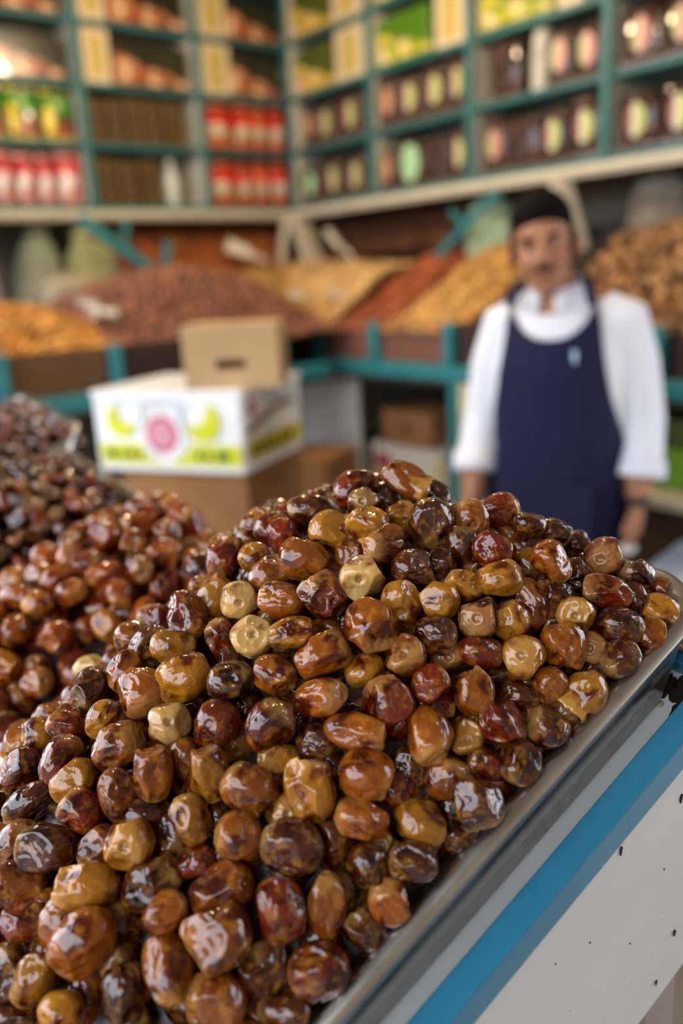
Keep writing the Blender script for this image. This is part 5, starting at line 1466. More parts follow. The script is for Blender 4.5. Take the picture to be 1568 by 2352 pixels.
-2503 9761 12664 58 -48 26 -61 330 300 2 RS6
-3606 8851 12215 26 74 -34 -51 381 300 2 AL3
-3528 7581 11602 -35 33 58 65 342 301 2 AL5
-3839 9157 12078 78 52 -10 33 398 261 2 RE8
-2124 10073 12688 -33 -11 75 56 372 279 2 RL3
-1692 9537 12660 53 72 -35 29 330 294 2 AS4
-2760 9518 12610 -31 41 63 -58 372 302 2 AL7
-3062 8856 12413 65 -30 -69 12 406 281 2 AL9
-2402 10523 12820 22 -30 66 -65 321 304 2 AE3
-3640 7915 12143 -46 30 42 73 394 305 2 RL5
-3755 8604 12124 -32 35 23 85 327 310 2 AL2
-1929 8244 12154 84 -32 -6 43 361 294 2 AL8
-2237 9582 12689 41 60 -30 62 325 307 2 RL1
-2797 9924 12561 -37 -45 69 43 330 270 2 RL1
-2022 9112 12640 67 -68 -6 30 367 305 2 AL7
-3505 9673 12421 62 58 -17 50 401 276 2 AL1
-2798 10392 12670 -39 72 -44 -38 320 308 2 AL6
-3073 10210 12315 -30 -11 95 2 349 280 2 AS0
-2813 10319 12452 75 55 30 -21 406 293 2 AE2
-3686 9819 12221 52 -44 8 -73 391 283 2 AL3
-2995 7448 11424 -27 13 33 89 338 293 2 AL3
-4462 8035 11835 4 13 71 70 324 302 2 AL4
-4819 8267 11644 81 45 37 4 340 284 2 AE8
-4082 8966 12201 68 17 58 -42 337 305 2 AE0
-4750 8742 11698 1 99 -12 13 341 309 2 AL2
-5217 8356 11321 -15 32 -36 86 400 282 2 AS0
-4230 7380 11555 90 -12 36 -20 331 273 2 RL0
-3780 7111 11387 68 55 -36 -31 345 261 2 AS0
-4767 7634 11436 89 1 44 9 346 308 2 RL6
-3892 7375 11657 44 -60 0 67 383 273 2 GL6
-4762 7346 11265 88 -30 -31 -17 366 303 2 AS0
-4289 8589 12057 -40 62 62 -24 342 296 2 AS2
-4856 7972 11534 28 65 -45 55 404 264 2 AL7
-3933 8692 12308 34 24 56 72 321 307 2 RL7
-4496 7061 11171 29 66 -31 62 363 268 2 AL5
-4151 6831 11027 5 84 21 -50 398 306 2 AS3
-4162 9380 12019 -26 -42 -46 73 343 290 2 AL6
-4047 7680 11851 73 -2 68 6 393 296 2 AS3
-4536 9005 11816 31 -38 73 48 400 267 2 RS7
-5283 8056 11232 -26 85 15 -43 399 293 2 RL6
-4057 8402 12174 31 -50 49 64 360 296 2 GL0
-1119 8636 12587 40 76 -41 -30 322 299 2 AL7
-4600 8405 11829 58 -76 -22 18 398 278 2 AS9
-3282 10061 12454 51 -45 -51 -52 379 264 2 AL8
-5128 8874 11323 69 39 -29 54 359 276 2 AL3
-4079 8089 12051 28 25 -63 68 323 306 2 RL9
-4493 6819 10949 10 81 -33 48 327 295 2 AL8
-5028 7694 11296 38 14 79 -46 362 286 2 AL3
-4070 7030 11259 -48 -50 45 56 383 295 2 RL3
-5634 8545 10957 -43 4 73 53 388 297 2 AL6
-4497 7731 11662 -48 -22 85 -6 397 276 2 GS0
-3755 6919 11141 71 50 -4 48 394 270 2 AE4
-5410 8704 11116 10 39 -41 82 382 283 2 RE9
-3768 7711 11961 71 60 34 -12 398 271 2 GE8
-4532 7443 11458 47 5 83 -30 369 282 2 AL3
-4880 8963 11526 73 36 46 -36 398 267 2 AL6
-5015 8571 11489 58 41 42 -57 399 261 2 AL3
-4406 9307 11821 83 47 32 -5 397 307 2 AE4
-3486 7073 11317 87 -29 39 1 390 297 2 GS9
-3924 9644 12098 2 -5 -61 79 351 304 2 GE4
-5500 8214 11081 32 -14 32 88 323 299 2 RS9
-4253 6599 10760 19 35 -27 87 326 294 2 AE3
-4322 8890 12020 76 34 33 44 356 305 2 AL2
-4351 8282 11970 68 62 16 37 333 303 2 AE5
-1339 8728 12418 60 -47 -52 -39 409 273 2 AS8
-5020 8627 11205 7 37 -35 86 377 304 2 AL1
-3385 9878 12198 63 -10 55 54 331 268 2 AL9
-4971 8228 11224 -20 28 89 -30 330 289 2 RL0
-3154 9943 12349 -47 55 -20 65 370 277 2 AS2
-3972 8224 11877 74 44 23 -46 355 261 2 RE7
-4587 7909 11395 -45 69 32 -46 396 310 2 AL7
-5341 8674 10918 61 54 -58 1 334 268 2 RL6
-4709 9032 11399 53 82 2 -22 380 268 2 AS7
-3971 9413 11916 -23 4 36 90 327 261 2 RL7
-3489 7327 11332 15 18 34 91 405 293 2 RL3
-4232 7094 10976 27 35 31 84 369 305 2 AS4
-3795 7336 11334 -30 -40 18 85 344 305 2 AL0
-5047 7911 11074 -40 0 -51 76 387 292 2 RE7
-4309 8751 11775 81 -46 35 -11 379 288 2 RS8
-3989 8711 11999 74 42 53 -3 366 303 2 RL0
-4454 7389 11148 -22 5 -55 80 381 264 2 AE3
-4043 7590 11500 -39 21 -37 81 330 305 2 AE5
-3581 9621 12138 63 51 -54 22 331 287 2 RL0
-3926 7059 10999 36 -17 74 -55 338 300 2 AE4
-5274 8344 10993 37 65 -27 60 400 263 2 AE6
-5016 8938 11147 69 65 5 -31 367 264 2 AL3
-3293 9083 12366 83 -15 45 -28 347 286 2 RS0
-3996 7843 11680 6 -44 40 80 335 309 2 RL5
-3241 9628 12365 -46 43 -26 73 322 292 2 RS4
-4300 6831 10694 64 16 -68 -30 379 301 2 RL9
-4896 7563 11009 -20 6 95 -23 354 293 2 RS8
-3524 9248 12251 -13 82 22 -51 373 293 2 AL2
-4663 8634 11516 -22 33 78 -49 361 263 2 AS4
-2387 10294 12626 66 71 -8 23 401 269 2 AS8
-1167 8972 12489 -35 1 55 76 371 283 2 RL3
-4341 8313 11705 78 60 20 -4 354 288 2 RE8
-4723 8331 11442 91 36 3 18 324 289 2 AE5
-1890 9782 12691 -14 73 -42 -51 321 274 2 RL0
-4262 8048 11660 3 38 -50 77 393 299 2 RE3
-4303 7663 11426 46 42 -28 73 328 300 2 AE1
-4182 9039 11846 90 18 21 -34 403 282 2 AL5
-4706 7216 10893 14 34 41 83 393 308 2 RS8
-3632 7098 11056 -22 20 94 -18 341 297 2 AL4
-3787 7986 11844 -40 59 52 -48 332 272 2 RS9
-3847 9743 11876 18 23 43 85 324 309 2 AL5
-3039 9148 12477 -22 7 -45 86 399 278 2 RE4
-4100 7366 11280 -26 41 -16 86 353 281 2 AL3
-1448 9089 12572 -7 41 61 68 365 288 2 RS6
-4256 9335 11698 64 36 -26 62 362 268 2 RL8
-3957 6815 10709 53 -53 -54 39 377 294 2 RL7
-4487 9286 11504 31 39 -26 83 371 287 2 RE4
-3633 9880 11996 1 77 -35 -53 403 296 2 RL9
-4770 7760 11197 -5 41 -36 83 352 270 2 AE7
-2042 8061 11969 64 36 67 11 409 281 2 AL8
-4492 8965 11605 78 55 1 31 355 308 2 AE4
-4165 8491 11851 -16 48 22 83 331 287 2 AL1
-4529 6978 10774 53 -1 78 -33 389 262 2 AL0
-5274 8001 10934 -35 64 -40 -55 331 285 2 RL0
-1369 8485 12261 31 -61 -39 62 359 266 2 AL3
-3943 10398 12507 66 -3 -68 31 379 219 3 KL1|dark maroon level date low down, dark third pile
-4196 10804 12861 50 -37 60 -50 387 212 3 KL1|dark maroon level date halfway up, dark third pile, left one
-3682 10692 12710 70 70 14 -2 366 208 3 KE4|dark maroon end-on date halfway up, dark third pile, right one
-3890 10576 12666 53 50 68 -7 375 217 3 RS1|russet red stem-scarred date halfway up, dark third pile
-3456 10833 12763 61 40 64 25 352 215 3 RL0|russet red level date halfway up, dark third pile
-4130 10559 12682 19 24 30 90 352 203 3 KL4|dark maroon leaning date halfway up, dark third pile
-4176 10320 12456 21 42 -36 80 375 181 3 RE0|russet red end-on date low down, dark third pile
-3962 10788 12820 11 29 -56 77 325 217 3 KE4|dark maroon end-on date halfway up, dark third pile, left one
-3810 10969 12896 72 39 52 -25 306 202 3 KE6|dark maroon end-on date high up, dark third pile, third from left
-4007 11088 12966 23 48 -42 73 345 219 3 KE7|dark maroon end-on date high up, dark third pile, second from left
-4255 11109 12988 75 59 22 21 341 201 3 RE9|russet red end-on date high up, dark third pile, first from left
-3889 11298 13012 72 55 -26 -34 354 202 3 RL5|russet red level date high up, dark third pile
-3578 11018 12864 68 67 -17 24 354 210 3 RE1|russet red end-on date high up, dark third pile, third from left
-3235 10905 12717 54 24 58 56 305 205 3 KL6|dark maroon level date halfway up, dark third pile, right one
-3170 11521 12813 83 37 29 -30 378 193 3 KE4|dark maroon end-on date high up, dark third pile, fourth from left
-3301 11199 12804 -7 -27 -60 75 365 186 3 RL9|russet red leaning date high up, dark third pile
-4486 11159 13010 85 35 36 -13 316 216 3 KE1|dark maroon end-on date high up, dark third pile, first from left
-3781 11610 12971 70 59 31 -25 376 186 3 RE7|russet red end-on date high up, dark third pile, second from left
-4103 11580 13079 64 11 -62 44 340 194 3 KS7|dark maroon stem-scarred date along the top, dark third pile
-4096 10447 12314 37 -56 6 74 346 199 3 KL9|dark maroon leaning date low down, dark third pile
-4430 10854 12884 88 -35 -31 -6 344 195 3 RS3|russet red stem-scarred date high up, dark third pile
-3006 11231 12754 -12 -47 -45 75 317 195 3 KL7
-3605 10489 12524 -20 14 -60 76 310 184 3 RE6
-3481 11576 12883 -13 13 -59 79 347 215 3 RE4
-4387 11834 13122 -43 0 -52 74 340 189 3 KE7
-3573 11300 12900 -34 -14 -52 77 308 219 3 KE7
-4445 11583 13089 70 58 35 -24 345 218 3 KL8
-4007 10112 12182 64 -38 -36 56 370 208 3 RL6
-4330 10188 12336 -38 64 -36 56 333 214 3 KL3
-4298 11341 13051 42 68 -5 60 306 195 3 KL9
-3996 11916 13013 10 57 47 67 363 196 3 KS5
-3006 10949 12681 57 3 51 -64 312 196 3 KE6
-3644 12034 12916 18 27 -42 85 388 183 3 KE6
-3851 12170 12956 5 23 -57 79 316 195 3 KE2
-3890 10654 12490 52 75 17 -36 345 193 3 KL3
-4213 12025 13063 36 -33 -49 72 373 216 3 RL0
-3742 10306 12362 -3 -60 21 77 381 183 3 KL0
-4608 11923 13103 -44 64 46 -43 351 196 3 KL6
-4262 10752 12582 81 -45 -38 9 324 197 3 KS1
-4167 12806 12965 46 61 -27 58 305 202 3 KE2
-4359 11004 12734 -8 80 39 -45 389 195 3 KL6
-4324 10566 12435 18 77 -14 60 301 207 3 KL4
-3522 11834 12894 71 -28 -48 -43 313 184 3 KS4
-4126 12332 12997 60 70 11 38 328 217 3 KL5
-3210 10665 12590 46 27 51 67 327 185 3 RL1
-4378 10323 12219 63 2 47 -62 329 186 3 KE7
-3861 12423 12943 29 56 -49 60 314 207 3 KE8
-4612 11356 13047 -39 -65 10 65 308 210 3 KL5
-3654 10747 12511 74 -15 -56 34 312 202 3 KS0
-4618 10964 12667 22 4 74 -64 337 200 3 KE8
-3340 10991 12582 45 85 17 20 336 203 3 KS9
-4461 12299 13072 -36 -17 -64 66 302 182 3 KL4
-4210 12574 12986 -29 80 26 46 379 211 3 KL4
-4768 12201 13066 19 1 -66 73 302 187 3 KL3
-3582 12265 12716 17 -1 72 67 373 200 3 KS2
-4275 13033 12960 60 29 50 -56 364 198 3 KS0
-4420 10348 12505 10 -4 90 -43 303 192 3 KL9
-3887 11169 12770 -47 -48 51 54 318 191 3 KL1
-4409 12837 12971 61 -43 -65 12 315 212 3 KS4
-4907 11997 13046 43 70 -2 -57 343 212 3 KL3
-3209 11651 12643 69 65 1 -32 308 206 3 KE7
-4079 10939 12690 81 51 18 24 331 196 3 KE7
-3805 10904 12637 -43 58 -52 46 352 200 3 KS6
-4419 13237 12948 50 22 58 60 306 204 3 RL3
-3667 11627 12764 30 -44 55 65 348 195 3 KL1
-4193 11235 12810 31 25 -36 85 341 203 3 KE3
-4788 11652 13068 87 -24 44 3 377 187 3 KL3
-3388 10706 12426 74 64 19 -8 305 183 3 KE5
-4657 13209 12899 61 73 -12 -27 357 220 3 RL0
-4590 10744 12548 25 88 25 -33 339 213 3 KL6
-4420 11778 12906 56 61 -47 30 340 204 3 KE2
-3860 11765 12819 32 64 -43 55 354 219 3 KE3
-4418 12242 12908 79 12 -3 60 344 217 3 KL4
-4651 12861 12962 62 -3 78 2 390 206 3 RL6
-3456 11804 12701 72 52 -19 -41 345 193 3 KL5
-3372 11329 12659 37 -20 -63 66 334 220 3 KL8
-3996 11561 12877 65 56 48 18 369 195 3 KL7
-4967 12519 12957 7 56 16 81 321 196 3 KL7
-3061 11466 12601 1 -2 88 -47 331 186 3 KL0
-3710 11385 12779 39 73 -44 34 366 195 3 KL6
-4574 12598 13021 44 16 70 54 303 202 3 KL3
-4302 10160 12036 -4 61 54 -58 322 184 3 KL6
-3552 11095 12687 -19 -22 40 87 363 186 3 KS4
-3166 11159 12572 43 56 -9 70 310 213 3 KE6
-3870 12076 12792 72 56 -12 39 361 198 3 KE6
-4600 11318 12824 -6 78 12 -62 357 187 3 KL8
-4717 12115 12875 71 -18 46 50 339 186 3 KL7
-3996 10267 12102 48 55 -26 63 337 210 3 KE9
-5143 12850 12561 -17 -36 -44 81 321 211 3 KS1
-4688 11623 12868 3 41 -62 67 336 212 3 KL9
-4855 13025 12880 14 -22 80 54 345 209 3 KS4
-4351 11472 12865 -43 72 21 -51 346 199 3 KL6
-4897 12430 12791 -43 41 79 -13 306 211 3 KS1
-4781 10654 12717 43 77 40 -24 337 219 3 RL4
-5620 10239 12268 61 79 7 10 309 209 3 RE7
-5213 11180 12832 72 -11 56 39 303 199 3 RL3
-6734 11265 11978 -12 78 60 -14 370 199 3 KL5
-4969 12756 12903 -42 59 -41 55 347 192 3 KL4
-5875 10003 12036 75 -38 -35 -42 322 184 3 KL2
-6146 11478 12395 71 62 17 31 309 220 3 KS3
-5400 9944 12095 68 -49 -39 37 326 198 3 KS2
-5712 9412 11557 36 50 -26 74 355 185 3 KE9
-5783 10900 12522 38 14 74 -54 371 204 3 KL6
-5188 12641 12818 63 -77 4 -8 373 209 3 RS6
-5062 11741 13002 58 -37 -62 -37 388 190 3 KL1
-5415 9479 11626 -20 40 79 -42 348 196 3 KS8
-7141 11486 11617 38 50 11 77 370 198 3 KL7
-5976 11711 12504 -33 51 70 -37 326 207 3 KS1
-5511 10739 12583 74 54 -18 36 365 212 3 KE0
-6370 11904 12145 72 -51 44 14 334 200 3 RL8
-4939 10081 12271 65 5 61 44 351 208 3 KS8
-5753 12205 12549 -47 81 -2 35 328 196 3 KS3
-6119 11850 12370 65 59 -47 7 352 196 3 KL7
-5459 11372 12780 63 40 -5 66 325 185 3 RE9
-5787 9594 11730 62 -35 46 -53 356 208 3 KS9
-5383 10301 12379 41 68 -59 14 329 192 3 KS0
-6054 11224 12446 54 77 -30 16 382 209 3 KL6
-5681 11896 12666 63 63 -11 44 329 202 3 KE1
-6752 10889 11963 13 10 39 91 346 194 3 RL7
-6440 10559 12073 9 51 -41 75 365 217 3 KE9
-5068 10556 12617 90 -33 25 -12 359 218 3 KS1
-5182 12058 12949 -26 21 -57 75 345 196 3 RE3
-5511 9746 11901 74 53 41 0 313 193 3 KE1
-6960 11243 11811 60 67 -42 -13 300 182 3 KL9
-5312 10885 12707 15 -9 76 -63 365 181 3 RE5
-5875 10551 12339 -3 -37 92 -16 368 203 3 RL8
-4537 10522 12650 60 -49 10 62 357 202 3 KL3
-5499 12437 12671 -37 55 75 5 354 180 3 KL0
-6389 10174 11943 80 52 19 -21 337 210 3 KE6
-4793 9633 11739 89 -15 40 -17 335 199 3 KL3
-6572 11884 11978 75 -64 15 -12 315 201 3 KS0
-5491 11719 12790 65 5 53 -55 307 180 3 KE9
-6535 10924 12104 -24 71 47 -47 326 182 3 KS4
-5515 12083 12744 94 14 22 -20 329 220 3 KL4
-5518 12674 12570 84 40 36 -8 333 185 3 RS1
-5820 11349 12609 -20 -7 79 -57 374 217 3 KS5
-4614 10212 12389 78 -18 1 60 333 200 3 RL6
-6033 10284 12145 90 -31 23 -20 326 185 3 KL6
-4847 11310 12989 83 -37 -37 19 327 185 3 KL2
-5266 12357 12859 -43 -17 75 -47 358 184 3 RS5
-5811 9787 11892 -1 29 85 -44 335 200 3 KL2
-5219 11561 12910 -7 26 69 67 319 220 3 KS8
-6182 10901 12310 13 26 -55 79 361 189 3 RS7
-6168 9887 11871 75 48 43 -17 362 210 3 KE0
-5467 9228 11334 9 81 -12 56 361 181 3 KL9
-5140 9534 11668 -15 -55 25 78 390 212 3 KS9
-4934 11079 12885 36 70 -57 -21 388 215 3 KL4
-6190 10480 12166 67 -2 54 51 368 194 3 RL2
-6484 11561 12133 -47 -41 77 13 314 197 3 KS5
-4696 11003 12915 61 -54 -58 7 332 184 3 KL1
-5197 10023 12192 49 -61 8 61 316 180 3 KL3
-6804 11507 11889 42 62 14 64 302 193 3 KL9
-6578 10369 11937 60 14 60 -51 367 190 3 KE9
-6737 10573 11916 22 90 37 1 329 184 3 KL8
-5521 11004 12679 -5 79 -26 -55 319 194 3 KL1
-6020 12081 12386 62 42 -20 63 308 206 3 KL9
-4812 9922 12101 12 68 0 72 321 214 3 KL5
-5426 10507 12497 58 78 21 13 321 202 3 KL5
-6955 11700 11709 -31 91 17 -22 333 198 3 KL2
-4446 10016 12163 62 37 58 37 333 207 3 KL2
-6342 11235 12258 63 49 -9 59 387 196 3 KS8
-4531 9855 11982 38 72 -44 -38 331 220 3 KL5
-5035 9825 12000 86 -7 44 24 382 217 3 KS9
-5755 12499 12444 62 -79 -2 4 314 205 3 KL5
-5085 10269 12424 29 87 15 -38 315 217 3 KS8
-4989 10834 12772 -13 76 16 -62 325 192 3 RL3
-4784 10412 12556 -40 -31 -57 65 325 190 3 KE8
-6958 10912 11828 -30 -44 -43 73 341 217 3 RL0
-5696 11539 12681 71 11 -42 -56 325 219 3 KL8
-5228 9386 11496 34 91 -9 21 386 205 3 KS2
-5253 9761 11932 -46 67 16 56 386 218 3 KL5
-6174 12176 12222 -50 -15 -57 63 367 187 3 RE1
-6405 9938 11818 -46 5 86 -21 312 189 3 KL7
-6109 10098 12017 19 -43 66 -58 342 208 3 KL8
-5143 12879 12767 65 56 33 -40 334 201 3 RE1
-6098 9662 11733 47 73 47 13 373 216 3 KS5
-6537 11187 12122 40 57 44 -57 328 201 3 KL2
-5637 10458 12392 29 67 66 -17 325 213 3 KL5
-5930 12351 12358 77 52 34 10 303 185 3 KE1
-5046 12282 12971 -15 22 67 69 389 192 3 KS7
-6287 11703 12264 90 31 31 -2 335 213 3 KL5
-5730 11117 12617 39 41 -35 74 367 187 3 KE4
-6754 11755 11863 65 -44 13 -61 342 192 3 KL1
-5657 9911 12022 -12 46 67 -57 359 187 3 KL3
-4264 9933 12016 -11 62 67 -39 300 199 3 KL7
-5998 10752 12363 85 -41 -8 -31 383 193 3 KL6
-6314 10735 12193 6 91 -41 -11 302 220 3 KL1
-5952 9467 11595 92 -35 12 14 363 213 3 KL5
-5360 11903 12856 6 45 31 84 328 202 3 KS4
-4991 11503 12992 -45 52 66 -32 346 203 3 RL4
-6463 11816 11858 80 42 39 -19 333 206 3 KE8
-4317 9952 11785 57 64 49 15 326 209 3 KL3
-6789 11122 11702 -34 16 88 28 334 198 3 KS7
-2919 11166 12528 36 67 -1 65 343 202 3 KS7
-4657 10366 12269 60 49 48 -42 352 192 3 KE9
-6253 11296 12074 -48 -45 60 -45 327 209 3 KL6
-5472 11705 12566 27 26 -53 76 303 190 3 KS9
-5142 10253 12132 65 48 -59 6 386 216 3 KS4
-4904 11184 12689 70 9 63 33 301 211 3 KS8
-5421 10733 12359 71 -45 -3 -54 365 217 3 KS1
-6439 10431 11771 -8 -32 67 -67 342 203 3 KE7
-5678 9849 11699 31 50 -5 81 317 182 3 KE3
-5757 12112 12345 -19 71 -7 67 350 183 3 KL3
-5342 10996 12494 26 -4 56 79 388 212 3 KL2
-3982 12411 12789 18 33 -55 74 301 202 3 KE6
-5692 12584 12236 -34 -30 -17 88 302 210 3 KL7
-5902 11188 12283 -47 -37 77 23 308 192 3 KS8
-5041 11774 12780 -41 29 74 45 346 199 3 KS6
-4459 12983 12765 -16 -63 -17 74 387 194 3 KL3
-6252 12042 11970 52 0 57 -64 302 181 3 KE2
-5195 12023 12712 79 50 36 2 389 211 3 KE4
-5632 11916 12464 -38 28 87 -15 347 203 3 KL2
-5073 9453 11278 -37 63 -44 52 368 218 3 KS0
-4166 11950 12894 59 22 67 -39 316 216 3 KL7
-5295 10438 12233 80 47 34 -15 350 199 3 KE4
-5353 9347 11189 -3 -67 9 73 366 219 3 KL5
-6889 11765 11512 -46 -47 59 -46 347 202 3 KE4
-5804 9545 11413 62 64 34 28 307 203 3 KL9
-5762 11649 12411 -1 11 75 -65 340 190 3 KS4
-5990 11467 12259 -11 60 69 -39 349 211 3 KL3
-5926 10558 12060 17 -47 45 74 352 203 3 KS9
-6618 11345 11816 85 47 13 21 361 205 3 KE4
-5214 11365 12640 73 66 6 18 389 219 3 KE2
-4958 12118 12815 12 82 -15 -54 363 211 3 KL6
-6248 11612 12068 -12 2 78 61 361 184 3 KL9
-6146 12271 11979 61 75 -23 -16 382 199 3 KL5
-5336 12338 12586 14 85 -29 -41 304 184 3 KL8
-5012 10644 12428 98 18 -8 9 361 206 3 KS6
-4709 12980 12737 -46 -51 55 47 333 195 3 KS9
-4633 12518 12868 72 66 10 -19 305 220 3 KE5
-5204 12600 12610 -12 55 64 -52 307 190 3 KL8
-5901 12328 12166 72 10 49 49 306 192 3 KS6
-4149 13003 12767 56 19 -71 -39 325 203 3 KL3
-4905 12674 12741 -26 14 -54 79 364 180 3 KE7
-5377 9606 11492 78 34 32 -41 359 209 3 KE3
-5728 10790 12249 87 -16 44 14 336 184 3 KL0
-5633 10054 11871 75 -37 36 -42 379 197 3 KL5
-4876 10830 12550 -40 14 -51 75 363 201 3 KE1
-6372 10151 11679 74 37 54 15 352 204 3 KS7
-6182 10858 12045 -12 42 34 83 367 183 3 KS5
-5885 10040 11793 91 27 30 10 320 207 3 KE9
-5479 12098 12535 58 -27 49 -59 331 184 3 KL2
-4733 10003 11914 95 -30 -11 3 357 199 3 KL8
-6150 10509 11938 76 37 52 -10 309 202 3 KS9
-6036 11844 12199 69 66 24 -16 313 217 3 KE2
-6374 10982 11962 85 37 14 36 352 188 3 KE8
-5546 11434 12514 7 -9 77 -62 341 207 3 KL5
-4153 12579 12799 54 -77 -5 34 302 183 3 KL5
-4746 9768 11629 24 87 -37 23 374 210 3 KL8
-7123 11452 11407 -18 96 -11 -17 350 197 3 KS4
-4470 13222 12736 70 -71 3 -4 312 190 3 KL4
-5171 9786 11685 37 77 -7 51 381 208 3 KL9
-5521 10299 12073 66 32 -59 -32 379 195 3 KS3
-6661 10852 11766 91 2 33 -26 362 192 3 KL9
-5077 10981 12567 19 -25 53 79 354 195 3 KS6
-5367 10089 11955 62 -39 -34 -59 382 207 3 KL3
-6458 12075 11777 -49 61 4 62 342 200 3 KL1
-6424 11458 11950 5 76 44 -48 338 215 3 KL2
-5575 11036 12418 60 27 54 -52 335 212 3 KE9
-4944 11544 12781 63 -32 -62 34 370 200 3 KL9
-3619 12016 12735 14 79 -33 -49 329 217 3 KL0
-6669 11760 11701 76 -62 5 -21 302 217 3 KL3
-4960 9881 11786 35 74 -25 -52 318 205 3 KL0
-4339 12749 12799 -40 43 66 47 359 218 3 KL6
-6023 9696 11508 45 -6 40 79 359 214 3 KL1
-4541 10153 12064 -48 -53 53 45 325 183 3 KL7
-3146 10865 12470 69 -27 43 52 329 204 3 KL8
-6180 9989 11666 69 -38 -58 -22 312 194 3 KS8
-3988 12771 12765 42 80 -36 22 307 207 3 KL5
-5507 12558 12398 18 83 -20 -50 319 206 3 KL7
-5813 10305 11980 0 11 80 -59 319 184 3 KL4
-3560 10558 12332 -13 -15 93 -32 360 213 3 KL3
-6831 11483 11635 59 56 -33 48 326 200 3 KE7
-3730 10360 12157 39 46 -31 74 302 192 3 KE2
-6383 10731 11900 57 82 4 -6 314 193 3 KL8
-4898 9603 11442 40 -21 87 -19 342 215 3 KS6
-6052 10227 11847 55 65 25 47 361 216 3 KL8
-5602 10517 12176 43 84 -28 -19 375 204 3 KS6
-4959 10406 12289 51 26 82 -3 339 195 3 KS1
-5230 11650 12681 -39 -23 87 -22 345 212 3 KL8
-6042 12085 12138 41 45 -4 79 315 214 3 KE3
-5666 12349 12345 69 6 59 -41 359 188 3 KE8
-5031 10065 11977 -49 -19 -54 65 336 181 3 KE7
-6890 10896 11625 60 -39 -68 -15 331 187 3 KL9
-7019 11163 11535 57 74 -15 -32 330 200 3 KL8
-4896 10223 12141 25 71 -11 64 329 198 3 KL2
-6038 11009 12164 12 -50 -40 76 304 216 3 KS2
-6667 10564 11699 -38 33 84 -19 351 198 3 KL6
-5585 9444 11319 89 -31 -9 32 368 214 3 KS3
-4842 11884 12857 87 -2 48 -13 367 205 3 KL8
-5362 12797 12427 58 37 3 72 363 192 3 KL1
-4513 9846 11688 88 29 36 -2 348 194 3 KE1
-5428 9855 11741 70 18 61 33 302 212 3 KL6
-3739 12481 12739 58 41 -29 64 338 185 3 KE3
-4153 12194 12857 75 57 3 33 330 209 3 KE7
-4127 10072 11890 20 -9 83 -52 324 189 3 KE2
-5133 12277 12729 8 9 -42 90 369 193 3 KE8
-4807 13836 13030 50 -55 40 53 381 191 4 BS9|dull brown stem-scarred date low down, farthest small date pile
-4545 14200 13195 18 74 22 -61 324 217 4 RL7
-4377 14218 13002 45 -14 58 66 349 198 4 KL2
-5025 14041 13085 63 -77 -8 10 382 215 4 KL6
-5429 14701 13225 -20 -21 73 63 382 200 4 BS4
-5341 13951 13016 67 -2 72 -19 354 195 4 BL2
-4909 14276 13167 9 70 -19 68 319 213 4 BL1
-5126 13806 12979 77 64 4 4 310 206 4 BE7
-5583 14281 13102 34 90 -20 -16 323 194 4 RS8
-5293 14189 13110 77 -47 32 30 384 207 4 KL8
-5149 14613 13227 -20 59 -47 62 309 214 4 BL1
-5752 14956 13248 45 -46 48 60 377 204 4 BL5
-6085 16264 13424 -48 59 27 -59 373 210 4 BL0
-5513 15128 13296 54 63 -28 49 365 194 4 KL7
-4875 14624 13256 -13 9 -59 79 366 201 4 KE6
-5724 14638 13182 -10 64 -28 71 343 185 4 BL2
-4617 14398 13011 50 75 -36 -25 308 213 4 KL0
-4685 14445 13239 53 80 13 -25 351 205 4 BL8
-5227 15151 13327 49 66 49 -29 343 199 4 KL0
-5199 14875 13276 57 76 32 -1 306 211 4 BL1
-5368 15391 13359 73 -23 65 -7 349 212 4 RS6
-5772 15767 13380 70 -44 -54 15 342 186 4 BS9
-5627 15410 13335 -43 16 61 65 368 186 4 BL8
-5842 16046 13425 70 67 24 7 326 198 4 BS7
-5923 15237 13281 -32 80 32 -38 312 201 4 RL6
-5670 13993 12996 10 58 15 79 367 191 4 RS7
-6266 16045 13353 85 26 46 -8 345 210 4 BE8
-4780 14624 13047 78 37 -47 -19 374 214 4 KL1
-5402 13572 12836 64 22 62 -39 310 210 4 BE4
-5143 13563 12855 79 53 27 -17 312 212 4 BE9
-4939 14426 12983 35 53 37 68 385 217 4 KL1
-6076 15530 13309 31 61 -40 -60 310 200 4 RL1
-6243 16472 13431 63 63 -2 47 320 196 4 BL1
-5955 16023 13184 68 -73 0 -1 353 182 4 KL2
-5026 14177 12905 15 21 -67 70 331 197 4 KE6
-5834 14521 12912 0 -34 67 -66 372 202 4 KL7
-4785 14013 12871 -50 49 -31 65 306 192 4 KL8
-5816 14400 13106 -28 48 83 4 364 188 4 RL8
-6246 15788 13321 69 71 -3 -15 388 208 4 BL1
-5754 14872 13011 -13 3 96 -23 381 186 4 KL3
-5449 14285 12893 25 40 -25 85 346 217 4 KE7
-5829 15178 13066 37 56 61 -42 301 196 4 KS2
-6094 16398 13225 64 -49 -38 -45 308 184 4 KL3
-6265 15956 13123 -28 54 -49 62 319 216 4 KL1
-5464 14841 13035 54 -64 44 -33 342 199 4 KL8
-5977 15662 13126 66 -53 44 30 369 200 4 KL8
-5015 13879 12789 44 61 55 36 363 192 4 KS8
-5669 13740 12894 -47 -46 72 -22 384 217 4 BL1
-5570 15100 13074 60 54 57 -17 312 218 4 KE3
-5340 13878 12752 -49 -46 61 42 372 200 4 KL5
-5044 14876 13074 -5 -42 72 -55 334 200 4 KE6
-5104 15146 13123 63 -12 -77 2 326 193 4 KL9
-7622 15070 12787 57 1 -81 -12 374 211 4 KS2
-6963 12478 11927 -28 -1 90 -33 318 215 4 KL9
-5961 13990 12963 11 -61 15 77 389 205 4 BL3
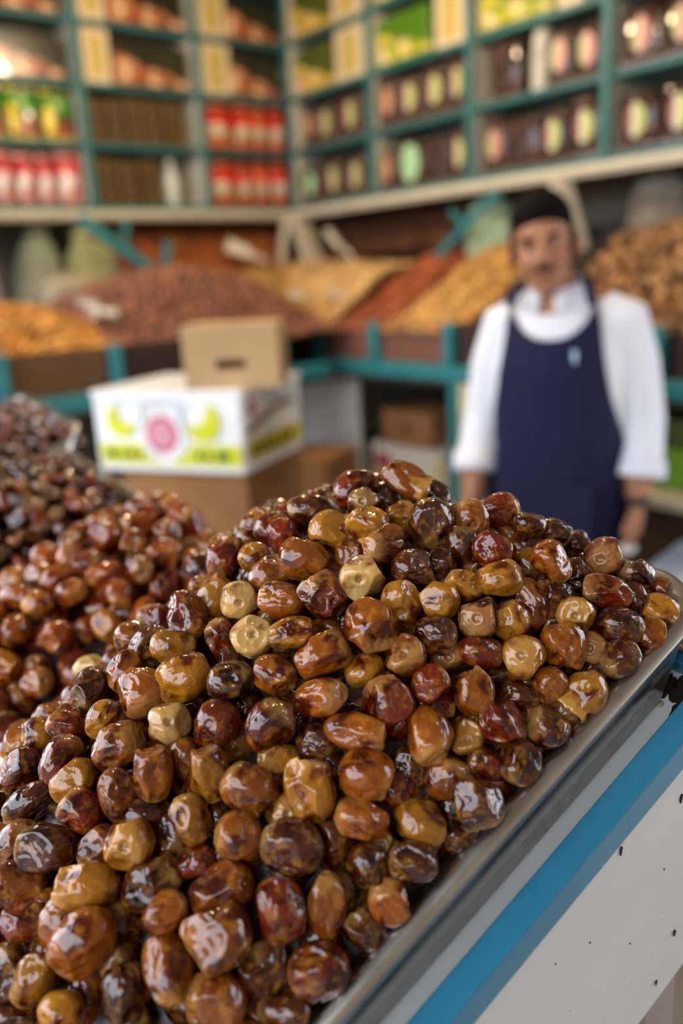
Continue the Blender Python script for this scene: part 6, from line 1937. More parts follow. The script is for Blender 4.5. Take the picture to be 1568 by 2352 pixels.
-7152 14942 12965 62 55 -11 55 305 191 4 RE6
-7318 15161 12936 -34 24 85 -32 387 195 4 BL4
-7075 15521 13062 -47 31 -56 61 358 182 4 KL5
-6628 13804 12771 65 42 -61 13 344 181 4 RL5
-6084 13611 12799 67 23 52 -48 310 186 4 BE6
-6944 13247 12442 41 22 70 -54 355 198 4 KE1
-8131 14101 12368 -12 -22 61 75 367 190 4 BL3
-6730 14190 12888 40 -6 52 75 359 197 4 BL8
-7423 15768 12928 -24 4 82 51 339 214 4 BS9
-7881 15139 12668 69 58 -26 34 375 196 4 BE3
-7770 13055 12106 39 77 -33 -38 344 181 4 BL1
-6232 13834 12879 67 -47 -22 -53 363 196 4 RS0
-7968 14485 12540 34 -17 57 73 381 203 4 KL3
-6026 14608 13129 12 -25 57 77 353 198 4 BL3
-7669 13515 12341 11 1 87 -48 340 206 4 BL3
-8327 14703 12394 57 22 33 72 350 202 4 BL9
-8435 14055 12220 59 -50 54 33 383 212 4 BL7
-6192 13167 12518 65 14 61 -42 306 209 4 BS6
-6579 15446 13196 62 76 2 -18 369 182 4 BL0
-7053 13028 12289 -10 68 59 -42 309 205 4 BL3
-7542 14374 12687 20 19 71 -64 301 183 4 BL7
-6768 15062 13093 63 70 25 23 357 218 4 BE1
-6845 13969 12777 83 -28 48 2 375 218 4 BL4
-8203 15195 12494 54 70 7 -46 309 191 4 KL4
-7007 12749 12120 90 -40 15 5 330 205 4 BL8
-8204 13616 12180 55 -71 -33 -28 357 204 4 KS4
-6231 15183 13223 55 -19 -74 -33 314 198 4 BL4
-7047 13518 12546 10 64 -37 67 313 186 4 RL1
-6414 13359 12602 70 62 36 -4 377 215 4 BE9
-7381 13296 12342 22 42 82 -33 345 209 4 BS2
-6535 14432 13009 47 -42 39 67 301 187 4 KS4
-5543 13287 12659 1 46 40 79 323 192 4 KL5
-6057 14922 13197 34 56 -48 59 321 184 4 BL8
-7154 12286 11755 65 67 24 25 343 185 4 KE4
-8489 14485 12280 -26 -53 68 -45 374 217 4 BL6
-5862 13112 12513 59 14 77 -19 388 219 4 KL1
-7269 12687 12030 79 -51 12 31 303 219 4 KS9
-7960 13353 12171 13 22 88 -39 331 202 4 BL7
-6855 14600 12982 70 -52 28 -41 323 203 4 BL4
-7318 14500 12798 62 -35 -70 10 336 191 4 BL5
-6384 14205 12976 66 -51 -7 -55 366 195 4 RL7
-8068 14849 12551 26 83 -19 -46 380 184 4 BS3
-8886 14783 12077 59 -56 45 36 330 202 4 BL6
-7269 13786 12589 55 23 73 -34 302 217 4 BL3
-7084 14141 12765 -27 -5 -67 69 373 201 4 BE4
-6917 15981 13153 83 -44 34 -5 318 197 4 BL1
-6560 15710 13239 64 64 32 -27 326 200 4 RL7
-6739 13001 12338 41 -29 33 80 370 186 4 BL2
-5813 13519 12779 -24 67 -10 69 335 183 4 RL4
-6398 13597 12730 64 -43 54 -34 388 219 4 BL8
-7793 14225 12549 -7 80 24 -54 317 219 4 BL0
-6694 13316 12528 -43 64 2 -63 364 209 4 BL4
-6345 14775 13117 55 80 -19 -17 362 190 4 RL6
-7574 12859 12063 50 4 69 -53 313 215 4 BE8
-8385 14994 12382 54 78 23 21 335 182 4 BL4
-8642 14205 12156 -8 19 53 82 353 200 4 BL3
-6658 13550 12652 72 -10 57 -38 386 191 4 BL0
-7589 13814 12487 54 37 -66 38 368 189 4 BL3
-6624 16058 13266 68 -61 -39 -10 327 185 4 RL2
-6544 16354 13327 80 47 29 -25 384 202 4 BE9
-7401 12483 11869 62 -48 -46 42 329 209 4 BL7
-7937 13666 12301 75 46 47 6 372 215 4 BE1
-7534 15325 12854 86 15 47 -12 329 195 4 BL8
-6432 12960 12351 53 73 40 16 368 205 4 KL6
-7493 14774 12797 -15 -47 65 58 301 208 4 KL2
-7370 14116 12669 92 -3 7 38 304 187 4 BL2
-6098 14358 13056 41 -15 81 -39 325 193 4 BL9
-6676 12618 12067 60 -64 45 -17 312 205 4 RL0
-7941 15474 12639 42 18 65 -62 327 194 4 RE6
-7677 14613 12692 6 59 -30 75 324 188 4 BS8
-8842 14516 12092 -24 11 83 -48 340 180 4 KL6
-7813 14848 12673 47 85 -7 23 332 206 4 KL1
-8187 14357 12407 52 -8 -84 9 318 193 4 BL3
-6825 16227 13211 71 -53 41 -22 315 218 4 BS6
-6609 14727 13062 24 -3 71 -67 373 212 4 BE7
-7358 13533 12457 83 49 24 7 351 180 4 BL3
-7202 15949 13031 62 -54 45 36 306 184 4 RL5
-7674 15630 12791 -23 -32 -62 68 321 213 4 BL5
-7659 13254 12233 -36 9 -61 70 365 182 4 RE5
-7070 15230 13039 16 -52 62 56 378 182 4 RL9
-7828 13929 12438 64 64 12 42 332 218 4 BL6
-6841 15427 13125 55 27 -70 37 337 181 4 BL5
-7323 12920 12161 61 50 60 -9 343 192 4 BL3
-6002 13327 12646 71 -59 -37 -10 366 192 4 RL6
-6469 15051 13152 25 -14 74 60 335 210 4 KL7
-8734 14989 12168 52 -77 -10 37 327 209 4 BL6
-8626 14737 12231 53 34 -15 76 374 181 4 RE0
-6895 13700 12660 43 66 -42 -45 387 214 4 RS8
-6074 12953 12377 -27 -7 57 78 306 219 4 BL0
-7164 14690 12902 -22 23 -61 72 346 204 4 RL2
-6981 14368 12870 75 52 -12 40 330 203 4 KE2
-6849 15715 13154 33 -23 83 -38 380 194 4 KL0
-7325 15506 12971 19 80 -45 -35 346 212 4 RL4
-6811 14971 12846 26 -41 -49 72 303 199 4 KS2
-7324 15318 12718 -45 11 -62 63 306 196 4 KL0
-6056 14712 12926 8 16 59 79 331 217 4 KL7
-5919 13501 12516 65 -52 -49 -24 320 198 4 KL1
-5656 15774 13179 68 32 -63 -22 321 216 4 KL5
-6474 14141 12702 39 67 10 62 378 184 4 KL6
-8420 14571 12086 83 -24 49 -5 350 180 4 KL7
-6565 13886 12577 27 68 15 66 374 186 4 KL5
-6964 12541 11716 71 64 -10 29 312 207 4 KE0
-5385 14556 12982 0 29 54 79 329 195 4 KS2
-6762 13703 12452 -5 80 -15 58 324 194 4 KL2
-7905 13609 12041 71 67 23 6 315 184 4 KE8
-7590 15439 12598 51 -48 -46 -55 390 191 4 KL6
-6393 15695 13056 0 48 -55 69 331 208 4 KL9
-7657 13756 12190 22 63 -10 74 308 196 4 KL1
-6116 14010 12726 13 81 -47 -33 335 204 4 KL8
-7305 14650 12603 77 -51 36 -14 328 205 4 KL8
-7553 14059 12342 72 17 44 -51 355 196 4 KE0
-8208 13775 11986 63 -36 -54 -43 307 183 4 KL3
-8174 15146 12272 62 -14 48 -61 378 190 4 KS7
-6817 13204 12194 14 57 -50 64 304 193 4 KS0
-7847 15229 12454 55 34 74 -20 337 209 4 KE4
-7844 14652 12390 14 3 46 88 382 193 4 KL0
-7197 14169 12499 85 34 39 4 304 208 4 KL7
-7325 13417 12165 -48 -13 86 14 316 181 4 KL2
-7214 15767 12795 -5 11 81 -57 369 208 4 KE4
-6656 15983 13019 74 56 22 32 376 203 4 KE4
-6830 14038 12564 28 81 -41 31 358 197 4 KL2
-7167 14949 12723 35 -41 63 -57 324 216 4 KS4
-7157 13151 12079 -13 7 -60 79 321 195 4 KE3
-7040 13363 12225 7 66 38 -65 347 192 4 KL6
-7330 12990 11945 60 -65 -20 -43 372 180 4 KS4
-7595 14533 12468 -2 6 -53 84 358 208 4 KE3
-5340 15335 13133 -10 -26 49 82 350 213 4 KL6
-6125 15210 13025 -26 72 59 -26 312 191 4 KS0
-7087 13749 12386 -15 54 35 75 327 207 4 KL1
-6403 13665 12517 58 10 -75 -30 353 196 4 KL1
-7718 13413 12031 -27 -34 74 -52 347 194 4 KL4
-5397 13563 12591 71 -5 -66 24 321 201 4 KL4
-8781 14624 11894 82 12 52 -22 339 201 4 KL5
-6800 15343 12903 48 -9 67 -56 372 207 4 KE4
-8538 14240 11969 55 42 -40 60 340 190 4 KE1
-7316 13938 12387 52 -9 -83 15 346 186 4 KS2
-5804 14071 12780 -48 -20 70 49 387 198 4 KL7
-6498 15030 12920 30 67 6 68 312 201 4 KS3
-7452 14305 12460 -33 68 38 54 384 188 4 KL1
-7232 12742 11816 73 61 23 19 342 215 4 KE9
-6525 14589 12823 60 53 -39 -46 349 195 4 KL3
-5731 13800 12682 61 73 -10 -30 364 210 4 KL9
-6371 13087 12192 88 -46 -11 8 338 195 4 KL6
-7676 14952 12512 3 -24 55 80 313 189 4 KL6
-7605 13122 11937 76 2 55 34 347 184 4 KL5
-6109 14428 12849 61 34 -71 11 324 187 4 KL6
-8131 14221 12154 35 61 -21 68 342 213 4 KL2
-8029 14861 12332 -25 16 -64 71 334 203 4 KE0
-6578 12781 11946 81 55 13 14 365 213 4 KE8
-6044 13267 12350 10 5 77 -63 376 182 4 KL0
-6411 16335 13138 70 3 61 37 342 200 4 KS9
-7852 13959 12190 -40 15 -55 72 314 209 4 KE8
-7413 14973 12629 59 -49 -32 -56 345 207 4 KL1
-6776 14408 12706 11 17 -59 78 373 199 4 KE6
-8387 14996 12141 -44 -52 73 -9 351 212 4 KL1
-8660 14900 11977 1 56 83 5 347 198 4 KL2
-5456 15591 13169 67 -59 23 -39 371 202 4 KS7
-6503 13351 12334 -23 -54 46 67 377 193 4 KL8
-8186 14475 12188 70 -12 53 46 347 182 4 KS7
-6951 15951 12910 47 50 25 68 368 184 4 KE9
-6143 13646 12560 29 -17 61 72 343 184 4 KL5
-6507 15318 12969 80 -33 49 8 368 206 4 KL7
-8416 13985 11964 65 -7 60 -46 310 211 4 KS8
-7061 15188 12813 82 7 56 5 313 205 4 KL0
-6921 12948 12012 24 3 94 -24 311 186 4 KL1
-7233 12456 11618 78 -44 -18 40 363 214 4 KL3
-5622 13426 12499 61 -62 31 39 341 207 4 KL0
-7801 14213 12295 -49 -33 -43 69 315 211 4 KE2
-6656 15550 12967 66 -35 50 44 342 193 4 KL4
-7391 13679 12257 58 56 56 -20 350 200 4 KS3
-7422 15632 12694 44 70 -42 38 329 219 4 KL3
-7523 12837 11809 76 -39 26 46 388 215 4 KS7
-5654 15418 13121 -22 70 -29 -61 311 219 4 KL7
-6994 15637 12874 70 44 52 -24 339 217 4 KL0
-6957 14636 12719 48 66 -28 51 367 209 4 KE5
-6202 14937 12954 99 -8 1 11 321 184 4 KL6
-7131 14421 12599 -47 54 17 68 305 188 4 KL7
-6279 13445 12425 67 36 60 25 366 214 4 KL7
-7888 13237 11898 -41 13 89 -14 302 194 4 KL9
-5133 14628 13016 -40 3 -51 76 307 219 4 KE0
'''
# ------------------------------------------------------------------ the date stall: a sloping stand with steel pans
R2 = Vector((-0.026469488631248997, 0.38474337473025905, 1.1430772845748414))
AW = Vector((-0.5769955447293493, 0.8114113181830584, 0.09320844428973658))
AD = Vector((0.7504369625454737, 0.4816433449615278, 0.4526191042143429))
AN = Vector((-0.32236703709902614, -0.33110626840744384, 0.8868191091836559))
ST = Matrix(((AD.x, AW.x, AN.x, R2.x), (AD.y, AW.y, AN.y, R2.y), (AD.z, AW.z, AN.z, R2.z), (0, 0, 0, 1)))   # local X up the slope, Y across, Z off the board
gloss_teal = Mat('glossy_teal_enamel', .22, .5, coat=.5)
gn = gloss_teal.noise(gloss_teal.tc('Object'), 6., 5.)
gloss_teal.set('Base Color', gloss_teal.ramp(gn, [(.3, '196480'), (.7, '1f6c88')]))
gloss_teal.set('Roughness', gloss_teal.ramp(gloss_teal.noise(gloss_teal.tc('Object'), 40., 5.), [(.3, .16), (.7, .3)])); gloss_teal = gloss_teal.m
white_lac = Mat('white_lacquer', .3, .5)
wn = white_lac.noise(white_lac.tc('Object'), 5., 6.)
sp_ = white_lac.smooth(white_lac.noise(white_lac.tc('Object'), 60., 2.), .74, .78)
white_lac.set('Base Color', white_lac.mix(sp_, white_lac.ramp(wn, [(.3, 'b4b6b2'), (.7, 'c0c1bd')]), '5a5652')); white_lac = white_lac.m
st = empty('date_stand', ST)
MB().box(-.32, .52, -.038, -.018, -.060, -.035, .0018, 3).build('edge_rail', gloss_teal, st)
MB().box(.345, .372, -.018, .42, -.058, -.044, .0015).build('cross_rail', gloss_teal, st)
MB().box(.2, .22, .42, 1.46, -.108, -.098, .0015).build('cross_rail', gloss_teal, st)
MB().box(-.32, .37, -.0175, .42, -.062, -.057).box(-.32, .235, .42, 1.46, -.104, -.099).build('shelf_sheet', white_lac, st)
MB().box(-.32, .25, 1.46, 1.48, -.060, -.035, .0018).build('edge_rail', gloss_teal, st)
MB().box(-.34, -.32, -.038, 1.48, -.060, -.035, .0018).build('front_rail', gloss_teal, st)
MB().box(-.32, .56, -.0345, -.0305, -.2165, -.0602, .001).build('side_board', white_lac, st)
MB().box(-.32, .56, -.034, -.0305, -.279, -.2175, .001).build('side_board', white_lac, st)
chip = plain('bare_dark_wood', '1c1512', .8, .2)
for (bx_, hz, r, e) in ((.209, -.071, .0022, 1.7), (.273, -.091, .0026, 1.4), (.20, -.255, .0018, 1.5), (.232, -.225, .0022, 1.4), (.16, -.12, .0007, 1.), (.24, -.14, .0007, 1.), (.13, -.10, .0006, 1.), (.19, -.172, .0007, 1.)):
    out = [(bx_ + r * .6 * math.cos(a) * (1 + .25 * math.sin(3 * a)) + r * e * .4 * math.sin(a), hz + r * e * math.sin(a)) for a in [2 * math.pi * j / 14 for j in range(14)]]
    MB().prism(out, -.0352, -.0344).build('paint_chip', chip, st)
for (bx_, ay_, r) in ((.315, -.012, .011), (.335, -.002, .014), (.29, -.014, .006), (.33, .01, .012)):
    pts = [Vector((bx_ + r * (1 + .4 * mnoise.noise(Vector((math.cos(a) * 2 + bx_ * 50, math.sin(a) * 2, 0)))) * math.cos(a), ay_ + r * .6 * (1 + .4 * mnoise.noise(Vector((math.cos(a) * 2, math.sin(a) * 2, bx_ * 90)))) * math.sin(a), 0)) for a in [2 * math.pi * j / 18 for j in range(18)]]
    MB().loft([[p + Vector((0, 0, -.0571)) for p in pts], [p + Vector((0, 0, -.0563)) for p in pts]]).build('paint_chip', chip, st)
leg_m = plain('grey_brown_paint', '8a8078', .5, .4)
iST = ST.inverted()
for bx_, ay_ in ((-.28, .02), (.33, .02), (-.28, 1.42), (.21, 1.42)):
    p = ST @ Vector((bx_, ay_, -.065))
    lg = MB().box(-.02, .02, -.02, .02, 0, p.z, .003).build('leg', leg_m, st)
    lg.matrix_world = Matrix.Translation((p.x, p.y, 0)) @ Matrix.Rotation(math.atan2(AD.y, AD.x), 4, 'Z')
p0, p1 = ST @ Vector((-.3, .0, -.30)), ST @ Vector((.5, .0, -.30))
MB().tube([iST @ p0, iST @ p1], .018, 12).build('side_tube', leg_m, st, True)
tag(st, 'sloping date stand with glossy teal edge rail and white side boards', 'stand')

steel = Mat('brushed_steel', .3, .5, metal=1.)
sv = steel.tc('Object')
mp = steel.n('ShaderNodeMapping'); mp.inputs['Scale'].default_value = (4, 160, 160); steel.ln(sv, mp.inputs[0])
sn1 = steel.noise(mp.outputs[0], 3., 4.); sn2 = steel.noise(sv, 14., 5.)
steel.set('Base Color', steel.ramp(sn2, [(.3, 'a6a49e'), (.7, 'bcb8b2')]))
steel.set('Roughness', steel.math('ADD', steel.math('MULTIPLY', sn1, .22), steel.math('MULTIPLY', sn2, .4)))
steel.bump(sn1, .05, .0006); steel = steel.m
def pan(label, a0, a1, b0, b1, h0=0., back=.04, sag=0.):
    t = empty('steel_pan', ST)
    def ring(ins, h, rad):
        pts = []
        W_, L_ = (a1 - a0) - 2 * ins, (b1 - b0) - 2 * ins
        for x, y in rrect(L_, W_, max(.004, rad - ins), 8):
            X = x + (b0 + b1) / 2
            if x > 0: X -= back * min(1, -min(0, h) / .05) * min(1, x / (L_ / 2) * 1.0)
            a_ = y + (a0 + a1) / 2
            dip = sag * min(1, max(0, (X - .24) / .14)) * min(1, max(0, (a_ - .05) / .2))    # the far lip is bent down a little
            pts.append(Vector((X, a_, h + h0 - dip)))
        return pts
    rd = .045
    MB().loft([ring(.010, -.0515, rd), ring(.0085, -.0525, rd)], False).loft([ring(.012, -.053, rd), ring(.008, -.051, rd), ring(.0035, -.011, rd), ring(.0045, -.0095, rd), ring(.019, -.009, rd), ring(.027, -.0495, rd)]).build('pan_body', steel, t, True)
    MB().loft([ring(.0030, -.0105, rd), ring(.0006, -.0095, rd), ring(0, -.0065, rd), ring(.0012, -.003, rd), ring(.004, -.0006, rd), ring(.008, .0002, rd), ring(.013, -.0008, rd), ring(.0175, -.004, rd), ring(.0195, -.009, rd)], False).build('rolled_rim', steel, t, True)
    return tag(t, label, 'pan')
pan('steel pan with rolled rim heaped with the front pile of dates', -.005, .416, -.24, .392, sag=.032)
pan('steel pan under the second pile of amber dates', .430, .702, -.24, .24, -.042)
pan('steel pan under the third pile of dark dates', .71, 1.05, -.2, .236, -.042)
pan('steel pan with a bare corner at the farthest small date pile', 1.058, 1.42, -.16, .285, -.042)
for (bx_, ay_) in ((.315, .004), (.245, .0055)):
    o = MB().sph((0, 0, 0), .0028, .0018, .0008, 2).build('date_crumb', plain('crumb' + str(bx_), '6a4a22', .6), None, True)
    o.matrix_world = ST @ Matrix.Translation((bx_, ay_, .0008)); tag(o, 'tiny brown crumb stuck on the pan rim, ' + ('farther of two' if bx_ > .3 else 'nearer of two'), 'crumb')

# ------------------------------------------------------------------ dates
def date_shape(V, seed):
    r = np.random.default_rng(100 + seed)
    u = V / np.linalg.norm(V, axis=1)[:, None]
    p = r.uniform(2.3, 2.8)
    rho = np.hypot(u[:, 0], u[:, 1])
    k = (rho ** p + np.abs(u[:, 2]) ** p) ** (-1 / p) * .5
    P = u * k[:, None]
    # taper towards the blossom end
    tp = 1 - r.uniform(.05, .28) * np.clip(-P[:, 2] * 2, 0, 1) ** 1.5
    P[:, 0] *= tp; P[:, 1] *= tp
    P[:, 0] *= r.uniform(.94, 1.06)
    # collapsed facets with crisp ridges
    for i in range(r.integers(5, 9)):
        n_ = r.normal(size=3); n_[2] *= .65; n_ /= np.linalg.norm(n_)
        o_ = r.uniform(.37, .455)
        s = P @ n_ - o_
        w_ = .010
        sp = np.where(s > 6 * w_, s, w_ * np.log1p(np.exp(np.clip(s / w_, -30, 30))))
        P -= n_[None] * (sp * r.uniform(.8, 1.45))[:, None]
    # long soft dents and wrinkles
    ph = r.uniform(0, 9, 3)
    for i in range(r.integers(3, 6)):
        c = r.normal(size=3); c[2] *= .8; c /= np.linalg.norm(c); c *= .47
        st_ = r.uniform(.7, 1.5, 3)
        dist = np.sqrt((((P - c) * st_) ** 2).sum(1))
        wv_ = np.array([mnoise.noise(Vector((*(q * 4.5 + ph + i),))) for q in P])
        dist = dist * (1 + .35 * wv_); r0_ = r.uniform(.13, .24); dep = r.uniform(.025, .065)
        disp = -dep / (1 + np.exp(np.clip((dist - r0_) / .018, -40, 40))) + .28 * dep * np.exp(-((dist - r0_ - .02) / .03) ** 2)
        P += (P / np.linalg.norm(P, axis=1)[:, None]) * disp[:, None]
    ang = np.arctan2(P[:, 1], P[:, 0])
    nz = np.array([mnoise.noise(Vector((*(q * 3.2 + ph),))) for q in P]); n2 = np.array([mnoise.noise(Vector((*(q * 8.5 + ph),))) for q in P])
    wr = r.uniform(-.004, .005); wr = max(0, wr)
    rad = 1 + .045 * nz + .006 * n2 + wr * 2 * np.sin(ang * r.integers(7, 12) + 5 * nz) * np.clip(1 - np.abs(P[:, 2]) * 1.6, 0, 1)
    P *= rad[:, None]
    # stem scar
    rho = np.hypot(P[:, 0], P[:, 1]); top = P[:, 2] > .15
    dz = -.055 * np.exp(-(rho / .085) ** 2) + .022 * np.exp(-((rho - .125) / .03) ** 2) + .028 * np.exp(-(rho / .03) ** 2)
    P[:, 2] += np.where(top, dz, 0)
    lo, hi = P.min(0), P.max(0)
    P = (P - (lo + hi) / 2) / (hi - lo)
    P[:, :2] *= 1.06; P[:, 2] *= 1.03
    return P
DV4, DF4 = ico(5); DV3, DF3 = ico(5); DV2, DF2 = ico(3)
def date_mat(name, attr):
    m = Mat(name, .2, .08, coat=1., coat_r=.025)
    if not attr:
        m.set('Subsurface Weight', .4); m.set('Subsurface Radius', (1., .33, .08)); m.set('Subsurface Scale', .006)
    v = m.tc('Object')
    mp = m.n('ShaderNodeMapping'); m.ln(v, mp.inputs[0])
    if attr:
        a = m.n('ShaderNodeAttribute'); a.attribute_name = 'tint'; base = a.outputs['Color']
        mp.inputs['Scale'].default_value = (36, 36, 36)
    else:
        oi = m.n('ShaderNodeObjectInfo'); base = oi.outputs['Color']
        cx = m.n('ShaderNodeCombineXYZ'); rr = m.math('MULTIPLY', oi.outputs['Random'], 37.)
        m.ln(rr, cx.inputs[0]); m.ln(m.math('MULTIPLY', oi.outputs['Random'], 91.), cx.inputs[1]); m.ln(cx.outputs[0], mp.inputs['Location'])
    p = mp.outputs[0]
    n1 = m.noise(p, 1.7, 2., .5, .5); n2 = m.noise(p, 4.2, 2., .55, .3)
    dark = m.mix(1.0, base, '8a4430', 'MULTIPLY')
    lite = m.mix(.5, base, 'b07818')
    c = m.mix(m.smooth(n1, .46, .64), base, dark)
    c = m.mix(m.math('MULTIPLY', m.smooth(n2, .5, .68), .65), c, lite)
    if not attr:
        o = m.xyz(v)
        rho = m.math('SQRT', m.math('ADD', m.math('MULTIPLY', o[0], o[0]), m.math('MULTIPLY', o[1], o[1])))
        zz = m.math('ADD', o[2], m.math('MULTIPLY', m.math('SUBTRACT', n2, .5), .4))
        c = m.mix(m.math('MULTIPLY', m.smooth(zz, .22, .48), .7), c, m.mix(.5, base, 'c89a52'))
        scar = m.math('MULTIPLY', m.smooth(rho, .11, .06), m.smooth(o[2], .1, .2))
        c = m.mix(m.math('MULTIPLY', scar, .7), c, '7a5230')
    m.set('Base Color', c)
    m.set('Roughness', m.ramp(n2, [(.3, .22), (.7, .4)]))
    bm_ = m.n('ShaderNodeBump'); bm_.inputs['Strength'].default_value = .12; bm_.inputs['Distance'].default_value = .06 if not attr else .0016
    m.ln(m.noise(p, 3.2, 1., .4, 1.0), bm_.inputs['Height']); m.ln(bm_.outputs[0], m.b.inputs['Normal']); m.ln(bm_.outputs[0], m.b.inputs['Coat Normal'])
    return m.m
DATE = date_mat('date_skin', False)
DATE_S = date_mat('date_skin_massed', True)
TONE = {'p': 'c8a464', 'g': 'a06814', 'a': '88460c', 'r': '6c1e08', 'd': '4a1e0a', 'A': '9a460c', 'R': '7a2208', 'G': 'b4701c', 'K': '420f07', 'B': '683212'}
def tri_mesh(name, V, Fc):
    me = bpy.data.meshes.new(name)
    me.vertices.add(len(V)); me.vertices.foreach_set('co', V.reshape(-1))
    me.loops.add(len(Fc) * 3); me.loops.foreach_set('vertex_index', Fc.reshape(-1))
    me.polygons.add(len(Fc)); me.polygons.foreach_set('loop_start', np.arange(len(Fc)) * 3)
    me.update(calc_edges=True); me.shade_smooth(); return me
NV = 10
HI = []
for i in range(NV):
    me = tri_mesh('date', date_shape(DV3, i), DF3); me.materials.append(DATE); HI.append(me)
LO = [date_shape(DV2, i) for i in range(NV)]
# a torn, lifted flap of skin
def flap_mesh():
    bm = bmesh.new(); k, m_ = 14, 5; g = []
    for j in range(m_ + 1):
        row = []
        for i in range(k + 1):
            a = -1.1 + 2.2 * i / k; v_ = j / m_
            r_ = .48 + .09 * v_ ** 1.5
            z = .10 + .34 * v_ + .05 * mnoise.noise(Vector((i * .9, j * .8, 3))) * v_
            row.append(bm.verts.new((r_ * math.cos(a), r_ * math.sin(a), z)))
        g.append(row)
    for j in range(m_):
        for i in range(k): bm.faces.new((g[j][i], g[j][i + 1], g[j + 1][i + 1], g[j + 1][i]))
    me = bpy.data.meshes.new('torn_skin'); bm.to_mesh(me); bm.free(); me.materials.append(DATE); me.shade_smooth(); return me
FLAP = flap_mesh()
KIND = {1: ('golden_date', 'golden dates on the front pile'), 2: ('amber_date', 'amber dates on the second pile'), 3: ('maroon_date', 'dark dates on the third pile'), 4: ('brown_date', 'dates on the farthest pile')}
PACK = {}
massed = {1: [], 2: [], 3: [], 4: []}
for line in DATES.strip().split('\n'):
    line, _, lab = line.partition('|')
    f = line.split()
    x, y, z = (int(v) / 1e4 for v in f[:3]); q = Quaternion([int(v) / 100 for v in f[3:7]]).normalized(); L_, d_ = int(f[7]) / 1e4, int(f[8]) / 1e4
    tray = int(f[9]); tone, ty, var = f[10][0], f[10][1], int(f[10][2:])
    c = np.array(L3(TONE[tone])) * np.random.default_rng(int(f[0]) & 0xffff).uniform(.62, .95) * (1 if lab or tray > 1 else .75)  # packed front-pile dates darkened to stand in for gap shade
    if lab:
        nm, grp = KIND[tray]
        o = bpy.data.objects.new(nm, HI[var]); COL.objects.link(o)
        o.location = (x, y, z); o.rotation_mode = 'QUATERNION'; o.rotation_quaternion = q; o.scale = (d_, d_, L_)
        o.color = (*c, 1)
        tag(o, lab, 'date', grp)
        if ty == 'T':
            fl = bpy.data.objects.new('torn_skin', FLAP); COL.objects.link(fl); fl.parent = o; fl.color = (*L3('a8742c'), 1)
            fl.modifiers.new('t', 'SOLIDIFY').thickness = .02
    else:
        massed[tray].append(((x, y, z), q, d_, L_, c, var))
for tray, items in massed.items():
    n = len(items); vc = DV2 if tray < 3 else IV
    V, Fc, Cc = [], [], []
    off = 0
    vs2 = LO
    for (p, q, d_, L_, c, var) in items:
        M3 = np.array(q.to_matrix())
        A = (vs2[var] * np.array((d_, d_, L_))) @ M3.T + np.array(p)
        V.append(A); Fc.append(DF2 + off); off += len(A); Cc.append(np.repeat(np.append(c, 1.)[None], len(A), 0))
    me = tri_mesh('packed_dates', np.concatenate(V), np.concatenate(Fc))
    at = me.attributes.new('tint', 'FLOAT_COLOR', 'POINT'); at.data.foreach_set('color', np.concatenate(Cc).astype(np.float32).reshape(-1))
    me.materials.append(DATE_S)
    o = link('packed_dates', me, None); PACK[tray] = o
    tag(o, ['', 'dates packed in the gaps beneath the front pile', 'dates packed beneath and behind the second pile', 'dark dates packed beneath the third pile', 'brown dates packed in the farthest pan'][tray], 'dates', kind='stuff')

# pile cores: near-black sheets put in for the shade between the loose dates
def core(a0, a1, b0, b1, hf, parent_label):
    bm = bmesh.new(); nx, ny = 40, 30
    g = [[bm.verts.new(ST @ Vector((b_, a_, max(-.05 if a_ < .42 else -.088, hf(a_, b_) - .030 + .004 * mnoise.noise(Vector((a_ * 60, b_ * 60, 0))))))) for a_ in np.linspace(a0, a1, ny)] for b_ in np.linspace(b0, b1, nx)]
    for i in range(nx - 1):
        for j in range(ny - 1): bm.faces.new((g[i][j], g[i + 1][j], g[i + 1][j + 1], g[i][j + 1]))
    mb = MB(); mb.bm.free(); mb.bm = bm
    o = mb.build('gap_shade_sheet', CORE, parent_label, True); o['kind'] = 'stuff'
CORE = plain('gap_shade_core', '2a120a', .35, .4, var=.3, scale=60, bump=.6)
gg = lambda a_, c_, h_, e_: max(1 - abs((a_ - c_) / h_) ** e_, -.3)
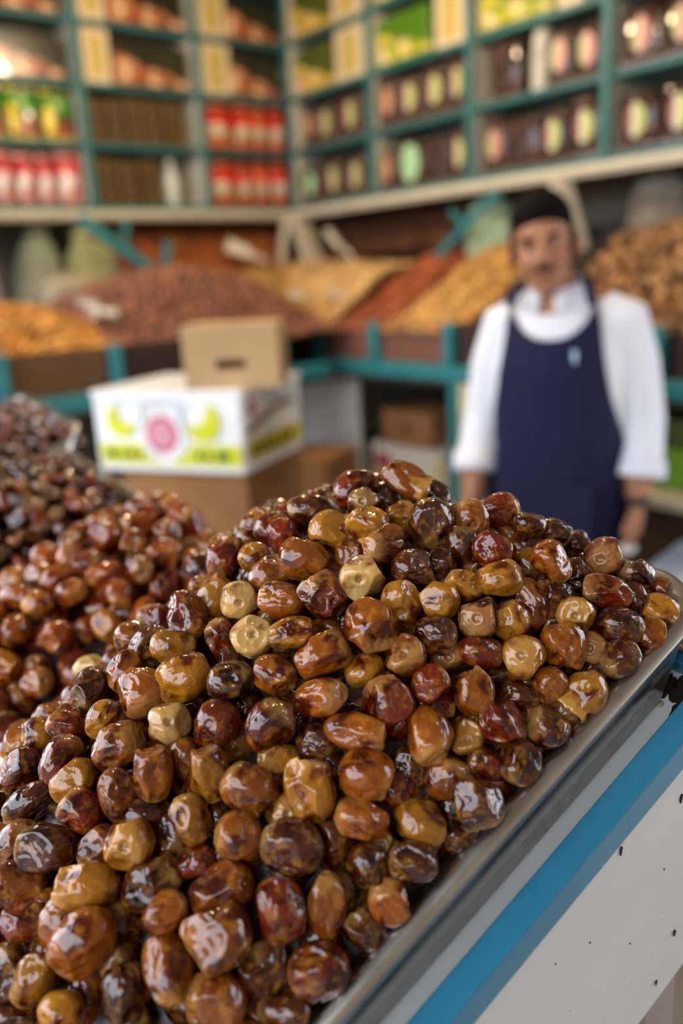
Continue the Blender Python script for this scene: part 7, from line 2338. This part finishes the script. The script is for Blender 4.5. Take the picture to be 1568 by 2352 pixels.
core(.02, .395, -.21, .37, lambda a_, b_: float(np.interp(b_, [-.30, -.20, -.15, -.06, 0, .1, .2, .27, .31, .345, .37, .39], [.0, .03, .05, .083, .098, .11, .116, .114, .10, .072, .045, .012])) * gg(a_, .215, .215, 2.2) - .004, PACK[1])
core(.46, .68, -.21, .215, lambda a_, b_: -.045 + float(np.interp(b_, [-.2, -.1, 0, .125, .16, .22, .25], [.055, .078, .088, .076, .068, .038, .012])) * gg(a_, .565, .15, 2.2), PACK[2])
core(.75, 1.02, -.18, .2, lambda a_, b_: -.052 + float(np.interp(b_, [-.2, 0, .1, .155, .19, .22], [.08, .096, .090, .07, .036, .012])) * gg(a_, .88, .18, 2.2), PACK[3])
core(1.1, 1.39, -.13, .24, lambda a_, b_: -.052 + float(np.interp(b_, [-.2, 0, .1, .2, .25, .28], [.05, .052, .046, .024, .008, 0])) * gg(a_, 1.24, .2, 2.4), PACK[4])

# ------------------------------------------------------------------ warm lamps hanging under the ceiling
def lamp(x, y, z, label):
    t = empty('pendant_lamp', RM(x, y, z))
    MB().lathe([(.02, .14), (.05, .12), (.14, .02), (.145, 0), (.14, .0), (.045, .11)], 24).build('shade', plain('lamp_enamel' + str(x), '3a6a60', .4), t, True)
    em = Mat('bulb_glow' + str(x), .4); em.set('Emission Color', (1, .62, .28, 1)); em.set('Emission Strength', 60.)
    MB().sph((0, 0, .03), .032, .032, .042, 3).build('bulb', em.m, t, True)
    MB().tube([(0, 0, .14), (0, 0, 3.3 - z)], .004, 8).build('cord', plain('cord' + str(x), '202020', .6), t)
    ld = bpy.data.lights.new('lamp_light', 'POINT'); ld.energy = 25; ld.color = (1, .74, .47); ld.shadow_soft_size = .05
    lo = bpy.data.objects.new('lamp_light', ld); COL.objects.link(lo); lo.parent = t; lo.location = (0, 0, -.06)
    tag(t, label, 'lamp')
lamp(.95, 1.05, 2.7, 'warm pendant lamp above the corner of the shop')
lamp(1.05, 2.1, 2.7, 'warm pendant lamp above the man')
lamp(1.95, 1.5, 2.7, 'warm pendant lamp above the banana carton')
